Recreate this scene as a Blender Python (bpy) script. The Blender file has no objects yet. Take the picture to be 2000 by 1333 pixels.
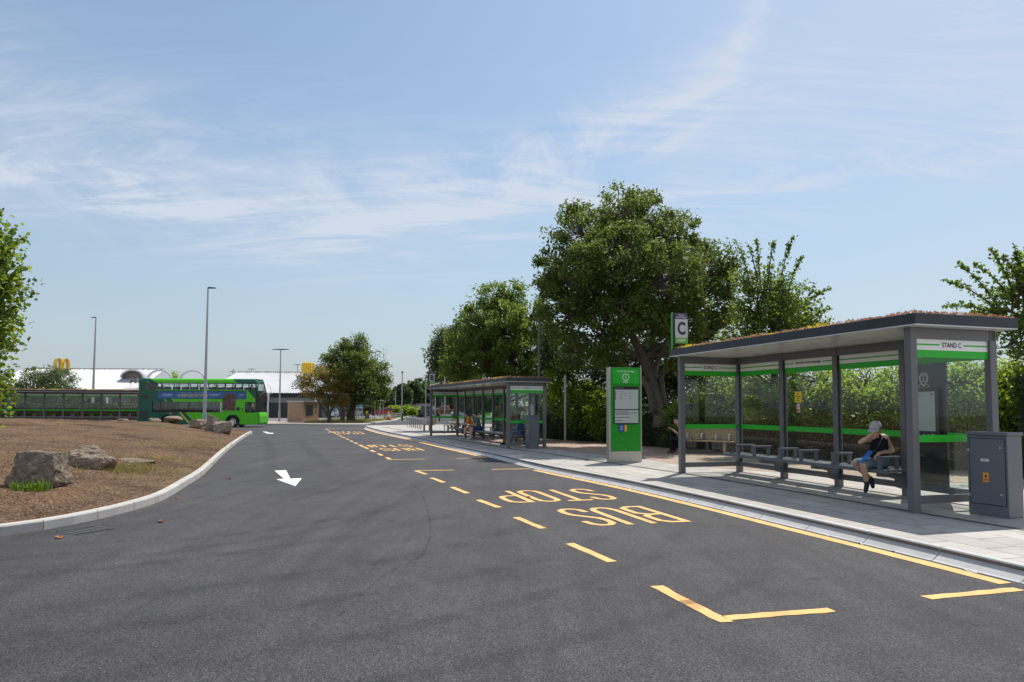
import bpy, bmesh, math, random
import numpy as np
from mathutils import Vector, Matrix, noise as mnoise

SC = bpy.context.scene
COL = SC.collection
R = math.radians

# ------------------------------------------------------------------ camera
EYE = 1.65
cam_d = bpy.data.cameras.new("camera")
cam_d.sensor_width = 36.0
cam_d.lens = 24.71
cam_d.shift_y = 0.0275
cam_d.clip_start = 0.1
cam_d.clip_end = 5000
cam = bpy.data.objects.new("camera", cam_d)
COL.objects.link(cam)
cam.matrix_world = (Matrix.Translation((0, 0, EYE)) @ Matrix.Rotation(R(90 + 3.09), 4, 'X')
                    @ Matrix.Rotation(R(0.25), 4, 'Z'))
SC.camera = cam

# ------------------------------------------------------------------ light
SUN_EL, SUN_AZ = R(59.3), R(30.0)          # azimuth measured from +Y towards +X
sun_d = bpy.data.lights.new("sun", 'SUN')
sun_d.energy = 4.1
sun_d.angle = R(0.53)
sun_d.color = (1.0, 0.955, 0.88)
sun = bpy.data.objects.new("sun", sun_d)
COL.objects.link(sun)
to_sun = Vector((math.sin(SUN_AZ) * math.cos(SUN_EL), math.cos(SUN_AZ) * math.cos(SUN_EL), math.sin(SUN_EL)))
sun.rotation_euler = to_sun.to_track_quat('Z', 'Y').to_euler()

world = bpy.data.worlds.new("World")
SC.world = world
world.use_nodes = True
wt = world.node_tree
wt.nodes.clear()


def wn(t, **kw):
    n = wt.nodes.new(t)
    for k, v in kw.items():
        setattr(n, k, v)
    return n


def wmath(op, a, b=None, c=None, clamp=False):
    n = wn('ShaderNodeMath', operation=op, use_clamp=clamp)
    for i, x in enumerate((a, b, c)):
        if x is None:
            continue
        if isinstance(x, (int, float)):
            n.inputs[i].default_value = x
        else:
            wt.links.new(x, n.inputs[i])
    return n.outputs[0]


sky = wn('ShaderNodeTexSky', sky_type='NISHITA')
sky.sun_disc = False
sky.sun_elevation = SUN_EL
sky.sun_rotation = SUN_AZ
sky.air_density = 1.15
sky.dust_density = 0.9
sky.ozone_density = 2.0
tc = wn('ShaderNodeTexCoord')
sep = wn('ShaderNodeSeparateXYZ')
wt.links.new(tc.outputs['Generated'], sep.inputs[0])
dx, dy, dz = sep.outputs
AZ = wmath('ARCTAN2', dx, dy)                       # 0 straight ahead of the street
EL = wmath('ARCSINE', dz)


def wramp(val, pts):
    m = wn('ShaderNodeValToRGB')
    m.color_ramp.interpolation = 'B_SPLINE'
    e = m.color_ramp.elements
    while len(e) < len(pts):
        e.new(0.5)
    for el_, (p, v) in zip(e, pts):
        el_.position = p
        el_.color = (v, v, v, 1)
    wt.links.new(val, m.inputs[0])
    return m.outputs[0]


def wnoise(scale, detail, rough, sx, sy, rot=0.0, dist=0.0, off=0.0):
    # wisps live on a flat layer high above: direction / (height + a little)
    zz = wmath('ADD', wmath('MAXIMUM', dz, 0.0), 0.16)
    cx, cy = wmath('DIVIDE', dx, zz), wmath('DIVIDE', dy, zz)
    cmb = wn('ShaderNodeCombineXYZ')
    wt.links.new(cx, cmb.inputs[0])
    wt.links.new(cy, cmb.inputs[1])
    mp = wn('ShaderNodeMapping')
    mp.inputs['Scale'].default_value = (sx, sy, 1)
    mp.inputs['Rotation'].default_value = (0, 0, rot)
    mp.inputs['Location'].default_value = (off, off * 0.7, 0)
    wt.links.new(cmb.outputs[0], mp.inputs[0])
    nz = wn('ShaderNodeTexNoise')
    nz.inputs['Scale'].default_value = scale
    nz.inputs['Detail'].default_value = detail
    nz.inputs['Roughness'].default_value = rough
    nz.inputs['Distortion'].default_value = dist
    wt.links.new(mp.outputs[0], nz.inputs['Vector'])
    return nz.outputs[0]


AZN = wmath('ADD', wmath('MULTIPLY', AZ, 0.714), 0.5, clamp=True)      # -0.7..0.7 rad -> 0..1


def wband(centre_pts, width):
    c = wmath('MULTIPLY', wramp(AZN, centre_pts), 1.0)
    d = wmath('DIVIDE', wmath('SUBTRACT', EL, c), width)
    return wmath('EXPONENT', wmath('MULTIPLY', wmath('MULTIPLY', d, d), -1.0))


fine = wnoise(2.6, 12, 0.70, 1.0, 0.5, R(25), 0.9)
broad = wnoise(0.8, 5, 0.55, 1.0, 0.6, R(10), 0.3, 3.1)
wisps = wnoise(3.4, 12, 0.72, 0.35, 1.3, R(-35), 1.2, 1.3)
f1 = wmath('MULTIPLY', wmath('SUBTRACT', fine, 0.43, clamp=True), 4.6, clamp=True)
f2 = wmath('MULTIPLY', wmath('SUBTRACT', broad, 0.38, clamp=True), 2.6, clamp=True)
f3 = wmath('MULTIPLY', wmath('SUBTRACT', wisps, 0.46, clamp=True), 5.0, clamp=True)
# main feathered band rising to the right, thin low streaks, thin veil on the right
b1 = wband([(0.0, .26), (0.20, .275), (0.36, .285), (0.46, .315), (0.56, .355), (0.66, .385), (0.72, .44), (0.76, .55), (0.80, .62), (1.0, .95)], 0.05)
b2 = wband([(0.0, .29), (0.15, .24), (0.30, .215), (0.42, .25), (0.5, .29), (0.7, .29), (0.78, .275), (1.0, .32)], 0.035)
b3 = wband([(0.0, .33), (0.2, .30), (0.4, .27), (0.55, .30), (0.7, .36), (0.85, .42), (1.0, .46)], 0.11)
lft = wmath('ADD', wmath('MULTIPLY', wmath('MULTIPLY', AZN, 2.0, clamp=True), 0.62), 0.38)
m1 = wmath('MULTIPLY', wmath('MULTIPLY', b1, lft), wmath('ADD', wmath('MULTIPLY', f1, 0.75), wmath('MULTIPLY', f3, 0.25)))
m2 = wmath('MULTIPLY', b2, wmath('MULTIPLY', f3, 0.55))
m3 = wmath('MULTIPLY', b3, wmath('MULTIPLY', wmath('ADD', f2, f3), 0.30))
right_veil = wmath('MULTIPLY', wmath('SUBTRACT', AZN, 0.60, clamp=True), 1.2, clamp=True)
m4 = wmath('MULTIPLY', right_veil, wmath('ADD', wmath('MULTIPLY', f2, 0.55), 0.25))
mask = wmath('ADD', wmath('ADD', m1, m2), wmath('ADD', m3, m4))
mask = wmath('MINIMUM', wmath('MULTIPLY', mask, 1.35), 0.92)
mixc = wn('ShaderNodeMix', data_type='RGBA')
wt.links.new(mask, mixc.inputs['Factor'])
tint = wn('ShaderNodeMix', data_type='RGBA', blend_type='MULTIPLY')
tint.inputs['Factor'].default_value = 1.0
wt.links.new(sky.outputs[0], tint.inputs[6])
tint.inputs[7].default_value = (1.0, 1.05, 1.03, 1)
# pale summer haze low over the horizon
veil = wmath('MULTIPLY', wmath('EXPONENT', wmath('MULTIPLY', wmath('DIVIDE', wmath('MAXIMUM', EL, 0.0), 0.26), -1.0)), 0.85)
hz_ = wn('ShaderNodeMix', data_type='RGBA')
wt.links.new(veil, hz_.inputs['Factor'])
wt.links.new(tint.outputs[2], hz_.inputs[6])
hz_.inputs[7].default_value = (3.6, 4.15, 5.0, 1)
# unseen bright cloud added to the sky behind the camera as fill light
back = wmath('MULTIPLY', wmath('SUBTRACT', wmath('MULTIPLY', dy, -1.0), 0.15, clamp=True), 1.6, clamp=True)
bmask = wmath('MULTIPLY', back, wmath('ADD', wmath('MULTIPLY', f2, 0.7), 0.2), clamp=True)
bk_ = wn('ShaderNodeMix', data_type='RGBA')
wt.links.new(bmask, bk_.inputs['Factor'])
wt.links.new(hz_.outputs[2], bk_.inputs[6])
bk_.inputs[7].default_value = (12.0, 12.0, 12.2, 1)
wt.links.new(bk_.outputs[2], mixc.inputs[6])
mixc.inputs[7].default_value = (5.2, 5.75, 6.7, 1)
bg = wn('ShaderNodeBackground')
bg.inputs['Strength'].default_value = 0.10
wt.links.new(mixc.outputs[2], bg.inputs['Color'])
wo = wn('ShaderNodeOutputWorld')
wt.links.new(bg.outputs[0], wo.inputs[0])

SC.view_settings.view_transform = 'Standard'
SC.view_settings.look = 'None'
SC.view_settings.exposure = 0.32
SC.view_settings.gamma = 1.0
SC.render.engine = 'CYCLES'
SC.cycles.max_bounces = 10
SC.cycles.transparent_max_bounces = 24
SC.cycles.caustics_reflective = False
SC.cycles.caustics_refractive = False

# ------------------------------------------------------------------ helpers


def tag(o, label=None, cat=None, group=None, kind=None):
    if label: o['label'] = label
    if cat: o['category'] = cat
    if group: o['group'] = group
    if kind: o['kind'] = kind
    return o


def empty(name, loc=(0, 0, 0), rz=0.0, s=1.0, label=None, cat=None, group=None, kind=None):
    o = bpy.data.objects.new(name, None)
    COL.objects.link(o)
    o.location = loc
    o.rotation_euler = (0, 0, rz)
    o.scale = (s, s, s)
    o.empty_display_size = 0.2
    return tag(o, label, cat, group, kind)


class MB:
    """collects boxes, tubes, prisms in one mesh"""
    def __init__(self):
        self.v, self.f, self.m = [], [], []

    def add(self, vs, fs, mi=0, M=None):
        b = len(self.v)
        for p in vs:
            self.v.append(tuple(M @ Vector(p)) if M is not None else tuple(p))
        for q in fs:
            self.f.append([b + i for i in q])
            self.m.append(mi)
        return self

    def box(self, x0, x1, y0, y1, z0, z1, mi=0, M=None):
        vs = [(x0, y0, z0), (x1, y0, z0), (x1, y1, z0), (x0, y1, z0), (x0, y0, z1), (x1, y0, z1), (x1, y1, z1), (x0, y1, z1)]
        fs = [(0, 3, 2, 1), (4, 5, 6, 7), (0, 1, 5, 4), (1, 2, 6, 5), (2, 3, 7, 6), (3, 0, 4, 7)]
        return self.add(vs, fs, mi, M)

    def prism(self, poly, h0, h1, plane='xy', mi=0, M=None):
        n = len(poly)

        def P(a, b, h):
            return {'xy': (a, b, h), 'xz': (a, h, b), 'yz': (h, a, b)}[plane]
        vs = [P(a, b, h0) for a, b in poly] + [P(a, b, h1) for a, b in poly]
        fs = [tuple(range(n))[::-1], tuple(range(n, 2 * n))] + [(i, (i + 1) % n, n + (i + 1) % n, n + i) for i in range(n)]
        return self.add(vs, fs, mi, M)

    def tube(self, pts, rad, n=8, mi=0, M=None, caps=True):
        pts = [Vector(p) for p in pts]
        if not isinstance(rad, (list, tuple)):
            rad = [rad] * len(pts)
        vs, fs = [], []
        up = Vector((0, 0, 1))
        side = None
        for i, p in enumerate(pts):
            d = (pts[min(i + 1, len(pts) - 1)] - pts[max(i - 1, 0)])
            if d.length < 1e-9:
                d = Vector((0, 0, 1))
            d.normalize()
            if side is None:
                side = d.cross(up if abs(d.z) < 0.9 else Vector((1, 0, 0))).normalized()
            side = (side - d * side.dot(d)).normalized()
            o = d.cross(side)
            for k in range(n):
                a = 2 * math.pi * k / n
                vs.append(p + (side * math.cos(a) + o * math.sin(a)) * rad[i])
        for i in range(len(pts) - 1):
            for k in range(n):
                fs.append((i * n + k, i * n + (k + 1) % n, (i + 1) * n + (k + 1) % n, (i + 1) * n + k))
        if caps:
            fs.append(tuple(range(n))[::-1])
            fs.append(tuple(range((len(pts) - 1) * n, len(pts) * n)))
        return self.add(vs, fs, mi, M)

    def poly(self, pts, mi=0, M=None):
        return self.add(pts, [tuple(range(len(pts)))], mi, M)

    def disc(self, c, r, axis='z', n=20, t=0.01, mi=0, r2=None):
        """short cylinder (or cone frustum) centred on c along axis"""
        c = Vector(c)
        d = {'x': Vector((1, 0, 0)), 'y': Vector((0, 1, 0)), 'z': Vector((0, 0, 1))}[axis]
        return self.tube([c - d * t / 2, c + d * t / 2], [r, r if r2 is None else r2], n, mi)

    def ring(self, c, r, w, ax, ay, n=32, t=0.004, mi=0, a0=0, a1=2 * math.pi):
        """flat ring in plane (ax, ay)"""
        c, ax, ay = Vector(c), Vector(ax), Vector(ay)
        nn = ax.cross(ay) * t
        for k in range(n):
            p = a0 + (a1 - a0) * k / n
            q = a0 + (a1 - a0) * (k + 1) / n
            e = [c + (ax * math.cos(p) + ay * math.sin(p)) * (r + w / 2), c + (ax * math.cos(q) + ay * math.sin(q)) * (r + w / 2),
                 c + (ax * math.cos(q) + ay * math.sin(q)) * (r - w / 2), c + (ax * math.cos(p) + ay * math.sin(p)) * (r - w / 2)]
            self.poly([x + nn for x in e], mi)
        return self

    def build(self, name, mats, parent=None, smooth=False, bevel=0.0, bseg=2, angle=35):
        me = bpy.data.meshes.new(name)
        me.from_pydata(self.v, [], self.f)
        if not isinstance(mats, (list, tuple)):
            mats = [mats]
        for m_ in mats:
            me.materials.append(m_)
        if len(mats) > 1:
            me.polygons.foreach_set('material_index', self.m)
        if smooth:
            me.polygons.foreach_set('use_smooth', [True] * len(self.f))
        me.update()
        bm = bmesh.new()
        bm.from_mesh(me)
        bmesh.ops.recalc_face_normals(bm, faces=bm.faces)
        bm.to_mesh(me)
        bm.free()
        o = bpy.data.objects.new(name, me)
        COL.objects.link(o)
        o.parent = parent
        if bevel:
            md = o.modifiers.new("bevel", 'BEVEL')
            md.width = bevel
            md.segments = bseg
            md.limit_method = 'ANGLE'
            md.angle_limit = R(angle)
        return o


def smooth_by_angle(o, deg=40):
    me = o.data
    bm = bmesh.new()
    bm.from_mesh(me)
    for f in bm.faces:
        f.smooth = True
    for e in bm.edges:
        e.smooth = len(e.link_faces) == 2 and e.calc_face_angle(0) < R(deg)
    bm.to_mesh(me)
    bm.free()
    return o


def mesh_np(name, V, F, mats, parent=None, mi=None, smooth=False):
    """fast mesh from numpy arrays: V (n,3), F (m,k)"""
    me = bpy.data.meshes.new(name)
    me.vertices.add(len(V))
    me.vertices.foreach_set('co', np.asarray(V, dtype=np.float32).ravel())
    k = F.shape[1]
    me.loops.add(F.size)
    me.loops.foreach_set('vertex_index', F.astype(np.int32).ravel())
    me.polygons.add(len(F))
    me.polygons.foreach_set('loop_start', np.arange(0, F.size, k, dtype=np.int32))
    for m_ in (mats if isinstance(mats, (list, tuple)) else [mats]):
        me.materials.append(m_)
    if mi is not None:
        me.polygons.foreach_set('material_index', np.asarray(mi, dtype=np.int32))
    if smooth:
        me.polygons.foreach_set('use_smooth', np.ones(len(F), dtype=bool))
    me.update(calc_edges=True)
    me.validate()
    o = bpy.data.objects.new(name, me)
    COL.objects.link(o)
    o.parent = parent
    return o


def text(name, s, mat_, parent, loc, xdir, udir, height=None, width=None, depth=0.002, space=1.0, bold=0.0, line=1.0):
    """lettering as a mesh: centred on loc, in the plane (xdir, udir)"""
    cu = bpy.data.curves.new(name, 'FONT')
    cu.body = s
    cu.align_x = 'CENTER'
    cu.extrude = 0.001
    cu.space_character = space
    cu.space_line = line
    cu.offset = bold
    cu.resolution_u = 3
    t = bpy.data.objects.new(name + "_curve", cu)
    COL.objects.link(t)
    dg = bpy.context.evaluated_depsgraph_get()
    me = bpy.data.meshes.new_from_object(t.evaluated_get(dg))
    bpy.data.objects.remove(t)
    bpy.data.curves.remove(cu)
    n = len(me.vertices)
    co = np.empty(n * 3, dtype=np.float32)
    me.vertices.foreach_get('co', co)
    co = co.reshape(-1, 3)
    lo, hi = co.min(0), co.max(0)
    c = (lo + hi) / 2
    sy = height / (hi[1] - lo[1]) if height else width / (hi[0] - lo[0])
    sx = width / (hi[0] - lo[0]) if width else sy
    X, U = Vector(xdir).normalized(), Vector(udir).normalized()
    N = X.cross(U)
    P = (np.outer((co[:, 0] - c[0]) * sx, X) + np.outer((co[:, 1] - c[1]) * sy, U)
         + np.outer((co[:, 2] - c[2]) / 0.001 * depth / 2, N) + np.array(loc)[None, :])
    me.vertices.foreach_set('co', P.astype(np.float32).ravel())
    me.materials.clear()
    me.materials.append(mat_)
    me.name = name
    me.update()
    o = bpy.data.objects.new(name, me)
    COL.objects.link(o)
    o.parent = parent
    return o


def copy_tree(o, parent=None):
    c = o.copy()
    COL.objects.link(c)
    c.parent = parent
    for ch in list(o.children):
        copy_tree(ch, c)
    return c


def evalmesh(o, name, mats, parent=None):
    dg = bpy.context.evaluated_depsgraph_get()
    me = bpy.data.meshes.new_from_object(o.evaluated_get(dg))
    old = o.data
    bpy.data.objects.remove(o)
    bpy.data.meshes.remove(old)
    me.name = name
    me.materials.clear()
    for m_ in (mats if isinstance(mats, (list, tuple)) else [mats]):
        me.materials.append(m_)
    n = bpy.data.objects.new(name, me)
    COL.objects.link(n)
    n.parent = parent
    return n


def smooth_line(pts, step=0.5):
    """Catmull-Rom through pts, resampled evenly"""
    P = [np.array(p, float) for p in pts]
    P = [2 * P[0] - P[1]] + P + [2 * P[-1] - P[-2]]
    out = []
    for i in range(1, len(P) - 2):
        a, b, c, d = P[i - 1:i + 3]
        n = max(2, int(np.linalg.norm(c - b) / step * 2))
        for k in range(n):
            t = k / n
            out.append(0.5 * (2 * b + (c - a) * t + (2 * a - 5 * b + 4 * c - d) * t * t + (3 * b - a - 3 * c + d) * t ** 3))
    out.append(P[-2])
    out = np.array(out)
    L = np.concatenate([[0], np.cumsum(np.linalg.norm(np.diff(out, axis=0), axis=1))])
    m = max(2, int(L[-1] / step) + 1)
    s = np.linspace(0, L[-1], m)
    return np.stack([np.interp(s, L, out[:, k]) for k in range(out.shape[1])], axis=1)


def offset_line(P, d):
    """offset a 2D polyline to its left by d"""
    T = np.gradient(P, axis=0)
    T /= np.linalg.norm(T, axis=1)[:, None]
    N = np.stack([-T[:, 1], T[:, 0]], axis=1)
    return P + N * d


def strip(mb, P, d0, d1, z, mi=0):
    A, B = offset_line(P, d0), offset_line(P, d1)
    for i in range(len(P) - 1):
        mb.poly([(*A[i], z), (*B[i], z), (*B[i + 1], z), (*A[i + 1], z)], mi)


# ------------------------------------------------------------------ where things stand
CP, CR = R(3.09), R(0.25)


def at(u, v, Y):
    """world point seen at photo position (u, v) when it stands Y metres ahead"""
    f = 1373.0
    fw = Vector((0, math.cos(CP), math.sin(CP)))
    up = Vector((0, -math.sin(CP), math.cos(CP)))
    rt = Vector((1, 0, 0))
    a, b = rt * math.cos(CR) + up * math.sin(CR), up * math.cos(CR) - rt * math.sin(CR)
    d = fw + a * (u - 1000) / f - b * (v - 721.5) / f
    return Vector((0, 0, EYE)) + d * (Y / d.y)



# ------------------------------------------------------------------ materials
def nt(name):
    m = bpy.data.materials.new(name)
    m.use_nodes = True
    t = m.node_tree
    b = t.nodes['Principled BSDF']
    return m, t, b


def N(t, typ, props=None, **ins):
    n = t.nodes.new(typ)
    for k, v in (props or {}).items():
        setattr(n, k, v)
    for k, v in ins.items():
        k = k.replace('_', ' ') if k not in n.inputs else k
        s = n.inputs[k]
        if hasattr(v, 'is_output') or isinstance(v, bpy.types.NodeSocket):
            t.links.new(v, s)
        else:
            s.default_value = v
    return n


def ramp(t, fac, stops, interp='LINEAR'):
    n = t.nodes.new('ShaderNodeValToRGB')
    n.color_ramp.interpolation = interp
    e = n.color_ramp.elements
    while len(e) < len(stops):
        e.new(0.5)
    for a, (p, c) in zip(e, stops):
        a.position = p
        a.color = (*c, 1) if len(c) == 3 else c
    t.links.new(fac, n.inputs[0])
    return n.outputs[0]


def mixcol(t, fac, a, b, blend='MIX'):
    n = t.nodes.new('ShaderNodeMix')
    n.data_type = 'RGBA'
    n.blend_type = blend
    for s, v in ((n.inputs['Factor'], fac), (n.inputs[6], a), (n.inputs[7], b)):
        if isinstance(v, bpy.types.NodeSocket):
            t.links.new(v, s)
        elif isinstance(v, (int, float)):
            s.default_value = v
        else:
            s.default_value = (*v, 1) if len(v) == 3 else v
    return n.outputs[2]


def mth(t, op, a, b=0.0, clamp=False):
    n = t.nodes.new('ShaderNodeMath')
    n.operation = op
    n.use_clamp = clamp
    for i, x in enumerate((a, b)):
        if isinstance(x, bpy.types.NodeSocket):
            t.links.new(x, n.inputs[i])
        else:
            n.inputs[i].default_value = x
    return n.outputs[0]


def coords(t, scale=(1, 1, 1), rot=0.0, which='Object'):
    c = t.nodes.new('ShaderNodeTexCoord')
    m = t.nodes.new('ShaderNodeMapping')
    m.inputs['Scale'].default_value = scale
    m.inputs['Rotation'].default_value = (0, 0, rot)
    t.links.new(c.outputs[which], m.inputs[0])
    return m.outputs[0]


def bump(t, b, h, strength=0.3, dist=0.02):
    n = N(t, 'ShaderNodeBump', None, Strength=strength, Distance=dist, Height=h)
    t.links.new(n.outputs[0], b.inputs['Normal'])


_mats = {}


def mat(name, col, rough=0.5, metal=0.0, var=0.12, scale=6.0, bmp=0.0, bscale=60.0, spec=0.5, coat=0.0, dirt=0.0):
    """plain paint / plastic / metal with slight procedural unevenness"""
    if name in _mats:
        return _mats[name]
    m, t, b = nt(name)
    v = coords(t)
    n1 = N(t, 'ShaderNodeTexNoise', None, Vector=v, Scale=scale, Detail=5.0, Roughness=0.6)
    c0 = tuple(x * (1 - var) for x in col)
    c1 = tuple(min(1, x * (1 + var)) for x in col)
    c = ramp(t, n1.outputs[0], [(0.3, c0), (0.7, c1)])
    if dirt:
        n2 = N(t, 'ShaderNodeTexNoise', None, Vector=v, Scale=scale * 3.1, Detail=8.0, Roughness=0.7)
        k = ramp(t, n2.outputs[0], [(0.5, (0, 0, 0)), (0.75, (dirt, dirt, dirt))])
        c = mixcol(t, k, c, (0.16, 0.14, 0.11))
    t.links.new(c, b.inputs['Base Color'])
    r = ramp(t, n1.outputs[0], [(0.3, (max(0, rough - 0.06),) * 3), (0.7, (min(1, rough + 0.06),) * 3)])
    t.links.new(r, b.inputs['Roughness'])
    b.inputs['Metallic'].default_value = metal
    b.inputs['Specular IOR Level'].default_value = spec
    if coat:
        b.inputs['Coat Weight'].default_value = coat
        b.inputs['Coat Roughness'].default_value = 0.05
    if bmp:
        n3 = N(t, 'ShaderNodeTexNoise', None, Vector=v, Scale=bscale, Detail=4.0)
        bump(t, b, n3.outputs[0], bmp, 0.01)
    _mats[name] = m
    return m


def glass_mat(name, tint=(0.945, 0.975, 0.96), refl=0.9, dirt=0.006):
    """thin pane: see-through with a Fresnel reflection and faint dust"""
    m, t, b = nt(name)
    t.nodes.remove(b)
    out = t.nodes['Material Output']
    tr = N(t, 'ShaderNodeBsdfTransparent', None, Color=(*tint, 1))
    gl = N(t, 'ShaderNodeBsdfGlossy', None, Color=(1, 1, 1, 1), Roughness=0.015)
    lw = N(t, 'ShaderNodeLayerWeight', None, Blend=0.5)
    f = mth(t, 'ADD', mth(t, 'MULTIPLY', mth(t, 'POWER', lw.outputs['Facing'], 5.0), 0.80 * refl), 0.022 * refl, True)
    mx = N(t, 'ShaderNodeMixShader', None, Fac=f)
    t.links.new(tr.outputs[0], mx.inputs[1])
    t.links.new(gl.outputs[0], mx.inputs[2])
    v = coords(t)
    nz = N(t, 'ShaderNodeTexNoise', None, Vector=v, Scale=2.5, Detail=8.0, Roughness=0.7)
    k = ramp(t, nz.outputs[0], [(0.35, (dirt * .3,) * 3), (0.75, (dirt * 1.6,) * 3)])
    df = N(t, 'ShaderNodeBsdfDiffuse', None, Color=(0.45, 0.46, 0.44, 1))
    m2 = N(t, 'ShaderNodeMixShader', None, Fac=k)
    t.links.new(mx.outputs[0], m2.inputs[1])
    t.links.new(df.outputs[0], m2.inputs[2])
    t.links.new(m2.outputs[0], out.inputs['Surface'])
    return m


def leaf_mat(name, c0, c1, c2, trans=0.45, rough=0.55, patch=0.35):
    """leaf: reflective front, light shining through; hue differs per leaf and by patch"""
    m, t, b = nt(name)
    g = t.nodes.new('ShaderNodeNewGeometry')
    v = coords(t)
    nz = N(t, 'ShaderNodeTexNoise', None, Vector=v, Scale=0.9, Detail=3.0)
    f = mth(t, 'ADD', mth(t, 'MULTIPLY', g.outputs['Random Per Island'], 1 - patch), mth(t, 'MULTIPLY', nz.outputs[0], patch))
    c = ramp(t, f, [(0.12, c0), (0.5, c1), (0.92, c2)])
    t.links.new(c, b.inputs['Base Color'])
    b.inputs['Roughness'].default_value = rough
    b.inputs['Specular IOR Level'].default_value = 0.3
    tl = N(t, 'ShaderNodeBsdfTranslucent')
    hs = N(t, 'ShaderNodeHueSaturation', None, Hue=0.485, Saturation=1.05, Value=2.2, Color=c)
    t.links.new(hs.outputs[0], tl.inputs['Color'])
    mx = N(t, 'ShaderNodeMixShader', None, Fac=trans)
    t.links.new(b.outputs[0], mx.inputs[1])
    t.links.new(tl.outputs[0], mx.inputs[2])
    t.links.new(mx.outputs[0], t.nodes['Material Output'].inputs['Surface'])
    return m


def bark_mat(name, c0, c1):
    m, t, b = nt(name)
    v = coords(t, (6, 6, 1.4))
    n1 = N(t, 'ShaderNodeTexNoise', None, Vector=v, Scale=3.0, Detail=8.0, Roughness=0.7)
    c = ramp(t, n1.outputs[0], [(0.3, c0), (0.7, c1)])
    t.links.new(c, b.inputs['Base Color'])
    b.inputs['Roughness'].default_value = 0.9
    bump(t, b, n1.outputs[0], 0.8, 0.03)
    return m


def asphalt_mat():
    m, t, b = nt("asphalt")
    v = coords(t)
    ag = N(t, 'ShaderNodeTexVoronoi', None, Vector=v, Scale=145.0)
    ag2 = N(t, 'ShaderNodeTexNoise', None, Vector=v, Scale=210.0, Detail=3.0, Roughness=0.7)
    bw = N(t, 'ShaderNodeRGBToBW', None, Color=ag.outputs['Color'])
    f = mth(t, 'ADD', mth(t, 'MULTIPLY', bw.outputs[0], 0.5), mth(t, 'MULTIPLY', ag2.outputs[0], 0.5))
    c = ramp(t, f, [(0.28, (0.007, 0.007, 0.0075)), (0.45, (0.032, 0.031, 0.033)), (0.60, (0.068, 0.066, 0.069)), (0.78, (0.185, 0.179, 0.181))])
    # broad laying patches, polished and oily areas
    big = N(t, 'ShaderNodeTexNoise', None, Vector=v, Scale=0.30, Detail=7.0, Roughness=0.65)
    k = ramp(t, big.outputs[0], [(0.30, (0.70, 0.69, 0.70)), (0.48, (0.98, 0.97, 0.98)), (0.70, (1.24, 1.22, 1.20))])
    c = mixcol(t, 1.0, c, k, 'MULTIPLY')
    mid = N(t, 'ShaderNodeTexNoise', None, Vector=v, Scale=2.1, Detail=6.0, Roughness=0.7)
    k1 = ramp(t, mid.outputs[0], [(0.30, (0.84, 0.83, 0.84)), (0.5, (1, 1, 1)), (0.72, (1.15, 1.14, 1.12))])
    c = mixcol(t, 1.0, c, k1, 'MULTIPLY')
    # roller and tyre lanes: long streaks swinging round the bend
    vs = coords(t, (1.1, 0.09, 1), R(-62))
    st = N(t, 'ShaderNodeTexNoise', None, Vector=vs, Scale=1.5, Detail=6.0, Roughness=0.66, Distortion=1.0)
    k2 = ramp(t, st.outputs[0], [(0.34, (0.80, 0.79, 0.80)), (0.50, (1, 1, 1)), (0.70, (1.15, 1.14, 1.12))])
    c = mixcol(t, 1.0, c, k2, 'MULTIPLY')
    vs2 = coords(t, (0.9, 0.07, 1), R(18))
    st2 = N(t, 'ShaderNodeTexNoise', None, Vector=vs2, Scale=1.6, Detail=5.0, Roughness=0.6, Distortion=0.4)
    k3 = ramp(t, st2.outputs[0], [(0.36, (0.88, 0.87, 0.88)), (0.52, (1, 1, 1)), (0.70, (1.10, 1.09, 1.08))])
    c = mixcol(t, 1.0, c, k3, 'MULTIPLY')
    # scattered dark drips
    dr = N(t, 'ShaderNodeTexVoronoi', None, Vector=v, Scale=0.9, Randomness=1.0)
    kd = ramp(t, dr.outputs['Distance'], [(0.035, (0.6, 0.6, 0.6)), (0.075, (0, 0, 0))])
    c = mixcol(t, kd, c, (0.012, 0.012, 0.012))
    t.links.new(c, b.inputs['Base Color'])
    b.inputs['Roughness'].default_value = 0.8
    b.inputs['Specular IOR Level'].default_value = 0.3
    bump(t, b, f, 0.45, 0.005)
    return m


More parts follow.
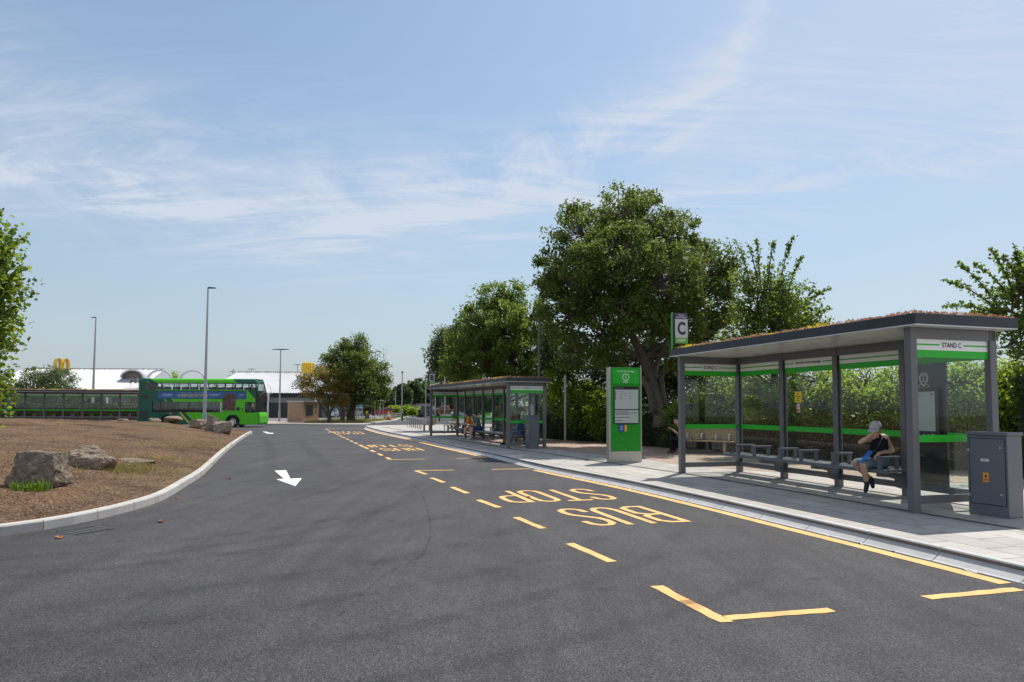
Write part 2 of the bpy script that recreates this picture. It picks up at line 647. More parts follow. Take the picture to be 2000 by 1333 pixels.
def paving_mat(name, c0, c1, bw_, bh, mortar, rot, mcol, msize=0.006, offset=0.5):
    m, t, b = nt(name)
    v = coords(t, (1, 1, 1), rot)
    br = t.nodes.new('ShaderNodeTexBrick')
    t.links.new(v, br.inputs['Vector'])
    br.offset = offset
    br.inputs['Color1'].default_value = (*c0, 1)
    br.inputs['Color2'].default_value = (*c1, 1)
    br.inputs['Mortar'].default_value = (*mcol, 1)
    br.inputs['Scale'].default_value = 1.0
    br.inputs['Mortar Size'].default_value = msize
    br.inputs['Mortar Smooth'].default_value = 0.2
    br.inputs['Bias'].default_value = 0.0
    br.inputs['Brick Width'].default_value = bw_
    br.inputs['Row Height'].default_value = bh
    v2 = coords(t)
    n1 = N(t, 'ShaderNodeTexNoise', None, Vector=v2, Scale=1.1, Detail=7.0, Roughness=0.65)
    k = ramp(t, n1.outputs[0], [(0.3, (0.84, 0.83, 0.82)), (0.7, (1.08, 1.07, 1.06))])
    c = mixcol(t, 1.0, br.outputs[0], k, 'MULTIPLY')
    n2 = N(t, 'ShaderNodeTexNoise', None, Vector=v2, Scale=160.0, Detail=2.0)
    k2 = ramp(t, n2.outputs[0], [(0.3, (0.86, 0.86, 0.86)), (0.7, (1.1, 1.1, 1.1))])
    c = mixcol(t, 1.0, c, k2, 'MULTIPLY')
    t.links.new(c, b.inputs['Base Color'])
    b.inputs['Roughness'].default_value = 0.85
    n3 = N(t, 'ShaderNodeTexNoise', None, Vector=v2, Scale=4.5, Detail=8.0, Roughness=0.75)
    k3 = ramp(t, n3.outputs[0], [(0.32, (0.80, 0.79, 0.78)), (0.5, (1, 1, 1)), (0.75, (1.05, 1.05, 1.05))])
    c = mixcol(t, 1.0, c, k3, 'MULTIPLY')
    gm = N(t, 'ShaderNodeTexVoronoi', None, Vector=v2, Scale=1.7, Randomness=1.0)
    kg = ramp(t, gm.outputs['Distance'], [(0.028, (0.55, 0.55, 0.55)), (0.05, (0, 0, 0))])
    c = mixcol(t, kg, c, (0.07, 0.065, 0.06))
    t.links.new(c, b.inputs['Base Color'])
    h = mth(t, 'SUBTRACT', n2.outputs[0], mth(t, 'MULTIPLY', br.outputs['Fac'], 2.0))
    bump(t, b, h, 0.35, 0.004)
    return m


def concrete_mat(name, col, stain=0.25):
    m, t, b = nt(name)
    v = coords(t)
    n1 = N(t, 'ShaderNodeTexNoise', None, Vector=v, Scale=2.2, Detail=9.0, Roughness=0.68)
    n2 = N(t, 'ShaderNodeTexNoise', None, Vector=v, Scale=90.0, Detail=4.0)
    c = ramp(t, n1.outputs[0], [(0.28, tuple(x * (1 - stain) for x in col)), (0.55, col), (0.8, tuple(min(1, x * 1.12) for x in col))])
    k = ramp(t, n2.outputs[0], [(0.3, (0.88,) * 3), (0.7, (1.08,) * 3)])
    c = mixcol(t, 1.0, c, k, 'MULTIPLY')
    t.links.new(c, b.inputs['Base Color'])
    b.inputs['Roughness'].default_value = 0.88
    bump(t, b, n2.outputs[0], 0.3, 0.004)
    return m


def mulch_mat():
    m, t, b = nt("bark_mulch")
    v = coords(t)
    a = N(t, 'ShaderNodeTexVoronoi', None, Vector=coords(t, (1, 1.6, 1), R(30)), Scale=42.0, Randomness=1.0)
    a2 = N(t, 'ShaderNodeTexNoise', None, Vector=v, Scale=40.0, Detail=6.0, Roughness=0.75)
    bw = N(t, 'ShaderNodeRGBToBW', None, Color=a.outputs['Color'])
    f = mth(t, 'ADD', mth(t, 'MULTIPLY', bw.outputs[0], 0.5), mth(t, 'MULTIPLY', a2.outputs[0], 0.5))
    c = ramp(t, f, [(0.25, (0.038, 0.022, 0.0135)), (0.45, (0.138, 0.080, 0.047)), (0.62, (0.25, 0.156, 0.095)), (0.8, (0.45, 0.33, 0.22))])
    big = N(t, 'ShaderNodeTexNoise', None, Vector=v, Scale=0.45, Detail=6.0, Roughness=0.62)
    k = ramp(t, big.outputs[0], [(0.34, (0.46, 0.44, 0.44)), (0.5, (0.92, 0.92, 0.92)), (0.68, (1.2, 1.17, 1.1))])
    c = mixcol(t, 1.0, c, k, 'MULTIPLY')
    gn = N(t, 'ShaderNodeTexNoise', None, Vector=coords(t, (1, 1, 1)), Scale=0.23, Detail=7.0, Roughness=0.7)
    gk = ramp(t, gn.outputs[0], [(0.55, (0, 0, 0)), (0.68, (0.55, 0.55, 0.55))])
    c = mixcol(t, gk, c, (0.085, 0.10, 0.03))
    t.links.new(c, b.inputs['Base Color'])
    b.inputs['Roughness'].default_value = 0.95
    b.inputs['Specular IOR Level'].default_value = 0.15
    bump(t, b, f, 1.0, 0.05)
    return m


def rock_mat(name, c0, c1, c2):
    m, t, b = nt(name)
    v = coords(t)
    n1 = N(t, 'ShaderNodeTexNoise', None, Vector=v, Scale=3.2, Detail=10.0, Roughness=0.72, Distortion=0.6)
    n2 = N(t, 'ShaderNodeTexNoise', None, Vector=v, Scale=22.0, Detail=8.0, Roughness=0.75)
    f = mth(t, 'ADD', mth(t, 'MULTIPLY', n1.outputs[0], 0.6), mth(t, 'MULTIPLY', n2.outputs[0], 0.4))
    c = ramp(t, f, [(0.36, c0), (0.5, c1), (0.64, c2)])
    t.links.new(c, b.inputs['Base Color'])
    b.inputs['Roughness'].default_value = 0.92
    bump(t, b, f, 1.0, 0.06)
    return m


def roofsheet_mat():
    """white profiled metal sheets running down the slope"""
    m, t, b = nt("white_profiled_metal")
    v = coords(t)
    n1 = N(t, 'ShaderNodeTexNoise', None, Vector=v, Scale=0.5, Detail=6.0, Roughness=0.65)
    c = ramp(t, n1.outputs[0], [(0.3, (0.42, 0.42, 0.44)), (0.7, (0.53, 0.53, 0.55))])
    t.links.new(c, b.inputs['Base Color'])
    b.inputs['Roughness'].default_value = 0.42
    return m


def brickwall_mat(name, c0, c1, mcol):
    m, t, b = nt(name)
    c_ = t.nodes.new('ShaderNodeTexCoord')
    sp = t.nodes.new('ShaderNodeSeparateXYZ')
    t.links.new(c_.outputs['Object'], sp.inputs[0])
    cm = t.nodes.new('ShaderNodeCombineXYZ')
    t.links.new(mth(t, 'ADD', sp.outputs[0], sp.outputs[1]), cm.inputs[0])
    t.links.new(sp.outputs[2], cm.inputs[1])
    br = t.nodes.new('ShaderNodeTexBrick')
    t.links.new(cm.outputs[0], br.inputs['Vector'])
    br.inputs['Color1'].default_value = (*c0, 1)
    br.inputs['Color2'].default_value = (*c1, 1)
    br.inputs['Mortar'].default_value = (*mcol, 1)
    br.inputs['Scale'].default_value = 1.0
    br.inputs['Mortar Size'].default_value = 0.008
    br.inputs['Brick Width'].default_value = 0.225
    br.inputs['Row Height'].default_value = 0.075
    t.links.new(br.outputs[0], b.inputs['Base Color'])
    b.inputs['Roughness'].default_value = 0.9
    return m


M_ASPH = asphalt_mat()
M_PAVE = paving_mat("pale_concrete_flags", (0.385, 0.36, 0.33), (0.475, 0.445, 0.41), 0.9, 0.45, 0.01, R(72.8), (0.12, 0.11, 0.10), 0.008)
M_PAVE2 = paving_mat("tan_block_paving", (0.36, 0.255, 0.195), (0.44, 0.33, 0.26), 0.20, 0.10, 0.01, R(72.8), (0.16, 0.12, 0.10), 0.004)
M_SETT = paving_mat("charcoal_setts", (0.095, 0.095, 0.098), (0.13, 0.13, 0.132), 0.20, 0.10, 0.01, R(72.8), (0.05, 0.05, 0.05), 0.004)
M_KERB = concrete_mat("kerb_concrete", (0.46, 0.44, 0.41), 0.18)
M_KERB2 = concrete_mat("bus_kerb_concrete", (0.50, 0.495, 0.485), 0.22)
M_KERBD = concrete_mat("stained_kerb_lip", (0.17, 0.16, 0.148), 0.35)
M_CONC = concrete_mat("plain_concrete", (0.36, 0.34, 0.31))
M_MULCH = mulch_mat()
M_ROCK = rock_mat("dark_boulder_stone", (0.055, 0.043, 0.034), (0.20, 0.155, 0.118), (0.46, 0.375, 0.295))
M_ROCK2 = rock_mat("pale_boulder_stone", (0.09, 0.070, 0.052), (0.26, 0.203, 0.155), (0.48, 0.395, 0.31))
M_YEL = mat("yellow_road_paint", (0.76, 0.44, 0.15), 0.75, var=0.10, scale=9, bmp=0.4, bscale=120, dirt=0.22)
_t = M_YEL.node_tree
_b = _t.nodes['Principled BSDF']
_src = _b.inputs['Base Color'].links[0].from_socket
_n = N(_t, 'ShaderNodeTexNoise', None, Vector=coords(_t), Scale=55.0, Detail=7.0, Roughness=0.8)
_n2 = N(_t, 'ShaderNodeTexNoise', None, Vector=coords(_t), Scale=1.6, Detail=4.0)
_f = mth(_t, 'ADD', _n.outputs[0], mth(_t, 'MULTIPLY', mth(_t, 'SUBTRACT', _n2.outputs[0], 0.5), 0.5))
_k = ramp(_t, _f, [(0.64, (0, 0, 0)), (0.76, (0.75, 0.75, 0.75))])
_c = mixcol(_t, _k, _src, (0.075, 0.070, 0.065))
_n3 = N(_t, 'ShaderNodeTexNoise', None, Vector=coords(_t, (1, .3, 1), R(-20)), Scale=3.0, Detail=6.0, Roughness=0.7)
_k3 = ramp(_t, _n3.outputs[0], [(0.34, (0.80, 0.77, 0.72)), (0.52, (1, 1, 1))])
_c = mixcol(_t, 1.0, _c, _k3, 'MULTIPLY')
_t.links.new(_c, _b.inputs['Base Color'])
M_WHT = mat("white_road_paint", (0.78, 0.77, 0.75), 0.7, var=0.06, scale=5, bmp=0.3, bscale=120, dirt=0.1)
M_GREY = mat("grey_powder_coat", (0.125, 0.127, 0.136), 0.42, var=0.06, scale=3)
M_DARK = mat("anthracite_powder_coat", (0.020, 0.024, 0.034), 0.45, var=0.08, scale=3)
M_CABI = mat("slate_grey_powder_coat", (0.115, 0.125, 0.148), 0.4, var=0.05, scale=3)
M_GREEN = mat("bright_green_vinyl", (0.014, 0.43, 0.018), 0.45, var=0.05)
M_WHITE = mat("white_vinyl", (0.78, 0.78, 0.77), 0.4, var=0.03)
M_SOFF = mat("white_gloss_soffit", (0.80, 0.79, 0.76), 0.16, var=0.03)
M_INK = mat("dark_ink", (0.022, 0.023, 0.028), 0.5, var=0.02)
M_LIME = mat("lime_vinyl", (0.14, 0.40, 0.035), 0.4, var=0.03)
M_PURP = mat("purple_vinyl", (0.055, 0.018, 0.105), 0.4, var=0.03)
M_BLACK = mat("black_plastic", (0.012, 0.012, 0.013), 0.35, var=0.1)
M_SCREEN = mat("pale_epaper_screen", (0.40, 0.44, 0.43), 0.12, var=0.04, scale=1.5)
M_STEEL = mat("brushed_stainless", (0.50, 0.47, 0.44), 0.33, metal=0.85, var=0.06, scale=20)
M_GALV = mat("galvanised_steel", (0.36, 0.37, 0.39), 0.45, metal=0.35, var=0.12, scale=10)
M_ALU = mat("pale_aluminium", (0.55, 0.55, 0.56), 0.35, metal=0.6, var=0.05)
M_WOOD = mat("weathered_hardwood", (0.40, 0.27, 0.145), 0.6, var=0.25, scale=14)
M_WOODD = mat("grey_timber", (0.20, 0.165, 0.13), 0.8, var=0.25, scale=8)
M_YSIGN = mat("yellow_sign", (0.82, 0.62, 0.02), 0.4, var=0.03)
M_RED = mat("red_sign", (0.62, 0.03, 0.03), 0.4, var=0.05)
M_ORANGE = mat("orange_plastic", (0.85, 0.33, 0.03), 0.4, var=0.05)
M_BLUES = mat("blue_sign", (0.02, 0.07, 0.35), 0.4, var=0.05)
M_GLASS = glass_mat("clear_glass")
M_GLASSD = glass_mat("tinted_glass", (0.22, 0.23, 0.23), 0.9, 0.05)
M_GLASSC = mat("car_glass", (0.012, 0.014, 0.016), 0.06, var=0.1, spec=0.6)
M_RUBB = mat("tyre_rubber", (0.016, 0.016, 0.017), 0.8, var=0.2)

# ================================================================== THE GROUND
PZ = 0.14
g_ = MB()
g_.box(-1500, 1500, -60, 2500, -0.6, -0.03)
M_LAND = mat("dry_grass_land", (0.14, 0.14, 0.06), 0.95, var=0.3, scale=0.05)
tag(g_.build("ground", M_LAND), kind='structure')

road = MB()
road.poly([(-75, -6, 0), (30, -6, 0), (30, 175, 0), (-75, 175, 0)])
road = road.build("road", M_ASPH)
tag(road, kind='structure')

KERB = smooth_line([(6.75, -2.0), (6.3, 1.0), (5.75, 3.6), (5.28, 5.3), (4.80, 6.91), (4.44, 8.17), (3.79, 10.27), (3.14, 12.35), (2.25, 14.91),
                    (0.66, 18.85), (-0.72, 23.15), (-2.28, 27.52), (-5.03, 35.47), (-8.22, 44.2), (-10.75, 52.2), (-11.42, 54.7)], 0.5)
NOSE = smooth_line([(-11.42, 54.7), (-11.5, 55.7), (-11.1, 56.7), (-10.2, 57.5), (-8.0, 59.0), (-4.5, 61.2), (4, 65), (14, 69), (40, 78)], 0.4)
EDGE = np.vstack([KERB, NOSE[1:]])

# pavement platform behind the kerb
inner = offset_line(EDGE, -0.20)
pv = MB()
top = [(x, y, PZ) for x, y in inner] + [(60, 78, PZ), (60, -2, PZ)]
pv.poly(top)
pav = pv.build("pavement", M_PAVE)
tag(pav, kind='structure')
# brick paved path behind the shelters
bp = MB()
bp.poly([(x, y, PZ + 0.004) for x, y in [(12.5, 12.1), (10.1, 13.9), (7.2, 15.8), (4.42, 18.8), (3.95, 21.0), (2.95, 22.2), (1.30, 25.75), (-0.6, 29.5), (-3.4, 37.9), (-2.0, 42), (8, 42), (30, 42), (30, 8), (16, 9.5)]])
o = bp.build("brick_path", M_PAVE2)
tag(o, kind='structure')
# charcoal drainage line of setts following the front posts
st = MB()
SETT = smooth_line([(8.1, 3.0), (7.35, 6.2), (6.55, 8.6), (5.95, 10.25), (4.9, 13.6), (3.92, 16.4), (2.5, 19.75), (1.1, 23.3), (-0.15, 25.9), (-2.2, 31.6), (-4.35, 37.3), (-7.3, 46), (-9.9, 53.5)], 0.6)
strip(st, SETT, -0.07, 0.07, PZ + 0.004)
st.poly([(x, y, PZ + 0.004) for x, y in [(5.42, 7.32), (5.52, 7.52), (6.95, 7.05), (6.86, 6.84)]])
o = st.build("sett_line", M_SETT)
tag(o, kind='structure')


def kerb_run(name, P, prof, unit, mats, gap=0.013, left=False, lip=()):
    """sweep a profile (offset, z) along P in separate stones"""
    L = np.concatenate([[0], np.cumsum(np.linalg.norm(np.diff(P, axis=0), axis=1))])
    mb = MB()
    s0 = 0.0
    while s0 < L[-1] - 0.05:
        s1 = min(s0 + unit, L[-1])
        ss = np.linspace(s0 + gap / 2, s1 - gap / 2, 3)
        Q = np.stack([np.interp(ss, L, P[:, 0]), np.interp(ss, L, P[:, 1])], axis=1)
        T = np.gradient(Q, axis=0)
        T /= np.linalg.norm(T, axis=1)[:, None]
        Nn = np.stack([T[:, 1], -T[:, 0]], axis=1) * (-1 if left else 1)
        vs, n = [], len(prof)
        for q, nn in zip(Q, Nn):
            for d, z in prof:
                vs.append((q[0] + nn[0] * d, q[1] + nn[1] * d, z))
        fs = []
        for i in range(len(Q) - 1):
            for k in range(n - 1):
                fs.append((i * n + k, i * n + k + 1, (i + 1) * n + k + 1, (i + 1) * n + k))
        fs.append(tuple(range(n)))
        fs.append(tuple(range((len(Q) - 1) * n, len(Q) * n)))
        mb.add(vs, fs)
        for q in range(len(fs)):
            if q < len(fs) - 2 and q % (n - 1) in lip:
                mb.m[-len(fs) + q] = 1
        s0 = s1
    o = mb.build(name, mats)
    return tag(o, kind='structure')


# tall bus-boarding kerb: sloping face, upright lip, narrow flat top
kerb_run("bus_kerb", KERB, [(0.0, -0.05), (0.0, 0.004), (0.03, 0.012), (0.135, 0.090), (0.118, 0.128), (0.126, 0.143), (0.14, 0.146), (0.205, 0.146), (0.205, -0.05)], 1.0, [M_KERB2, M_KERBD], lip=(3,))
kerb_run("pavement_kerb", NOSE, [(0.0, -0.05), (0.0, 0.115), (0.02, 0.142), (0.205, 0.146), (0.205, -0.05)], 0.9, M_KERB)
bk = MB()
strip(bk, KERB, -0.004, -0.16, -0.02)
strip(bk, offset_line(KERB, -0.012), 0, -0.03, 0.006)
tag(bk.build("kerb_bedding", M_CONC), kind='structure')
# spilled mortar at the foot of the kerb
sp_ = MB()
rnd = random.Random(5)
for _ in range(46):
    i = rnd.randrange(8, 60)
    x, y = KERB[i]
    x -= rnd.uniform(-0.005, 0.03)
    r = rnd.uniform(.02, .07)
    sp_.poly([(x + r * 0.5 * math.cos(a) * rnd.uniform(.6, 1) + .3 * r * math.sin(a), y + r * 2.1 * math.sin(a) * rnd.uniform(.6, 1), 0.0058) for a in [k * 0.785 for k in range(8)]])
sp = sp_.build("mortar_spill", M_KERB)
sp.parent = road

# ------------------------------------------------------------------ road markings (parts of the road)
MZ = 0.004


def stroke(mb, pts, w, z=MZ):
    P = np.array(pts, float)
    A, B = offset_line(P, w / 2), offset_line(P, -w / 2)
    for i in range(len(P) - 1):
        mb.poly([(*A[i], z), (*A[i + 1], z), (*B[i + 1], z), (*B[i], z)])


def wobble_line(pts, w, z, seed, amp=0.006, step=0.12):
    """painted line with slightly ragged edges"""
    P = smooth_line(pts, step)
    rn = np.random.default_rng(seed)
    A = offset_line(P, w / 2)
    B = offset_line(P, -w / 2)
    A = A + rn.normal(0, amp, A.shape)
    B = B + rn.normal(0, amp, B.shape)
    mb = MB()
    for i in range(len(P) - 1):
        mb.poly([(*A[i], z), (*A[i + 1], z), (*B[i + 1], z), (*B[i], z)])
    return mb


def kerb_between(y0, y1, d):
    K2 = offset_line(KERB, d)
    s = (K2[:, 1] >= y0) & (K2[:, 1] <= y1)
    return [tuple(p) for p in K2[s]]


for k, (y0, y1) in enumerate([(6.75, 18.9), (23.0, 52.4)]):
    wobble_line(kerb_between(y0, y1, 0.155), 0.17, MZ, k, 0.005, 0.2).build("yellow_line", M_YEL, road)
for k, (a, b) in enumerate([((1.03, 7.62), (.65, 8.63)), ((.38, 9.67), (.01, 10.64)), ((-.26, 11.65), (-.64, 12.59)),
                            ((-.91, 13.55), (-1.28, 14.57)), ((-1.53, 15.44), (-1.91, 16.42))]):
    wobble_line([(a[0] + .055, a[1]), (b[0] + .055, b[1])], 0.115, MZ, 10 + k).build("bay_dash", M_YEL, road)
# corner and end lines of the near bay
for k, pts in enumerate([[(1.66, 5.52), (1.34, 6.61)], [(-2.09, 17.28), (-2.47, 18.23)]]):
    wobble_line(pts, 0.12, MZ, 30 + k).build("bay_line", M_YEL, road)
for k, pts in enumerate([[(1.69, 5.62), (2.63, 5.86)], [(3.63, 6.24), (4.66, 6.55)], [(-2.44, 18.28), (-1.51, 18.46)], [(-.52, 18.72), (.52, 18.95)],
                         [(-3.87, 22.00), (-2.74, 22.25)], [(-1.76, 22.60), (-.80, 23.0)]]):
    wobble_line(pts, 0.115, MZ, 40 + k).build("bay_line", M_YEL, road)
d0, d1 = np.array((-3.74, 21.95)), np.array((-13.62, 51.5))
Ln = np.linalg.norm(d1 - d0)
for k in range(16):
    a = d0 + (d1 - d0) * (k * 1.95) / Ln
    b = d0 + (d1 - d0) * min(Ln, k * 1.95 + 1.05) / Ln
    wobble_line([tuple(a), tuple(b)], 0.12, MZ, 60 + k).build("bay_dash", M_YEL, road)
wobble_line([(-13.75, 51.9), (-13.3, 52.6), (-12.2, 53.1), (-10.9, 53.2)], 0.14, MZ, 81).build("bay_line", M_WHT, road)

# tall road lettering, read from the far end of the street
GL = {
    'B': [[(0, 0), (0, 1), (.62, 1), (.95, .90), (.95, .62), (.62, .53), (0, .53)], [(.62, .53), (1, .43), (1, .1), (.65, 0), (0, 0)]],
    'U': [[(0, 1), (0, .17), (.16, .04), (.36, 0), (.64, 0), (.84, .04), (1, .17), (1, 1)]],
    'S': [[(1, .80), (.92, .93), (.68, 1), (.32, 1), (.06, .92), (0, .76), (.12, .62), (.88, .38), (1, .24), (.94, .08), (.68, 0), (.32, 0), (.08, .07), (0, .20)]],
    'T': [[(0, 1), (1, 1)], [(.5, 1), (.5, 0)]],
    'O': [[(.36, 0), (.1, .05), (0, .18), (0, .82), (.1, .95), (.36, 1), (.64, 1), (.9, .95), (1, .82), (1, .18), (.9, .05), (.64, 0), (.36, 0)]],
    'P': [[(0, 0), (0, 1), (.62, 1), (.92, .94), (1, .8), (1, .64), (.92, .5), (.62, .44), (0, .44)]],
}


def road_word(word, o, up, height, lw, gap, sw=0.105):
    o, up = np.array(o, float), np.array(up, float)
    up /= np.linalg.norm(up)
    xr = np.array((up[1], -up[0]))
    mb = MB()
    x = 0.0
    lay = 0
    for ch in word:
        for st_ in GL[ch]:
            lay += 1
            closed = st_[0] == st_[-1]
            pts = np.array([o + xr * (x + a * (lw - sw) + sw / 2) + up * (b * (height - sw) + sw / 2) for a, b in st_])
            n = len(pts)
            A, B = [], []
            for i in range(n):
                if closed:
                    p, q = pts[(i - 1) % (n - 1)], pts[(i + 1) % (n - 1) if i + 1 >= n else i + 1]
                    if i == n - 1:
                        p, q = pts[n - 2], pts[1]
                else:
                    p, q = pts[max(i - 1, 0)], pts[min(i + 1, n - 1)]
                d1_ = pts[i] - p
                d2_ = q - pts[i]
                d1_ = d1_ / (np.linalg.norm(d1_) + 1e-9)
                d2_ = d2_ / (np.linalg.norm(d2_) + 1e-9)
                t_ = d1_ + d2_
                t_ /= np.linalg.norm(t_) + 1e-9
                nn = np.array((-t_[1], t_[0]))
                c = max(0.55, abs(nn @ np.array((-d2_[1], d2_[0])))) if i < n - 1 or closed else 1
                e = pts[i].copy()
                if not closed and i == 0:
                    e -= d2_ * sw / 2
                if not closed and i == n - 1:
                    e += d1_ * sw / 2
                A.append(e + nn * sw / 2 / c)
                B.append(e - nn * sw / 2 / c)
            for i in range(n - 1):
                zz = MZ + .0006 * (lay % 3) + .0002 * (i % 2)
                mb.poly([(*A[i], zz), (*A[i + 1], zz), (*B[i + 1], zz), (*B[i], zz)])
        x += lw + gap
    return mb.build("bus_stop_lettering", M_YEL, road)


for o_, up_ in [((2.16, 11.9), (.276, -.961)), ((-3.80, 28.3), (.327, -.945)), ((-9.30, 44.0), (.30, -.954))]:
    road_word("BUS", o_, up_, 1.66, 0.47, 0.075)
    u_ = np.array(up_) / np.linalg.norm(up_)
    x_ = np.array((u_[1], -u_[0]))
    road_word("STOP", np.array(o_) - 2.56 * u_ - 0.08 * x_, up_, 1.68, 0.47, 0.075)

# white direction arrows
for T_ in ((0, 0, 0.0), (-9.85, 27.2, 0.06)):
    mb = MB()
    ca, sa = math.cos(T_[2]), math.sin(T_[2])
    P_ = [(-6.05, 18.06), (-5.80, 18.2), (-5.03, 16.1), (-4.80, 16.2), (-4.46, 14.62), (-5.30, 15.95), (-5.17, 16.08)]
    c0 = np.array((-5.2, 16.3))
    Q_ = [np.array(p) - c0 for p in P_]
    Q_ = [(q[0] * ca - q[1] * sa + c0[0] + T_[0], q[0] * sa + q[1] * ca + c0[1] + T_[1]) for q in Q_]
    mb.poly([(*p, MZ) for p in Q_])
    mb.build("direction_arrow", M_WHT, road)

# long day joint in the surfacing and darker sweeping tyre marks
m_, t_, b_ = nt("asphalt_joint")
b_.inputs['Base Color'].default_value = (0.014, 0.014, 0.014, 1)
b_.inputs['Roughness'].default_value = 0.9
tr_ = N(t_, 'ShaderNodeBsdfTransparent')
nz_ = N(t_, 'ShaderNodeTexNoise', None, Vector=coords(t_), Scale=7.0, Detail=6.0, Roughness=0.7)
k_ = ramp(t_, nz_.outputs[0], [(0.38, (0.0,) * 3), (0.72, (0.42,) * 3)])
mx_ = N(t_, 'ShaderNodeMixShader', None, Fac=k_)
t_.links.new(tr_.outputs[0], mx_.inputs[1])
t_.links.new(b_.outputs[0], mx_.inputs[2])
t_.links.new(mx_.outputs[0], t_.nodes['Material Output'].inputs['Surface'])
M_JOINT = m_
m_, t_, b_ = nt("tyre_sweep")
b_.inputs['Base Color'].default_value = (0.010, 0.010, 0.010, 1)
b_.inputs['Roughness'].default_value = 0.75
tr_ = N(t_, 'ShaderNodeBsdfTransparent')
nz_ = N(t_, 'ShaderNodeTexNoise', None, Vector=coords(t_), Scale=2.2, Detail=7.0, Roughness=0.75)
k_ = ramp(t_, nz_.outputs[0], [(0.38, (0.0,) * 3), (0.75, (0.30,) * 3)])
mx_ = N(t_, 'ShaderNodeMixShader', None, Fac=k_)
t_.links.new(tr_.outputs[0], mx_.inputs[1])
t_.links.new(b_.outputs[0], mx_.inputs[2])
t_.links.new(mx_.outputs[0], t_.nodes['Material Output'].inputs['Surface'])
M_TYRE = m_
wobble_line([(-9.6, 34), (-6.3, 26), (-3.6, 19.3), (-2.0, 14.6), (-1.45, 12.0), (-1.1, 9.6), (-1.0, 8.0), (-1.25, 6.9), (-1.35, 5.6)], 0.030, 0.0018, 91, 0.006).build("surface_joint", M_JOINT, road)
wobble_line([(-13.0, 40), (-9.0, 30), (-6.8, 24)], 0.03, 0.0018, 92, 0.006).build("surface_joint", M_JOINT, road)
t_ = M_TYRE.node_tree
at_ = t_.nodes.new('ShaderNodeAttribute')
at_.attribute_name = "soft"
mx_ = next(n for n in t_.nodes if n.type == 'MIX_SHADER')
old_ = mx_.inputs[0].links[0].from_socket
t_.links.new(mth(t_, 'MULTIPLY', old_, at_.outputs['Fac']), mx_.inputs[0])


def tyre_mark(pts, w, z, seed):
    """faint rubber sweep that fades towards both sides and both ends"""
    P = smooth_line(pts, .3)
    rn = np.random.default_rng(seed)
    L = [offset_line(P, w * q) + rn.normal(0, .01, P.shape) for q in (-.5, -.2, .2, .5)]
    n = len(P)
    V = np.concatenate([np.column_stack([l, np.full(n, z)]) for l in L])
    F = np.array([(c * n + i, c * n + i + 1, (c + 1) * n + i + 1, (c + 1) * n + i) for c in range(3) for i in range(n - 1)])
    o = mesh_np("tyre_mark", V, F, M_TYRE, road)
    e = np.clip(np.minimum(np.arange(n), np.arange(n)[::-1]) / (n * .25), 0, 1)
    at2 = o.data.attributes.new("soft", 'FLOAT', 'POINT')
    at2.data.foreach_set('value', np.concatenate([e * q for q in (0, 1, 1, 0)]).astype(np.float32))


for k, (pts, w) in enumerate([([(-7.2, 6.6), (-4.6, 8.2), (-2.6, 10.4), (-1.3, 13.6)], .30), ([(-6.6, 5.9), (-4.0, 7.3), (-1.9, 9.2), (-0.3, 12)], .34),
                              ([(-5.4, 4.9), (-2.8, 6.4), (-0.7, 8.4), (0.9, 11.2)], .36), ([(-5.0, 4.4), (-2.2, 5.7), (0.1, 7.5), (1.8, 10)], .32),
                              ([(-6.9, 8.5), (-4.9, 10.4), (-3.6, 13.4), (-3.2, 18)], .30), ([(-6.4, 6.3), (-3.4, 8.4), (-2.0, 11.6), (-2.1, 17)], .28),
                              ([(-3.8, 16), (-5.6, 21), (-8.4, 29), (-12, 39)], .5), ([(-5.6, 16.5), (-7.5, 22), (-10.3, 30), (-14.2, 40)], .5),
                              ([(-4.2, 3.6), (-1.0, 5.2), (1.4, 7.6), (2.6, 10.5)], .3), ([(-3.0, 3.2), (0.2, 4.9), (2.4, 7.0), (3.4, 9.4)], .28)]):
    tyre_mark(pts, w, 0.0022 + 0.0002 * k, 100 + k)
# narrow gully gratings in the lane further on
for (x, y) in ((-8.95, 36.2), (-16.6, 42.6)):
    MB().box(x - .55, x + .55, y - .16, y + .16, -.01, .0018).build("gully_grating", mat("cast_iron", (.05, .047, .045), .7, var=.3, scale=20), road)

# ------------------------------------------------------------------ planted island
ISL = smooth_line([(-60, 3.0), (-30, 3.6), (-14, 5.3), (-9.2, 6.9), (-7.3, 8.05), (-6.43, 8.94), (-6.11, 9.6), (-5.98, 10.42), (-5.96, 11.25), (-6.09, 12.41), (-6.68, 14.54), (-7.5, 17.3),
                   (-10.06, 24.83), (-12.92, 33.65), (-15.0, 40.3), (-15.45, 42.0), (-16.2, 43.0), (-18.2, 43.9), (-24, 45.6), (-34, 48.2), (-60, 53)], 0.4)
kerb_run("island_kerb", ISL, [(0.0, -0.05), (0.0, 0.112), (0.012, 0.130), (0.030, 0.136), (0.125, 0.138), (0.125, -0.05)], 0.92, M_KERB, left=True)


def seg_dist(P, A):
    """distance from points P (n,2) to polyline A"""
    best = np.full(len(P), 1e9)
    for a, b in zip(A[:-1], A[1:]):
        ab = b - a
        t = np.clip(((P - a) @ ab) / (ab @ ab), 0, 1)
        d = np.hypot(*(P - (a + t[:, None] * ab)).T)
        best = np.minimum(best, d)
    return best


def inside(P, A):
    x, y = P[:, 0], P[:, 1]
    c = np.zeros(len(P), bool)
    j = len(A) - 1
    for i in range(len(A)):
        xi, yi, xj, yj = *A[i], *A[j]
        k = ((yi > y) != (yj > y)) & (x < (xj - xi) * (y - yi) / (yj - yi + 1e-12) + xi)
        c ^= k
        j = i
    return c


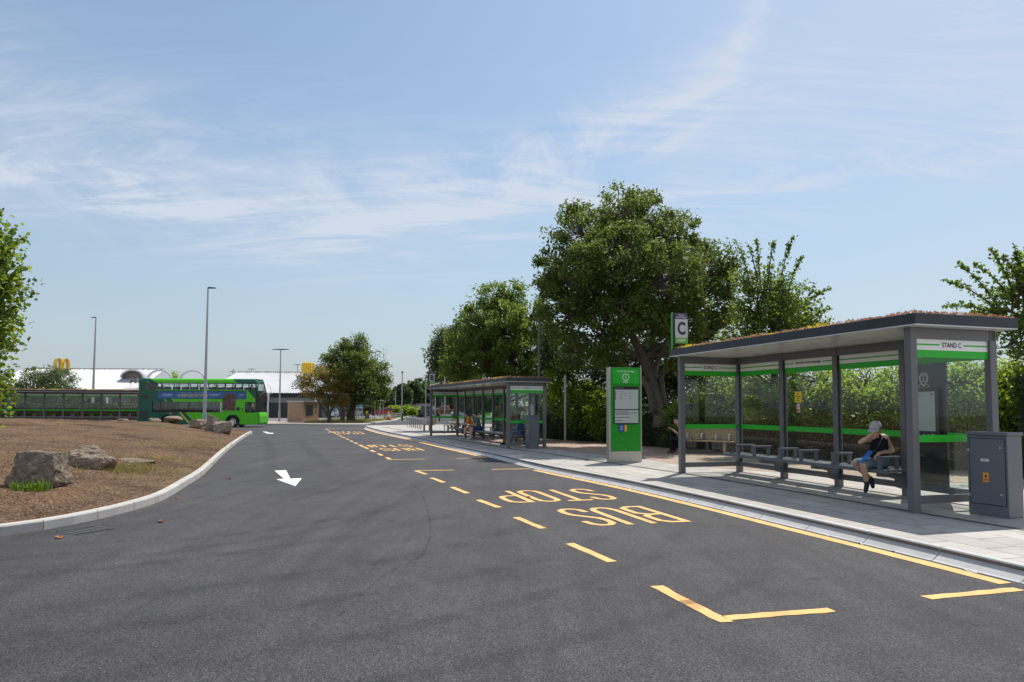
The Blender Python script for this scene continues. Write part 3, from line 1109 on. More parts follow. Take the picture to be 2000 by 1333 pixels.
def mound_h(P):
    P = np.atleast_2d(np.asarray(P, float))
    d = seg_dist(P, ISL) * np.where(inside(P, ISL), 1, -1) - 0.11
    z = np.where(d > 0, 0.118 + 1.05 * (1 - np.exp(-np.maximum(d, 0) / 6.2)), 0.118 + d * 1.2)
    n = 0.045 * np.sin(P[:, 0] * 0.9 + 1.3 * np.sin(P[:, 1] * .5)) * np.sin(P[:, 1] * 0.7) + 0.02 * np.sin(P[:, 0] * 2.7 + 2) * np.sin(P[:, 1] * 2.3)
    return z + n * np.clip(d / 1.5, 0, 1)


xs = np.concatenate([np.arange(-60, -24, 0.9), np.arange(-24, -5.6, 0.22)])
ys = np.arange(2.4, 53.5, 0.28)
X, Y = np.meshgrid(xs, ys)
P = np.stack([X.ravel(), Y.ravel()], 1)
Zm = mound_h(P)
rng = np.random.default_rng(3)
Zm = Zm + rng.normal(0, 0.017, len(Zm)) * (Zm > 0.16)
nx, ny = len(xs), len(ys)
idx = np.arange(nx * ny).reshape(ny, nx)
F = np.stack([idx[:-1, :-1].ravel(), idx[:-1, 1:].ravel(), idx[1:, 1:].ravel(), idx[1:, :-1].ravel()], 1)
F = F[Zm[F].max(1) > 0.0]
mound = mesh_np("mound", np.column_stack([P, Zm]), F, M_MULCH, smooth=True)
tag(mound, kind='structure')


def mh(x, y):
    return float(mound_h([(x, y)])[0])


def scatter_cards(n, xyz, size, rnd_, flat=0.6, aspect=0.35):
    """small 4-point chips lying about: returns verts, faces"""
    c = xyz
    s = size * rnd_.uniform(0.5, 1.5, n)
    nrm = rnd_.normal(0, 1, (n, 3))
    nrm[:, 2] = np.abs(nrm[:, 2]) + flat * 3
    nrm /= np.linalg.norm(nrm, axis=1)[:, None]
    t = rnd_.normal(0, 1, (n, 3))
    t -= nrm * (t * nrm).sum(1)[:, None]
    t /= np.linalg.norm(t, axis=1)[:, None]
    b = np.cross(nrm, t)
    a = aspect * rnd_.uniform(.5, 1.5, n)
    V = np.stack([c - t * s[:, None] / 2, c + b * (s * a)[:, None] / 2, c + t * s[:, None] / 2, c - b * (s * a)[:, None] / 2], 1)
    return V.reshape(-1, 3), np.arange(n * 4).reshape(n, 4)


M_CHIP = None
m_, t_, b_ = nt("bark_chip")
g2 = t_.nodes.new('ShaderNodeNewGeometry')
c_ = ramp(t_, g2.outputs['Random Per Island'], [(0.0, (0.045, 0.027, 0.016)), (0.45, (0.13, 0.080, 0.046)), (0.8, (0.23, 0.152, 0.090)), (1.0, (0.42, 0.32, 0.21))])
t_.links.new(c_, b_.inputs['Base Color'])
b_.inputs['Roughness'].default_value = 0.9
M_CHIP = m_
nn_ = 90000
Q = np.column_stack([-5.9 - 22 * rng.random(nn_) ** 1.5, 5.5 + 30 * rng.random(nn_) ** 1.6])
hz = mound_h(Q)
ok = inside(Q, ISL) & (hz > 0.15)
Q, hz = Q[ok], hz[ok]
V, F = scatter_cards(len(Q), np.column_stack([Q, hz + 0.008]), 0.038, rng, 0.8)
chips = mesh_np("bark_chips", V, F, M_CHIP)
tag(chips, "loose brown bark chips covering the planted island", "mulch", kind='stuff')


# ------------------------------------------------------------------ grass tufts and leaves
M_BLADE = leaf_mat("grass_blade", (0.06, 0.13, 0.012), (0.11, 0.20, 0.022), (0.17, 0.26, 0.04), 0.35)
M_BLADED = leaf_mat("dry_grass_blade", (0.12, 0.13, 0.03), (0.20, 0.19, 0.055), (0.30, 0.25, 0.10), 0.3)


def grass(name, pts, h, mat_, seed, label=None, width=0.012, lean=0.5, kind='stuff', spread=0.05, per=14, cat="grass"):
    r = np.random.default_rng(seed)
    pts = np.asarray(pts, float)
    n = len(pts) * per
    base = np.repeat(pts, per, 0) + np.column_stack([r.normal(0, spread, n), r.normal(0, spread, n), np.zeros(n)])
    a = r.uniform(0, 2 * np.pi, n)
    d = np.column_stack([np.cos(a), np.sin(a), np.zeros(n)])
    s = np.column_stack([-np.sin(a), np.cos(a), np.zeros(n)]) * width
    hh = h * (r.uniform(.25, 1.0, n) + .45 * r.random(n) ** 6)[:, None]
    le = lean * r.uniform(.1, 1, n)[:, None]
    m1_ = base + np.array([0, 0, 1]) * hh * .6 + d * hh * le * .3
    tp = base + np.array([0, 0, 1]) * hh * (1 - .3 * le) + d * hh * le
    V = np.stack([base - s, base + s, m1_ + s * .7, m1_ - s * .7, tp], 1).reshape(-1, 3)
    k = np.arange(n)[:, None] * 5
    F = np.concatenate([k + np.array([0, 1, 2, 3]), k + np.array([3, 2, 4, 4])], 0)
    me = bpy.data.meshes.new(name)
    me.from_pydata(V.tolist(), [], [f[:3].tolist() if f[2] == f[3] else f.tolist() for f in F])
    me.materials.append(mat_)
    o = bpy.data.objects.new(name, me)
    COL.objects.link(o)
    return tag(o, label, cat, kind=kind)


def on_mound(lst):
    return [(x, y, mh(x, y) - 0.01) for x, y in lst]


rr = random.Random(8)
grass("grass_tuft", on_mound([(-7.66 + rr.gauss(0, .09), 11.13 + rr.gauss(0, .06)) for _ in range(11)]), 0.17, M_BLADE, 1,
      "bright green grass tuft at the foot of the larger boulder", 0.009, 0.7)
grass("grass_tuft", on_mound([(-7.42 + rr.gauss(0, .04), 11.1 + rr.gauss(0, .05)) for _ in range(3)]), 0.26, M_BLADE, 2,
      "few tall grass blades just right of the bright tuft", 0.009, 0.9)
grass("grass_patch", on_mound([(-9.0 + rr.gauss(0, .7), 17.6 + rr.gauss(0, 1.2)) for _ in range(120)] + [(-8.2 + rr.gauss(0, .3), 15.1 + rr.gauss(0, .5)) for _ in range(150)]), 0.085, M_BLADED, 3,
      "thin yellow green grass patch on the mulch right of the boulders", 0.008, 0.9, spread=.12, per=10)
grass("grass_patch", on_mound([(-11.4 + rr.gauss(0, .5), 25.0 + rr.gauss(0, 1.6)) for _ in range(120)] + [(-15.0 + rr.gauss(0, .5), 37.5 + rr.gauss(0, .7)) for _ in range(60)]), 0.06, M_BLADED, 4,
      "thin grass patch along the kerb near the tip of the island", 0.012, 0.9, spread=.15, per=10)
M_LITTER = mat("fallen_brown_leaf", (0.30, 0.10, 0.03), 0.8, var=0.4, scale=30)
for k, (x, y, s, lb) in enumerate([(-4.97, 10.05, .10, "crumpled brown leaf on the asphalt beside the island kerb"), (-5.62, 8.82, .08, "pale brown leaf on the asphalt near the drain grate"),
                                   (-5.93, 12.55, .07, "small tan leaf lying against the island kerb bend"), (0.31, 12.95, .07, "tiny rust leaf lying on the yellow road lettering"),
                                   (-6.35, 15.9, .10, "dark leaf lying by the long straight island kerb")]):
    mb = MB()
    r2 = random.Random(k)
    for q in range(3):
        a = r2.uniform(0, 6.28)
        p = [(x + s * .5 * math.cos(a + b) * r2.uniform(.7, 1.1) + r2.uniform(-.3, .3) * s, y + s * .5 * math.sin(a + b) * r2.uniform(.7, 1.1) + r2.uniform(-.3, .3) * s, 0.01 + r2.uniform(0, .3) * s) for b in (0, .9, 1.8, 2.9, 3.9, 5.1)]
        mb.poly(p)
    tag(mb.build("fallen_leaf", M_LITTER), lb, "leaf", "fallen leaves on the road")
# cast iron gully grate by the island kerb
dg_ = empty("drain_grate", (-5.62, 9.38, 0), R(62), 1, "black iron drain grate set in the asphalt by the island kerb", "drain grate")
mb = MB()
mb.box(-.24, .24, -.21, .21, -.01, 0.003, 0)
mb.build("grate_pit", M_BLACK, dg_)
mb = MB()
for k in range(7):
    mb.box(-.24 + k * .075, -.215 + k * .075, -.19, .19, .0035, .008)
mb.box(-.25, .25, -.225, -.19, .0035, .011)
mb.box(-.25, .25, .19, .225, .0035, .011)
mb.build("grate_bars", mat("cast_iron", (.05, .047, .045), .7, var=.3, scale=20), dg_)
mb = MB()
mb.box(-.28, .28, -.24, .24, .0, .0034)
mb.build("grate_frame", mat('cast_iron', (.05, .047, .045), .7), dg_)


# ------------------------------------------------------------------ boulders
def boulder(label, loc, dims, rz, seed, mat_, box=0.75, rough=0.07, tilt=(0, 0), npts=16, pts=None):
    r = random.Random(seed)
    bm = bmesh.new()
    if pts is None:
        pts = []
        for _ in range(npts):
            v = Vector((r.uniform(-1, 1), r.uniform(-1, 1), r.uniform(-1, 1)))
            m = max(abs(c) for c in v)
            v = v / m * (box) + v.normalized() * (1 - box)
            pts.append(v)
    for p in pts:
        bm.verts.new(p)
    bmesh.ops.convex_hull(bm, input=bm.verts)
    bmesh.ops.delete(bm, geom=[v for v in bm.verts if not v.link_faces], context='VERTS')
    bmesh.ops.triangulate(bm, faces=bm.faces)
    for _ in range(5 if dims[0] > .7 else 4):
        bmesh.ops.subdivide_edges(bm, edges=bm.edges, cuts=1, use_grid_fill=True)
        if len(bm.verts) > 14000:
            break
    for _ in range(2):
        bmesh.ops.smooth_vert(bm, verts=bm.verts, factor=0.35)
    off = Vector((seed * 3.1, seed * 1.7, seed))
    bm.normal_update()
    for v in bm.verts:
        p = v.co * 1.0 + off
        n = mnoise.hetero_terrain(p * 1.4, 0.9, 2.1, 6, 0.6) * 0.35 - 0.2
        cell = mnoise.voronoi(p * 1.9)[0][0]
        v.co += v.normal * (rough * (n * 1.6 + (cell - .35) * 1.4) + rough * .35 * mnoise.fractal(p * 7, 1.0, 2.0, 4))
    me = bpy.data.meshes.new("boulder")
    bm.to_mesh(me)
    bm.free()
    me.materials.append(mat_)
    o = bpy.data.objects.new("boulder", me)
    COL.objects.link(o)
    o.scale = (dims[0] / 2, dims[1] / 2, dims[2] / 2)
    o.rotation_euler = (tilt[0], tilt[1], rz)
    o.location = loc
    return tag(o, label, "boulder", "boulders on the island")


def rock_at(label, x, y, dims, sink, **kw):
    boulder(label, (x, y, mh(x, y) + dims[2] / 2 - sink), dims, **kw)


BLK = [(-.62, -.5, 1), (.78, -.62, .97), (.72, .7, .93), (-.55, .75, .95), (-1.02, -.55, -.8), (-.98, .7, -.9), (1.0, -.75, -.55), (1.02, .8, -.8), (.7, -.95, -1), (-.75, -.8, -1), (.3, -1, .1), (-.72, -.72, .1), (.98, -.3, -.2)]
SHD = [(-.75, -.2, .55), (-.3, .2, 1), (.2, .1, .95), (.72, 0, .35), (1.08, .1, -.1), (-1, -.1, -.3), (-.85, -.6, -.9), (.5, -.7, -.9), (.9, .4, -.8), (-.7, .7, -.8), (-.2, -.75, .1), (.45, -.72, .1), (.2, .8, .3)]
rock_at("large dark flat-topped boulder with grass at its foot", -7.78, 11.65, (.80, .64, .60), .04, rz=R(4), seed=2, mat_=M_ROCK, rough=.085, pts=[Vector(p) for p in BLK])
rock_at("low jagged pale grey boulder beside the flat-topped one", -8.66, 14.5, (.95, .75, .50), .07, rz=R(-3), seed=5, mat_=M_ROCK2, rough=.10, pts=[Vector(p) for p in SHD])
rock_at("flat pale stone slab lying flush in the mulch right of the jagged boulder", -8.75, 16.4, (.95, .5, .16), .07, rz=R(-6), seed=44, mat_=M_ROCK2, box=.8)
rock_at("square-faced boulder at the island tip with a slab leaning on it", -14.45, 35.4, (.95, .8, .70), .08, rz=R(14), seed=9, mat_=M_ROCK2, box=.92)
rock_at("pale wedge slab propped behind the square-faced boulder", -15.2, 36.0, (.95, .6, .95), .1, rz=R(-20), seed=14, mat_=M_ROCK2, box=.6, tilt=(0, R(24)))
rock_at("wide brown boulder beside the tall lamp post foot", -16.9, 38.0, (1.05, .8, .62), .1, rz=R(12), seed=21, mat_=M_ROCK2, box=.7)
rock_at("rounded boulder in front of the rear bus wheel", -19.2, 40.0, (1.05, .8, .56), .1, rz=R(-8), seed=27, mat_=M_ROCK2, box=.6)
rock_at("small pale boulder below the bus rear lower windows", -20.7, 40.8, (.75, .6, .46), .1, rz=R(20), seed=33, mat_=M_ROCK2, box=.6)
rock_at("farthest boulder, flat and pale, by the back corner of the bus", -22.7, 41.3, (.80, .6, .40), .12, rz=R(5), seed=38, mat_=M_ROCK2, box=.6)

# ================================================================== BUS SHELTERS
M_SED = leaf_mat("sedum", (0.24, 0.085, 0.05), (0.30, 0.165, 0.095), (0.22, 0.23, 0.06), 0.25, 0.6, patch=0.75)
M_SEDY = leaf_mat("sedum_flower", (0.55, 0.42, 0.03), (0.62, 0.50, 0.04), (0.45, 0.42, 0.05), 0.25, 0.6)
M_SEDBASE = mat("sedum_mat", (0.16, 0.09, 0.05), 0.95, var=0.4, scale=8)
M_SUBGREEN = mat("display_green", (0.02, 0.30, 0.03), 0.3, var=0.03)
M_PANEL = mat("dark_display_panel", (0.018, 0.018, 0.020), 0.12, var=0.1)


def west_logo(parent, loc, X, U, h):
    """white WEST lettering with the E set as a slanted diamond shape"""
    X, U = Vector(X).normalized(), Vector(U).normalized()
    loc = Vector(loc)
    text("lettering", "W", M_WHITE, parent, loc - X * h * 1.32, X, U + X * .18, height=h, width=h * 1.15, bold=.02)
    text("lettering", "EST", M_WHITE, parent, loc + X * h * .58, X, U + X * .18, height=h, width=h * 2.1, bold=.02)


def header(parent, a, b, n_, z1, zw, zg, words, s=1.0):
    """white strip with green rules and optional words, green band below, both on a thin plate from a to b; n_ outward"""
    a, b, n_ = Vector(a), Vector(b), Vector(n_)
    X = (b - a).normalized()
    L = (b - a).length
    mb = MB()

    def slab(u0, u1, z0, zz1, t, mi):
        for sg in (1, -1):
            p = [a + X * u + n_ * t * sg for u in (u0, u1)]
            q = [(p[0].x, p[0].y, z0), (p[1].x, p[1].y, z0), (p[1].x, p[1].y, zz1), (p[0].x, p[0].y, zz1)]
            mb.poly(q, mi)
    slab(0, L, zw, z1, .0075, 0)
    slab(0, L, zg, zw, .0080, 1)
    zc = (z1 + zw) / 2
    half = {'': 0, 'STAND C': .23, 'STAND B': .23, 'Worle Interchange': .44}[words]
    if half:
        slab(0.0, L / 2 - half, zc - .012, zc + .012, .0085, 1)
        slab(L / 2 + half, L, zc - .012, zc + .012, .0085, 1)
    else:
        slab(0.0, L, zc - .012, zc + .012, .0085, 1)
    o = mb.build("header_strip", [M_WHITE, M_GREEN], parent)
    if words:
        for sg in (1, -1):
            c = (a + b) / 2 + n_ * .0105 * sg
            Xs = X * (sg if X.cross(Vector((0, 0, 1))).dot(n_) > 0 else -sg)
            text("lettering", words, M_INK, o, (c.x, c.y, zc), Xs, (0, 0, 1), height=.074, width=half * 1.62 if half < .4 else .76, bold=.012)
    return o


def shelter(name, label, loc, rz, s, nbay, bay, D, letter, simple=False, display=None, notice=None, bench=None):
    root = empty(name, loc, rz, s, label, "bus shelter", "glazed bus shelters of the interchange")
    L = nbay * bay
    ZU, ZT = 2.71, 2.885           # roof underside, roof top
    pw = .055
    # posts
    def post(x, y, wx=pw, wy=.065):
        MB().box(x - wx, x + wx, y - wy, y + wy, 0.0, ZU - .0).build("post", M_GREY, root, bevel=.006)
    post(0, 0); post(L, 0, .06, .06)
    for k in range(nbay + 1):
        post(k * bay, D)
    # slim dark glazing mullions beside back posts, base bolts
    for k in range(nbay + 1):
        for sx in (-1, 1):
            if 0 <= k * bay + sx * .07 <= L:
                a_, b_ = sorted((k * bay + sx * .0565, k * bay + sx * .085))
                MB().box(a_, b_, D - .02, D + .02, .24, 2.55).build("glazing_bead", M_DARK, root)
    # top beams and bottom rails
    mb = MB()
    mb.box(-.055, L + .055, D - .05, D + .05, 2.552, ZU - .002)
    for x in (0, L):
        mb.box(x - .045, x + .045, .066, D - .051, 2.552, ZU - .002)
    mb.build("beam", M_GREY, root, bevel=.004)
    mb = MB()
    for k in range(nbay):
        mb.box(k * bay + .056, (k + 1) * bay - .056, D - .035, D + .035, .13, .24)
    for x in (0, L):
        mb.box(x - .035, x + .035, .066, D - .066, .13, .24)
    mb.build("bottom_rail", M_GREY, root, bevel=.004)
    # glass
    for k in range(nbay):
        tint = display is not None and k == display
        x0, x1 = k * bay + .056, (k + 1) * bay - .056
        if tint:
            xm = x0 + (x1 - x0) * .52
            MB().box(xm, x1, D - .006, D + .006, .24, 2.553).build("glass_panel", M_GLASS, root)
        else:
            MB().box(x0, x1, D - .006, D + .006, .24, 2.553).build("glass_panel", M_GLASS, root)
        header(root, (x0, D, 0), (x1, D, 0), (0, 1, 0), 2.548, 2.385, 2.275, "Worle Interchange" if (k == 1 and letter) else "", s)
    for x in (0, L):
        MB().box(x - .006, x + .006, .066, D - .066, .24, 2.553).build("glass_panel", M_GLASS, root)
        header(root, (x, .066, 0), (x, D - .066, 0), (1, 0, 0), 2.548, 2.385, 2.275, ("STAND " + letter) if letter else "", s)
    # green manifestation band
    mb = MB()
    for k in range(nbay):
        for sg in (-1, 1):
            x0, x1, y = k * bay + .0565, (k + 1) * bay - .0565, D + sg * .008
            mb.poly([(x0, y, 1.02), (x1, y, 1.02), (x1, y, 1.125), (x0, y, 1.125)])
    for x in (0, L):
        for sg in (-1, 1):
            mb.poly([(x + sg * .008, .067, 1.02), (x + sg * .008, D - .067, 1.02), (x + sg * .008, D - .067, 1.125), (x + sg * .008, .067, 1.125)])
    mb.build("green_band", M_GREEN, root)
    # roof: dark fascia box, pale lower lip, white soffit sheets, sedum planting
    x0, x1, y0, y1 = -.17, L + .30, -.22, D + .20
    mb = MB()
    mb.box(x0, x1, y0, y1, ZU + .018, ZT)
    rf = mb.build("roof", M_DARK, root, bevel=.006)
    mb = MB()
    mb.box(x0 + .004, x1 - .004, y0 + .004, y0 + .03, ZU, ZU + .0175)
    mb.box(x0 + .004, x1 - .004, y1 - .03, y1 - .004, ZU, ZU + .0175)
    mb.box(x0 + .004, x0 + .03, y0 + .031, y1 - .031, ZU, ZU + .0175)
    mb.box(x1 - .03, x1 - .004, y0 + .031, y1 - .031, ZU, ZU + .0175)
    mb.build("roof_lip", M_ALU, rf)
    mb = MB()
    for k in range(nbay):
        a = x0 + .032 if k == 0 else k * bay + .016
        b = x1 - .032 if k == nbay - 1 else (k + 1) * bay - .016
        mb.box(a, b, y0 + .032, y1 - .032, ZU + .002, ZU + .014)
    mb.build("soffit", M_SOFF, rf)
    # sedum
    r = np.random.default_rng(int(abs(loc[0]) * 100) + 7)
    mb = MB()
    gx, gy = max(8, int((x1 - x0) / .12)), 14
    vs, fs = [], []
    for i in range(gx + 1):
        for j in range(gy + 1):
            ex, ey = min(i, gx - i) / gx * (x1 - x0), min(j, gy - j) / gy * (y1 - y0)
            e = min(1, min(ex, ey) / .25)
            vs.append((x0 + .03 + (x1 - x0 - .06) * i / gx, y0 + .03 + (y1 - y0 - .06) * j / gy, ZT + .002 + .045 * e * (.5 + r.random())))
    for i in range(gx):
        for j in range(gy):
            a = i * (gy + 1) + j
            fs.append((a, a + gy + 1, a + gy + 2, a + 1))
    mb.add(vs, fs)
    mb.build("planting_mat", M_SEDBASE, rf)
    n = int((x1 - x0) * (y1 - y0) * (260 if simple else 900))
    cx = r.uniform(x0 + .03, x1 - .03, n)
    cy = r.uniform(y0 + .03, y1 - .03, n)
    lump = .5 + .5 * np.sin(cx * 2.3 + np.sin(cy * 3) * 1.3 + 1.0) * np.sin(cx * 5.1 + cy * 2)
    ed = np.minimum(np.minimum(cx - x0, x1 - cx), np.minimum(cy - y0, y1 - cy))
    cz = ZT + .015 + r.random(n) ** 1.6 * (.03 + .055 * lump) * np.clip(.35 + ed / .35, 0, 1)
    V, F = scatter_cards(n, np.column_stack([cx, cy, cz]), .034 if not simple else .08, r, .05, .8)
    mi = ((np.sin(cx * 1.7 + .8) + np.sin(cx * 4.3 + cy)) > (1.15 if not simple else .75)).astype(int)
    mesh_np("sedum", V, F, [M_SED, M_SEDY], rf, mi=mi)
    # flag sign at the far front corner of the roof
    if letter:
        sg = MB().box(-.085, -.045, -.20, -.14, ZT, 3.74).box(-.09, -.04, -.14, .21, 3.02, 3.74).build("stand_sign", M_INK, root, bevel=.004)
        mb = MB()
        mb.box(-.092, -.038, -.212, -.2005, ZT, 3.74)
        mb.build("sign_edge", M_GREEN, sg)
        for sd in (-1, 1):
            X = -.065 + sd * .0262
            mb = MB()
            mb.poly([(X, -.13, 3.603), (X, .203, 3.603), (X, .203, 3.733), (X, -.13, 3.733)], 0)
            mb.poly([(X, -.13, 3.166), (X, .203, 3.166), (X, .203, 3.603), (X, -.13, 3.603)], 1)
            mb.poly([(X, -.13, 3.027), (X, .203, 3.027), (X, .203, 3.166), (X, -.13, 3.166)], 2)
            mb.build("sign_face", [M_PURP, mat("pale_grey_vinyl", (0.50, 0.52, 0.55), .4, var=.03), M_LIME], sg)
            xd = (0, sd, 0)
            xs_ = X + sd * .003
            text("lettering", letter, M_INK, sg, (xs_, .037, 3.385), xd, (0, 0, 1), height=.31, width=.215, bold=.035)
            text("lettering", "Worle\nInterchange", M_WHITE, sg, (xs_, .037, 3.668), xd, (0, 0, 1), height=.10, width=.27, line=.8)
            west_logo(sg, (xs_, .037, 3.096), xd, (0, 0, 1), .060)
    # bench hung on the back posts
    if bench:
        bx0, bx1, arms = bench
        bn = MB()
        for j in range(5):
            y = D - .66 + j * .105
            bn.box(bx0, bx1, y, y + .088, .405 if j == 0 else .425, .475)
        b_ = bn.build("bench", M_CABI, root, bevel=.006)
        for k in range(nbay + 1):
            x = k * bay
            if bx0 - .1 < x < bx1 + .1 and x > .3:
                mb = MB()
                x_ = min(x, bx1 - .06)
                mb.prism([(D - .066, .40), (D - .62, .40), (D - .62, .345), (D - .36, .325), (D - .235, .29), (D - .20, .15), (D - .066, .11)], x_ - .045, x_ + .045, 'yz')
                mb.build("bracket", M_CABI, b_, bevel=.004)
        for x in arms:
            mb = MB()
            mb.box(x - .035, x + .035, D - .665, D - .20, .655, .695)
            mb.box(x - .024, x + .024, D - .655, D - .59, .476, .654)
            mb.box(x - .024, x + .024, D - .29, D - .225, .476, .654)
            mb.build("armrest", M_CABI, b_, bevel=.006)
    # dark information display filling half of one bay
    if display is not None:
        k = display
        a0 = k * bay + .058
        a1 = a0 + (bay - .112) * .52 - .004
        mb = MB()
        mb.box(a0, a1, D - .02, D + .02, .70, 2.274)
        dp = mb.build("display_panel", M_PANEL, root)
        MB().box(a0, a1, D - .008, D + .008, .24, .699).build("tinted_glass_panel", M_GLASSD, root)
        cx = (a0 + a1) / 2 + .03
        mb = MB()
        mb.box(cx - .25, cx + .25, D - .085, D - .021, 1.02, 1.86)
        sb = mb.build("screen_case", M_DARK, dp, bevel=.012)
        MB().box(cx - .205, cx + .205, D - .0895, D - .0855, 1.14, 1.80).build("screen", M_SCREEN, dp)
        mb = MB()
        for q, (w_, m_) in enumerate([(.11, 0), (.16, 0), (.09, 0)]):
            mb.box(cx - .19, cx - .19 + w_, D - .0915, D - .0896, 1.755 - q * .028, 1.762 - q * .028)
        mb.box(cx + .12, cx + .18, D - .0915, D - .0896, 1.745, 1.762)
        mb.build("screen_lines", M_INK, dp)
        mb = MB()
        for q in (-.12, -.02, .06):
            MB().disc((cx + q, D - .088, 1.08), .012, 'y', 12, .008).build("screen_button", M_ALU, dp)
        mb.box(cx + .12, cx + .18, D - .091, D - .0855, 1.068, 1.092)
        mb.build("card_slot", M_ORANGE, dp)
        # white map-pin mark with an i
        c = Vector((cx - .06, D - .0225, 2.03))
        mb = MB()
        ax, az = Vector((1, 0, 0)), Vector((0, 0, 1))
        mb.ring(c, .085, .012, ax, az, 28, -.001, a0=-.6, a1=math.pi + .6)
        mb.ring(c, .062, .009, ax, az, 28, -.001)
        for sg in (-1, 1):
            p = c + ax * sg * .072 - az * .05
            q = c - az * .142
            d = (q - p).normalized()
            nrm = Vector((d.z, 0, -d.x)) * .006
            mb.poly([(p + nrm) - Vector((0, .001, 0)), (q + nrm) - Vector((0, .001, 0)), (q - nrm) - Vector((0, .001, 0)), (p - nrm) - Vector((0, .001, 0))])
        mb.ring(c - az * .135, .10, .011, ax, az * .34, 32, -.001)
        for z0_, z1_ in ((-.038, .012), (.024, .040)):
            mb.poly([(c.x - .009, c.y - .001, c.z + z0_), (c.x + .009, c.y - .001, c.z + z0_), (c.x + .009, c.y - .001, c.z + z1_), (c.x - .009, c.y - .001, c.z + z1_)])
        mb.build("map_pin_mark", M_WHITE, dp)
    # yellow notice and no-smoking label on the glass
    if notice is not None:
        x, z = notice
        mb = MB()
        mb.box(x - .10, x + .10, D - .014, D - .0085, z - .115, z + .115)
        nb = mb.build("notice", M_YSIGN, root)
        text("lettering", "No stopping\nexcept\nlocal buses", M_INK, nb, (x, D - .0155, z - .03), (1, 0, 0), (0, 0, 1), height=.115, width=.16, line=1.2)
        mb = MB()
        mb.disc((x, D - .0155, z + .07), .020, 'y', 16, .002, 0)
        mb.build("notice_mark", M_RED, nb)
        mb = MB()
        mb.box(x - .042, x + .042, D - .013, D - .0085, z - .325, z - .145)
        ns = mb.build("no_smoking_label", M_WHITE, root)
        mb = MB()
        mb.ring((x, D - .0142, z - .20), .026, .008, (1, 0, 0), (0, 0, 1), 20, -.0006)
        mb.poly([(x - .022, D - .0148, z - .216), (x - .016, D - .0148, z - .222), (x + .022, D - .0148, z - .184), (x + .016, D - .0148, z - .178)])
        mb.box(x - .034, x + .034, D - .0146, D - .0131, z - .312, z - .25)
        mb.build("no_smoking_mark", M_RED, ns)
        MB().box(x - .019, x + .015, D - .0144, D - .0132, z - .205, z - .197).build("cigarette_mark", M_INK, ns)
    return root


TH_C = -1.271
shelter_c = shelter("bus_shelter", "nearest glazed bus shelter marked STAND C with sedum roof and dark bench", (3.972, 16.465, PZ), TH_C, 1.0, 4, 1.607, 1.557, "C",
                    display=3, notice=(2.10, 1.75), bench=(0.28, 5.0, (.85, 1.42, 2.28, 2.90, 3.78, 4.86)))
TH_B = math.atan2(-11.23, 4.13)
shelter_b = shelter("bus_shelter", "long glazed bus shelter marked STAND B with people seated inside", (-4.25, 37.17, PZ), TH_B, 0.90, 8, 1.66, 1.60, "B",
                    display=7, notice=(1.66 * 5.3, 1.75), bench=(0.25, 12.2, (.8, 2.2, 3.2, 4.6, 5.6, 7.0, 8.6, 10.2, 12.0)))
shelter_a = shelter("bus_shelter", "far glazed bus shelter behind the island with a pink and yellow sedum roof", (-46.6, 63.6, 0.1), R(10), 1.02, 8, 1.60, 1.55, "",
                    simple=True, bench=(0.3, 12.5, (1, 2.6, 4.2, 5.8, 7.4, 9, 10.6, 12.2)), notice=(.8, 1.7))


# ------------------------------------------------------------------ totem
tt = empty("information_totem", (2.74, 19.52, PZ), R(9), 1, "green information totem with a pale timetable screen and steel foot", "totem")
W_, H_, DP = .90, 2.63, .26
MB().box(-.045, .0, 0, DP, 0, H_).box(W_ - .03, W_, 0.001, DP, .30, H_).build("steel_edge", M_STEEL, tt, bevel=.004)
MB().box(.001, W_, .004, DP - .004, 0, .299).build("steel_foot", M_STEEL, tt, bevel=.004)
bd = MB().box(.001, W_ - .031, .006, DP - .006, .30, H_).build("body", mat("totem_green", (0.006, 0.25, 0.008), 0.3, var=.04), tt, bevel=.003)
MB().box(.06, .82, .0015, .0055, 2.18, 2.58).build("top_panel", mat("totem_bright_green", (0.012, 0.36, 0.02), .3, var=.03), bd)
text("lettering", "Worle Interchange", M_WHITE, bd, (.44, .0, 2.515), (1, 0, 0), (0, 0, 1), height=.062, width=.50)
mb = MB()
mb.ring((.44, .0, 2.36), .090, .016, (1, 0, 0), (0, 0, 1), 40, 0)
mb.poly([(.430, 0, 2.315), (.450, 0, 2.315), (.450, 0, 2.375), (.430, 0, 2.375)])
mb.poly([(.430, 0, 2.388), (.450, 0, 2.388), (.450, 0, 2.408), (.430, 0, 2.408)])
mb.build("information_mark", M_WHITE, bd)
west_logo(bd, (.44, 0, 2.225), (1, 0, 0), (0, 0, 1), .045)
sc_ = MB().box(.08, .82, -.03, .0055, 1.05, 2.10).build("screen_case", M_BLACK, tt, bevel=.02)
mb = MB()
mb.box(.112, .788, -.034, -.0305, 1.47, 2.01).box(.112, .788, -.034, -.0305, 1.085, 1.44)
mb.build("screen", M_SCREEN, sc_)
text("lettering", "Worle Interchange", M_SCREEN, sc_, (.25, -.0325, 2.05), (1, 0, 0), (0, 0, 1), height=.022, width=.26)
for k, (nm, tm) in enumerate([("Weston", "Due"), ("Weston-super-Mare", "4 min"), ("Bristol", "9 min"), ("Clevedon", "12:34"), ("Sand Bay", "12:40")]):
    z = 1.945 - k * .048
    MB().box(.118, .148, -.0355, -.0342, z - .016, z + .016).build("route_number", M_INK, sc_)
    text("lettering", nm, M_INK, sc_, (.20 + .011 * len(nm), -.0352, z), (1, 0, 0), (0, 0, 1), height=.020)
    text("lettering", tm, M_INK, sc_, (.56, -.0352, z), (1, 0, 0), (0, 0, 1), height=.020)
mb = MB()
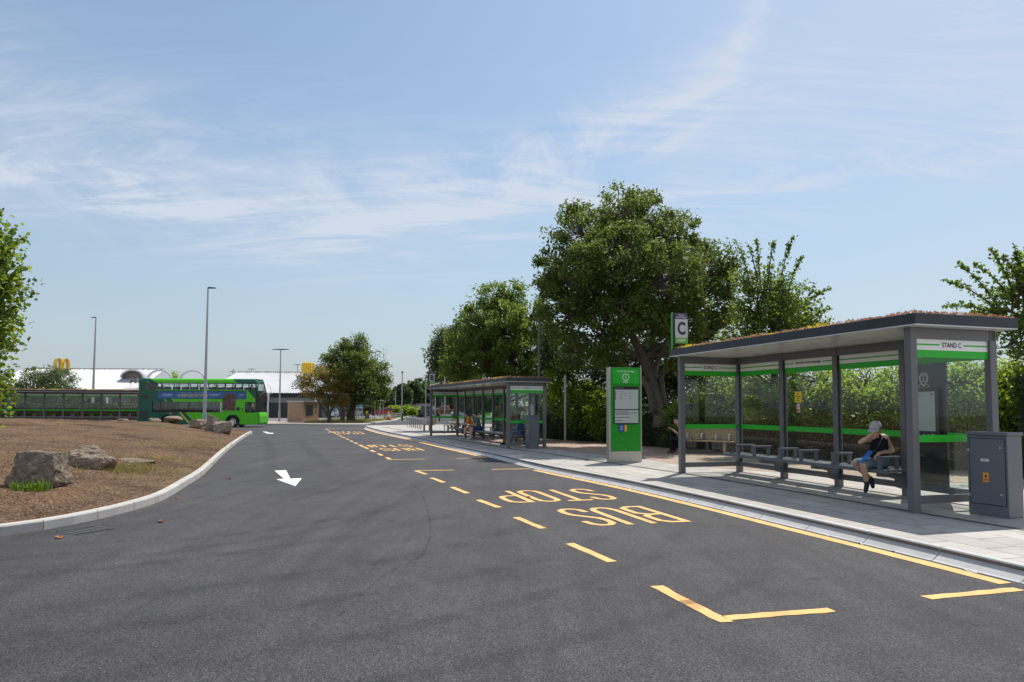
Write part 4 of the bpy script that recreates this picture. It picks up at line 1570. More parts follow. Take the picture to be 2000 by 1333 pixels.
for k, (z, w) in enumerate([(1.40, .38), (1.36, .62), (1.325, .40), (1.24, .42), (1.15, .20)]):
    mb.box(.125, .125 + w, -.0354, -.0342, z - .007, z + .007)
mb.build("screen_lines", M_INK, sc_)
rd = MB().box(.23, .37, -.045, .005, .85, 1.035).build("card_reader", M_BLUES, tt, bevel=.006)
text("lettering", "scan\nhere", M_WHITE, rd, (.30, -.0465, .92), (1, 0, 0), (0, 0, 1), height=.05, width=.09)
MB().box(.275, .325, -.0475, -.0451, .975, .992).build("reader_mark", M_WHITE, rd)
MB().box(.385, .455, -.05, .005, .845, 1.03).build("push_button", M_ORANGE, tt, bevel=.02)
mb = MB()
mb.disc((.44, 0.0, .345), .012, 'y', 12, .012)
mb.build("lock", M_ALU, tt)


# ------------------------------------------------------------------ feeder pillars
def cabinet(label, loc, rz, s, w, d, h):
    r = empty("electrical_cabinet", loc, rz, s, label, "cabinet", "grey electrical cabinets beside the shelters")
    MB().box(0, w, 0, d, 0, h).build("body", M_CABI, r, bevel=.008)
    MB().box(-.015, w + .015, -.02, d + .02, h + .001, h + .045).build("lid", M_CABI, r, bevel=.008)
    dr = MB().box(.045, w - .035, -.012, -.002, .17, h - .05).build("door", M_CABI, r, bevel=.004)
    mb = MB()
    for (x0, x1, z0, z1) in ((.037, w - .027, .162, .17), (.037, w - .027, h - .05, h - .042), (.037, .045, .17, h - .05), (w - .035, w - .027, .17, h - .05)):
        mb.box(x0, x1, -.008, .002, z0, z1)
    mb.build("door_gap", M_BLACK, dr)
    for z in (.32, h - .17):
        mb = MB()
        mb.disc((w - .085, -.018, z), .014, 'y', 14, .012)
        mb.box(w - .095, w - .075, -.028, -.0125, z - .004, z + .004)
        mb.build("lock", M_ALU, dr)
    mb = MB()
    for z in (.28, h - .22):
        mb.box(.012, .04, -.016, -.001, z - .02, z + .02)
    mb.build("hinge", M_ALU, dr)
    lb = MB().box(.20, .31, -.0145, -.0122, h - .37, h - .335).build("name_plate", M_WHITE, r)
    text("lettering", "SUPPLY", M_INK, lb, (.255, -.016, h - .3525), (1, 0, 0), (0, 0, 1), height=.016)
    wl = MB().box(.225, .305, -.0145, -.0122, h - .66, h - .53).build("warning_label", M_ORANGE, r)
    mb = MB()
    c = (.265, h - .572)
    mb.poly([(c[0] - .026, -.0152, c[1] - .022), (c[0] + .026, -.0152, c[1] - .022), (c[0], -.0152, c[1] + .024)])
    for q in range(3):
        mb.poly([(.238, -.0152, h - .618 - q * .012), (.292, -.0152, h - .618 - q * .012), (.292, -.0152, h - .612 - q * .012), (.238, -.0152, h - .612 - q * .012)])
    mb.build("warning_mark", M_INK, wl)
    return r


cabinet("grey electrical cabinet with an orange warning label beside the nearest shelter", (6.63, 10.28, PZ), R(-66), 1.0, .56, .33, 1.14)
cabinet("grey electrical cabinet standing at the end of the STAND B shelter", (0.50, 25.95, PZ), R(-66), .9, .50, .38, 1.30)


# ------------------------------------------------------------------ benches, cycle stands, poles
def timber_bench(label, loc, rz, s=1.0, arms=(.55, 1.05, 1.55), L=1.95):
    r = empty("timber_bench", loc, rz, s, label, "bench", "timber benches with steel armrests")
    mb = MB()
    for k in range(6):
        mb.box(0, L, .02 + k * .075, .082 + k * .075, .41, .45)
    mb.build("seat", M_WOOD, r, bevel=.004)
    mb = MB()
    n = int(L / .055)
    for k in range(n):
        x = k * L / n
        mb.add([(x, .49, .47), (x + .042, .49, .47), (x + .042, .515, .47), (x, .515, .47), (x, .60, .86), (x + .042, .60, .86), (x + .042, .625, .86), (x, .625, .86)],
               [(0, 3, 2, 1), (4, 5, 6, 7), (0, 1, 5, 4), (1, 2, 6, 5), (2, 3, 7, 6), (3, 0, 4, 7)])
    mb.build("backrest", M_WOOD, r)
    for x in (.35, L - .35):
        MB().box(x - .05, x + .05, .18, .30, 0, .405).build("leg", M_WOOD, r, bevel=.004)
    for x in arms:
        MB().tube([(x, .07, .45), (x, .07, .60), (x, .10, .645), (x, .16, .655), (x, .45, .64), (x, .48, .60), (x, .48, .47)], .022, 8).build("armrest", M_ALU, r, smooth=True)
    return r


timber_bench("timber slatted bench by the hedge behind the nearest shelter", (5.35, 23.60, PZ), R(-33), 1.0, (.5, .98, 1.46, 1.88), 2.05)
timber_bench("timber bench turned away beside the cycle stands", (-5.85, 44.6, PZ), R(-65), .92, (.5, 1.3), 1.9)
timber_bench("second timber bench seen through the far end pane of STAND B shelter", (-4.2, 43.0, PZ), R(-65), .92, (.5, 1.3), 1.5)
for k in range(7):
    t = k / 6
    x, y = -7.75 + t * 1.85, 53.2 - t * 6.6
    lab = ["farthest", "second farthest", "third farthest", "middle", "third nearest", "second nearest", "nearest"][k]
    r = empty("cycle_stand", (x, y, PZ), R(-15), .92, f"{lab} steel hoop of the row of seven cycle stands", "cycle stand", "row of steel cycle stands")
    MB().tube([(0, -.36, 0), (0, -.36, .62)] + [(0, -.36 + .12 * (1 - math.cos(a)), .62 + .14 * math.sin(a)) for a in (.5, 1.0, 1.57)] +
              [(0, .36 - .12 * (1 - math.cos(a)), .62 + .14 * math.sin(a)) for a in (1.57, 1.0, .5)] + [(0, .36, .62), (0, .36, 0)], .026, 8).build("hoop", mat("dull_steel", (.16, .16, .165), .45, metal=.3), r, smooth=True)
    MB().disc((0, -.36, .006), .06, 'z', 14, .012).disc((0, .36, .006), .06, 'z', 14, .012).build("base_plate", M_STEEL, r)


def lamp(label, loc, h, arms, mat_, r0=.085, r1=.04, head=.62, base_h=1.1, rz=0, group="street lamps"):
    r = empty("street_lamp", loc, rz, 1, label, "street lamp", group)
    MB().tube([(0, 0, 0), (0, 0, base_h), (0, 0, base_h + .01), (0, 0, h)], [r0 * 1.25, r0 * 1.25, r0, r1], 12).build("pole", mat_, r, smooth=False)
    for a in arms:
        d = Vector((math.cos(a), math.sin(a), 0))
        hd = MB()
        p = Vector((0, 0, h - .02))
        M = Matrix.Translation(p) @ Matrix.Rotation(a, 4, 'Z')
        hd.prism([(0.0, -.03), (.18, -.05), (head, -.02), (head, .02), (.2, .05), (0, .04)], -.11, .11, 'xz', 0, M)
        hd.build("lamp_head", M_DARK, r, bevel=.01)
    return r


lamp("tallest grey street lamp standing in front of the green bus", (-21.9, 50.2, 0), 10.15, (0.2,), M_GALV, .12, .05, .55)
lamp("tall grey street lamp rising behind the far shelter roof", (-45.2, 75.9, 0), 11.2, (2.9,), M_GALV, .15, .06, .6)
lamp("double-headed street lamp between the bus front and the brick kiosk", (-23.2, 70.3, .1), 7.25, (0.0, math.pi), M_GALV, .09, .05, .85)

# ================================================================== DOUBLE-DECK BUS
M_BUSD = mat("bus_dark_green", (0.002, 0.088, 0.050), 0.38, var=.04, coat=.12, spec=.3)
M_BUSL = mat("bus_lime_green", (0.085, 0.50, 0.012), 0.38, var=.04, coat=.12, spec=.3)
M_BUSY = mat("bus_lime_line", (0.35, 0.60, 0.03), 0.25, var=.04)
M_BUSN = mat("bus_navy_green", (0.005, 0.045, 0.055), 0.22, var=.04, coat=.5)
M_BUSW = glass_mat("bus_window_glass", (0.82, 0.87, 0.87), 1.0, 0.02)
M_BUSI = mat("bus_interior", (0.10, 0.11, 0.12), 0.7, var=.2)
M_SEAT = mat("bus_seat_fabric", (0.02, 0.025, 0.04), 0.8, var=.2)
M_AD = mat("advert_blue", (0.02, 0.10, 0.30), 0.4, var=.45, scale=1.1)
M_GOLD = mat("advert_gold", (0.52, 0.42, 0.12), 0.4, var=.1)
M_BROWN = mat("advert_brown_shapes", (0.10, 0.05, 0.038), 0.5, var=.95, scale=3.2)
BL, BH, BW = 10.3, 4.2, 2.5
bus = empty("double_decker_bus", (-29.05, 54.75, 0), R(2.5), 0.90, "green double-decker bus with a blue advert strip along its side", "bus")


def bus_side(y, out, full):
    """side wall strips round the openings; local x from tail to nose; out = outward sign"""
    mb = MB()
    t = .05
    y0, y1 = (y, y + t) if out < 0 else (y - t, y)

    def panel(x0, x1, z0, z1, mi):
        mb.box(x0, x1, y0, y1, z0, z1, mi)
    # upper strip, between decks, lower skirt
    panel(.05, BL - .42, 3.80, 3.93, 0)
    panel(.0, BL - .30, 2.17, 3.22, 0)
    for a, b in ((0, 1.85), (3.09, 7.43), (8.67, BL - .06)):
        panel(a, b, .22, 1.26, 0)
    for cx in (2.47, 8.05):          # wheel arches
        P_ = [(cx - .62, 1.26), (cx - .62, .22)] + [(cx + .58 * math.cos(a), .45 + .58 * math.sin(a)) for a in np.linspace(math.pi + .4, -.4, 15)] + [(cx + .62, .22), (cx + .62, 1.26)]
        mb.prism(P_, y0, y1, 'xz', 0)
    ups = [.55, 1.95, 3.42, 4.25, 5.02, 5.75, 6.48, 7.40, 8.02, 8.82, 9.40, 9.96]
    panel(.02, .50, 3.22, 3.80, 0)
    for k, x in enumerate(ups[1:-1]):
        panel(x - .075, x + .005, 3.22, 3.80, 1)
    panel(9.90, BL - .36, 3.22, 3.80, 1)
    low = [1.22, 1.90, 3.38, 4.28, 5.66, 7.02]
    panel(.0, 1.16, 1.26, 2.17, 0)
    for x in low[1:-1]:
        panel(x - .06, x + .02, 1.26, 2.17, 1)
    panel(7.06, 9.10, 1.26, 2.17, 0)
    panel(BL - .30, BL - .08, 1.26, 2.17, 1)
    return mb, ups, low


for out in (-1, 1):
    y = 0 if out < 0 else BW
    mb, ups, low = bus_side(y, out, True)
    w = mb.build("side_wall", [M_BUSD, M_BLACK], bus, bevel=.008)
    yo = y + out * .004
    g1 = y + .02 if out < 0 else y - .03
    for k in range(len(ups) - 1):
        a, b = ups[k] + (.005 if k else -.05), ups[k + 1] - .075
        MB().box(a, b, g1, g1 + .01, 3.22, 3.80).build("upper_window", M_BUSW, bus)
        if k in (1, 2, 5, 6, 8, 9):
            MB().box(a, b, g1 - .012 if out < 0 else g1 + .011, g1 - .001 if out < 0 else g1 + .02, 3.64, 3.67).build("window_bar", M_BLACK, bus)
    for k in range(len(low) - 1):
        a, b = low[k] + .02, low[k + 1] - .06
        MB().box(a, b, g1, g1 + .01, 1.26, 2.17).build("lower_window", M_BUSW, bus)
    MB().box(9.10, BL - .30, g1, g1 + .01, 1.26, 2.17).build("cab_window", M_BUSW, bus)
    # livery sheets laid on the wall
    mb = MB()

    def sheet(pts, mi, d=0.0):
        mb.poly([(a, yo + out * d, b) for a, b in pts], mi)
    sheet([(1.3, 3.93), (8.25, 3.93), (8.45, 3.805), (1.6, 3.805)], 0)
    sheet([(.55, 3.93), (.62, 3.93), (.90, 3.805), (.82, 3.805)], 1)
    sheet([(1.45, 3.215), (9.2, 3.215), (9.2, 3.16), (1.5, 3.16)], 0)
    sheet([(9.15, 3.16), (9.25, 3.17), (9.95, 2.42), (9.95, 2.175), (9.1, 2.175)], 0)
    sheet([(2.75, 2.42), (9.1, 2.42), (9.1, 2.175), (2.95, 2.175)], 0)
    sheet([(2.15, 2.42), (2.25, 2.42), (2.42, 2.175), (2.32, 2.175)], 1)
    sheet([(7.06, 2.174), (9.08, 2.174), (9.08, 1.265), (7.06, 1.265)], 0)
    sheet([(4.0, 1.255), (7.40, 1.255), (7.40, .225), (4.95, .225)], 0, .0005)
    sheet([(3.45, 1.255), (3.62, 1.255), (4.55, .225), (4.35, .225)], 1, .001)
    sheet([(3.62, 1.255), (4.0, 1.255), (4.9, .30), (4.5, .30)], 2)
    sheet([(8.70, 1.255), (BL - .07, 1.255), (BL - .07, .225), (8.70, .225)], 0)
    sheet([(7.42, 1.255), (8.68, 1.255), (8.68, 1.06), (7.42, 1.06)], 0)
    for sx in (-1, 1):
        sheet([(8.05 + sx * .63, 1.06), (8.05 + sx * .63, .225), (8.05 + sx * .595, .225), (8.05 + sx * .595, .6), (8.05 + sx * .50, .85), (8.05 + sx * .3, 1.06)], 0)
    mb.build("livery", [M_BUSL, M_BUSY, M_BUSN], w)
    # engine grilles, doors and flaps
    mb = MB()
    for (a, b, c, d) in ((.25, .78, 2.42, 2.75), (.22, .80, .75, 1.36), (8.35, 8.62, 1.42, 1.72)):
        mb.box(a, b, y + out * .018 - .006, y + out * .018 + .006, c, d)
    mb.build("grille", M_BLACK, w)
    mb = MB()
    for (cx, cz) in ((8.85, 1.60), (8.85, 1.42)):
        mb.disc((cx, y + out * .016, cz), .06, 'y', 14, .01)
    mb.build("fuel_flap", M_BLACK, w)
    mb = MB()
    for (a, b, c, d) in ((8.75, 10.0, .93, .938), (8.75, 10.0, .52, .528), (6.9, 6.908, .3, 1.2), (5.6, 5.608, .3, 1.2), (9.99, 9.998, .3, 1.2)):
        mb.poly([(a, yo + out * .003, c), (b, yo + out * .003, c), (b, yo + out * .003, d), (a, yo + out * .003, d)])
    mb.build("panel_seam", M_BUSD, w)
    # advert strip with lettering
    mb = MB()
    mb.box(1.62, 9.18, y + out * .012 - .005, y + out * .012 + .005, 2.47, 3.06)
    ad = mb.build("advert_strip", M_AD, w)
    f = -out
    ya = y + out * .0195
    X = (f, 0, 0)

    def adx(x):
        return x if f > 0 else 10.8 - x
    text("lettering", "A NEW BREED\nOF MYSTERY", M_WHITE, ad, (adx(2.45), ya, 2.76), X, (0, 0, 1), height=.20, width=.92)
    text("lettering", "SHEEP DETECTIVES", M_GOLD, ad, (adx(4.60), ya, 2.72), X, (0, 0, 1), height=.25, width=2.55, bold=.02)
    text("lettering", "IN CINEMAS\nMAY 8", M_WHITE, ad, (adx(6.45), ya, 2.76), X, (0, 0, 1), height=.20, width=.92)
    mb = MB()
    rb = random.Random(3)
    for q in range(4):
        mb.box(3.6 + q * .58, 3.92 + q * .58, ya - .001, ya + .001, 2.93, 2.955)
    for q in range(2):
        mb.box(8.55, 8.95, ya - .001, ya + .001, 2.80 - q * .07, 2.83 - q * .07)
    mb.build("small_print", M_GOLD, ad)
    mb = MB()
    P_ = [(7.12, 1.42), (8.24, 1.42), (8.26, 2.2), (8.36, 2.5), (8.30, 2.72), (8.12, 2.80), (8.05, 2.95), (7.85, 2.88), (7.74, 2.98), (7.55, 2.9), (7.42, 2.97), (7.3, 2.78), (7.12, 2.62), (7.15, 2.3)]
    mb.prism(P_, y + out * .0185 - .002, y + out * .0185 + .002, 'xz')
    mb.build("advert_picture", M_BROWN, ad)
    text("lettering", "First", M_WHITE, w, (2.75 if f > 0 else 2.75, yo + out * .002, 1.17), X, (0, 0, 1), height=.09)
# roof with rounded shoulders
prof = [(-.0, 3.93)] + [(.34 * (1 - math.cos(a)), 3.93 + .27 * math.sin(a)) for a in np.linspace(.15, 1.57, 6)]
prof = prof + [(BW - a, b) for a, b in prof[::-1]]
rf = MB().prism(prof, .06, BL - .42, 'yz').build("roof", M_BUSD, bus)
smooth_by_angle(rf, 35)
pr2 = [(-.004, 3.935)] + [(.34 * (1 - math.cos(a)) - .004, 3.934 + .27 * math.sin(a)) for a in np.linspace(.15, 1.57, 6)]
pr2 = pr2 + [(BW - a, b) for a, b in pr2[::-1]]
mb = MB()
n = len(pr2)
for i in range(n - 1):
    (a, za), (b, zb) = pr2[i], pr2[i + 1]
    k0, k1 = (za - 3.93) / .27, (zb - 3.93) / .27
    s0, s1 = (1.3 - .45 * k0, 1.3 - .45 * k1)
    e0, e1 = (8.25 - .35 * k0, 8.25 - .35 * k1)
    mb.poly([(s0, a, za + .003), (e0, a, za + .003), (e1, b, zb + .003), (s1, b, zb + .003)])
smooth_by_angle(mb.build("roof_livery", M_BUSL, rf), 60)
# tail
tl = MB().box(-.02, .05, .02, BW - .02, .3, 3.98).build("tail_wall", M_BUSD, bus, bevel=.02)
# nose: raked screens top and bottom, destination box, lime bumper
nose = [(BL - .08, .25), (BL + .02, .35), (BL + .04, .95), (BL - .02, 1.22)]
MB().prism([(BL - .5, .25), (BL - .02, .25), (BL + .06, .38), (BL + .07, .98), (BL - .02, 1.28), (BL - .5, 1.28)], .03, BW - .03, 'xz').build("front_panel", M_BUSL, bus, bevel=.05)
MB().prism([(BL - .02, 1.29), (BL - .20, 2.2), (BL - .24, 2.2), (BL - .06, 1.29)], .08, BW - .08, 'xz').build("windscreen", M_BUSW, bus)
MB().prism([(BL - .05, 2.78), (BL - .32, 3.82), (BL - .36, 3.82), (BL - .09, 2.78)], .08, BW - .08, 'xz').build("upper_windscreen", M_BUSW, bus)
MB().prism([(BL - .5, 2.2), (BL - .06, 2.2), (BL - .02, 2.3), (BL - .02, 2.77), (BL - .5, 2.77)], .06, BW - .06, 'xz').build("destination_box", M_BLACK, bus, bevel=.02)
ds = MB().box(BL - .019, BL - .014, .5, BW - .5, 2.36, 2.66).build("destination_display", M_BLACK, bus)
text("lettering", "7", M_ORANGE, ds, (BL - .012, .72, 2.51), (0, 1, 0), (0, 0, 1), height=.2)
MB().prism([(BL - .50, 3.82), (BL - .33, 3.82), (BL - .36, 3.98), (BL - .44, 4.12), (BL - .55, 4.19), (BL - .6, 4.19), (BL - .6, 3.82)], .05, BW - .05, 'xz').build("front_dome", M_BUSD, bus, bevel=.03)
for yy in (.03, BW - .11):
    MB().prism([(BL - .04, 1.28), (BL - .22, 2.2), (BL - .30, 2.2), (BL - .10, 1.28)], yy, yy + .08, 'xz').build("windscreen_pillar", M_BLACK, bus)
    MB().prism([(BL - .06, 2.78), (BL - .33, 3.82), (BL - .42, 3.82), (BL - .14, 2.78)], yy, yy + .08, 'xz').build("windscreen_pillar", M_BUSD, bus)
    MB().tube([(BL - .15, yy + (-.0 if yy < 1 else .08), 3.8), (BL + .22, yy, 3.55), (BL + .30, yy, 2.9), (BL + .02, yy, 2.85)], .02, 6).build("guard_rail", M_ALU, bus)
    MB().tube([(BL - .1, yy, 2.2), (BL + .12, yy - .12 if yy < 1 else yy + .2, 2.2), (BL + .16, yy - .15 if yy < 1 else yy + .23, 2.1)], .02, 6).box(BL + .08, BL + .22, yy - .22 if yy < 1 else yy + .13, yy - .08 if yy < 1 else yy + .27, 1.72, 2.12).build("mirror", M_BLACK, bus)
for yy in (.18, BW - .48):
    MB().box(BL + .058, BL + .085, yy, yy + .3, .72, .92).build("headlight", M_ALU, bus, bevel=.02)
# inside: lower floor, upper floor, seats, poles
MB().box(.06, BL - .5, .055, BW - .055, 2.18, 2.26).build("upper_floor", M_BUSI, bus)
MB().box(.06, BL - .5, .055, BW - .055, .30, .36).build("lower_floor", M_BUSI, bus)
MB().box(1.0, 1.06, .055, BW - .055, .36, 2.17).build("bulkhead", M_BUSI, bus)
mb = MB()
for k in range(12):
    x = .7 + k * .78
    for y0 in (.1, 1.42):
        mb.box(x, x + .42, y0, y0 + .95, 2.65, 2.75)
        mb.box(x - .02, x + .07, y0, y0 + .44, 2.75, 3.50)
        mb.box(x - .02, x + .07, y0 + .49, y0 + .95, 2.75, 3.50)
mb.build("seats", M_SEAT, bus, bevel=.03)
mb = MB()
for k in range(6):
    x = 1.6 + k * .86
    for y0 in (.1, 1.42):
        mb.box(x, x + .42, y0, y0 + .95, .85, .95)
        mb.box(x - .02, x + .07, y0, y0 + .95, .95, 1.62)
mb.build("lower_seats", M_SEAT, bus, bevel=.03)
mb = MB()
for x in (3.0, 4.6, 6.2, 7.2):
    mb.tube([(x, .9, .36), (x, .9, 2.18)], .018, 6)
mb.build("hand_pole", M_YSIGN, bus)
MB().box(9.25, 9.33, .2, .95, .9, 2.1).build("cab_screen", M_BUSI, bus)
MB().box(9.55, 9.75, .30, .42, 1.75, 2.05).build("cab_notice", M_YSIGN, bus)
for cx in (2.47, 8.05):
    for yy, sg in ((.06, -1), (BW - .06, 1)):
        wh = MB()
        wh.tube([(cx, yy - sg * .26, .46), (cx, yy - sg * .01, .46), (cx, yy, .46)], [.46, .46, .42], 28)
        wo_ = wh.build("wheel", M_RUBB, bus)
        rm = MB().disc((cx, yy + sg * .008, .46), .27, 'y', 22, .012)
        rm.disc((cx, yy + sg * .022, .46), .11, 'y', 16, .03)
        for q in range(10):
            a = q * .628
            rm.disc((cx + .19 * math.cos(a), yy + sg * .02, .46 + .19 * math.sin(a)), .018, 'y', 8, .02)
        rm.build("rim", M_GALV, wo_)
    MB().box(cx - .58, cx + .58, .30, BW - .30, .2, 1.0).build("wheel_box", M_BLACK, bus)


# ================================================================== CARS
def car(label, loc, rz, colour, kind="hatch", s=1.0, cat="car", group="cars in the car park"):
    r = empty({"van": "parked_van", "pickup": "pickup_truck"}.get(kind, "parked_car"), loc, rz, s, label, cat, group)
    paint = mat("car_paint_%02d%02d%02d" % tuple(int(c * 99) for c in colour), colour, .25, var=.04, coat=.7)
    if kind == "van":
        body = [(0, .28), (0, 1.05), (.08, 1.9), (.25, 1.98), (3.3, 1.98), (3.75, 1.35), (4.55, 1.05), (4.7, .8), (4.7, .28)]
        win = [(2.35, 1.30), (2.35, 1.82), (3.2, 1.84), (3.66, 1.32)]
        bodyw, L, z1 = .93, 4.7, 1.2
    elif kind == "pickup":
        body = [(0, .45), (0, 1.08), (1.6, 1.1), (1.75, 1.75), (2.9, 1.75), (3.4, 1.2), (4.6, 1.05), (4.75, .8), (4.75, .4)]
        win = [(1.9, 1.16), (1.98, 1.66), (2.85, 1.66), (3.25, 1.2)]
        bodyw, L, z1 = .93, 4.75, 1.12
    elif kind == "estate":
        body = [(0, .3), (.02, .85), (.12, 1.05), (.45, 1.43), (1.2, 1.48), (2.5, 1.46), (3.25, .98), (4.2, .82), (4.42, .6), (4.42, .28)]
        win = [(.42, 1.0), (.62, 1.36), (1.3, 1.40), (2.45, 1.38), (3.02, .99)]
        bodyw, L, z1 = .88, 4.42, .95
    else:
        body = [(0, .32), (.03, .85), (.10, 1.0), (.55, 1.40), (1.3, 1.48), (2.3, 1.44), (3.1, .98), (3.85, .82), (4.05, .6), (4.05, .28)]
        win = [(.42, .99), (.72, 1.34), (1.35, 1.40), (2.25, 1.36), (2.88, .98)]
        bodyw, L, z1 = .86, 4.05, .93
    n = len(body)
    vs = []
    for sy, nar in ((-1, 0), (1, 0)):
        for x, z in body:
            k = max(0, z - z1) / .55
            vs.append((x - L / 2, sy * (bodyw - .13 * min(k, 1)), z))
    fs = [tuple(range(n)), tuple(range(n, 2 * n))[::-1]] + [(i, (i + 1) % n, n + (i + 1) % n, n + i) for i in range(n)]
    MB().add(vs, fs).build("body", paint, r, bevel=.05, bseg=2, angle=20)
    mb = MB()
    for sy in (-1, 1):
        mb.add([(x - L / 2, sy * (bodyw + .008 - .13 * min(1, max(0, z - z1) / .55)), z) for x, z in win], [tuple(range(len(win)))])
    mb.build("side_window", M_GLASSC, r)
    # windscreen and rear window quads
    top = max(body, key=lambda p: p[1] + p[0] * .02)
    mb = MB()

    def screen(p, q):
        (x0, z0), (x1, z1_) = p, q
        nx_, nz_ = (z0 - z1_), (x1 - x0)
        l = math.hypot(nx_, nz_)
        nx_, nz_ = -nx_ / l * .012, -nz_ / l * .012
        if nz_ < 0: nx_, nz_ = -nx_, -nz_
        w0 = bodyw - .13 * min(1, max(0, z0 - z1) / .55) - .1
        w1 = bodyw - .13 * min(1, max(0, z1_ - z1) / .55) - .1
        mb.poly([(x0 + nx_ - L / 2, -w0, z0 + nz_), (x0 + nx_ - L / 2, w0, z0 + nz_), (x1 + nx_ - L / 2, w1, z1_ + nz_), (x1 + nx_ - L / 2, -w1, z1_ + nz_)])
    bi = {"van": (5, 4), "pickup": (5, 4), "estate": (6, 5), "hatch": (6, 5)}[kind]
    lerp = lambda a, b, t: (a[0] + (b[0] - a[0]) * t, a[1] + (b[1] - a[1]) * t)
    screen(lerp(body[bi[0]], body[bi[1]], .06), lerp(body[bi[0]], body[bi[1]], .92))
    ri = {"van": (1, 2), "pickup": (2, 3), "estate": (2, 3), "hatch": (2, 3)}[kind]
    screen(lerp(body[ri[0]], body[ri[1]], .2), lerp(body[ri[0]], body[ri[1]], .9))
    mb.build("windscreen", M_GLASSC, r)
    for x in (L * .19, L * .80):
        for sy in (-1, 1):
            wm = MB()
            wm.tube([(x - L / 2, sy * (bodyw - .17), .31), (x - L / 2, sy * (bodyw + .012), .31)], .31, 18)
            w_ = wm.build("wheel", M_RUBB, r)
            MB().disc((x - L / 2, sy * (bodyw + .016), .31), .19, 'y', 14, .02).build("rim", M_GALV, w_)
    for sy in (-1, 1):
        MB().box(L / 2 - .12, L / 2 + .006, sy * (bodyw - .22) - .15, sy * (bodyw - .22) + .15, .60, .74).build("headlight", M_ALU, r, bevel=.03)
        MB().box(-L / 2 - .008, -L / 2 + .05, sy * (bodyw - .16) - .1, sy * (bodyw - .16) + .1, .72, .95).build("tail_light", M_RED, r)
    MB().box(-L / 2 - .012, -L / 2 - .004, -.26, .26, .50, .61).build("number_plate", M_YSIGN, r)
    return r


for lb, x, y, rz, colr, kd in [
    ("red hatchback parked behind the traffic cone", -21.0, 118, 190, (.42, .012, .02), "hatch"),
    ("white estate car parked just beyond the red hatchback", -19.0, 128, 175, (.72, .73, .74), "estate"),
    ("dark blue car parked behind the front of the red hatchback", -25.0, 132, 178, (.02, .035, .10), "estate"),
    ("grey hatchback beside the dark blue car", -23.2, 140, 10, (.22, .23, .25), "hatch"),
    ("white van half hidden by the black ticket machine", -29.5, 140, 185, (.75, .75, .76), "van"),
    ("black car parked left of the ticket machine", -27.8, 112, 240, (.015, .015, .017), "hatch"),
    ("silver car nose-on between the tree trunks", -26.6, 106, 262, (.45, .46, .48), "estate"),
    ("pale blue car parked right behind the brick kiosk", -25.6, 97, 255, (.34, .45, .55), "hatch"),
    ("dark red car half hidden behind the thin brown-leaved tree", -24.7, 101, 200, (.20, .012, .02), "hatch"),
    ("turquoise van beside the brown-leaved tree trunk", -27.6, 122, 185, (.05, .33, .42), "van"),
    ("white hatchback near the dark grey panel", -25.0, 110, 268, (.74, .74, .75), "hatch"),
    ("silver estate far beyond the dark grey panel", -33.0, 150, 10, (.5, .5, .52), "estate"),
    ("white estate glimpsed between the bronze tree stem and grey slab", -29.0, 128, 185, (.72, .72, .73), "estate"),
    ("dark grey hatchback glimpsed just left of the big trunk", -27.4, 116, 200, (.05, .052, .058), "hatch"),
    ("silver hatchback parked just right of the big round tree trunk", -24.3, 109, 188, (.48, .49, .5), "hatch"),
    ("bottle green car in the far row behind the white van", -33.5, 170, 5, (.02, .09, .05), "hatch"),
    ("white hatchback in the far row above the red hatchback roof", -25.5, 165, 178, (.7, .71, .72), "hatch"),
    ("black estate in the far row beyond the verge shrubs", -29.2, 172, 181, (.02, .02, .022), "estate"),
    ("blue hatchback far off behind the ticket machine", -31.0, 160, 182, (.04, .10, .30), "hatch"),
]:
    car(lb, (x, y, 0), R(rz), colr, kd)
car("dark blue van driving up the side road", (-13.6, 112, 0), R(96), (.02, .028, .06), "van", .95, "van", "vehicles on the side road")
car("rust brown pickup truck crossing the side road", (-11.0, 118, 0), R(172), (.22, .075, .04), "pickup", 1.1, "pickup", "vehicles on the side road")
car("light blue car on the side road beyond the bollards", (-7.6, 112, 0), R(205), (.30, .45, .60), "hatch", 1.0, "car", "vehicles on the side road")

# ================================================================== FAR SIDE OF THE ROAD
FAR = smooth_line([(-75, 66.5), (-40, 64.5), (-28, 63.2), (-22.6, 62.3), (-17.8, 61.4), (-14.6, 60.9), (-13.4, 62.2), (-13.2, 66), (-13.4, 72), (-13.6, 82), (-15, 95), (-17, 120), (-20, 160)], .6)
kerb_run("far_kerb", FAR, [(0, -.05), (0, .10), (.02, .12), (.14, .125), (.14, -.05)], 1.0, M_KERB, left=True)
fp = MB()
fin = offset_line(FAR, .13)
fp.poly([(x, y, .12) for x, y in fin] + [(-75, 160, .12)])
tag(fp.build("far_pavement", paving_mat("pale_far_paving", (0.40, 0.31, 0.24), (0.46, 0.37, 0.29), .4, .4, .01, 0, (.25, .2, .17))), kind='structure')
cp = MB()
cp.poly([(x, y, .124) for x, y in [(-75, 72.5), (-20.5, 71.5), (-17.2, 78), (-17.6, 90), (-19.5, 112), (-22, 159), (-75, 159)]])
tag(cp.build("car_park", mat("worn_tarmac", (0.15, 0.148, 0.145), .9, var=.15, scale=.4)), kind='structure')
vg = MB()
vg.poly([(x, y, .128) for x, y in [(-13.9, 64.5), (-20.2, 72), (-16.9, 78.2), (-17.3, 90), (-19.2, 112), (-21.6, 159), (-20.3, 159), (-17.3, 120), (-15.3, 95), (-14.1, 84)]])
tag(vg.build("grass_verge", mat("verge_grass", (0.13, 0.14, 0.045), .95, var=.4, scale=1.2)), kind='structure')

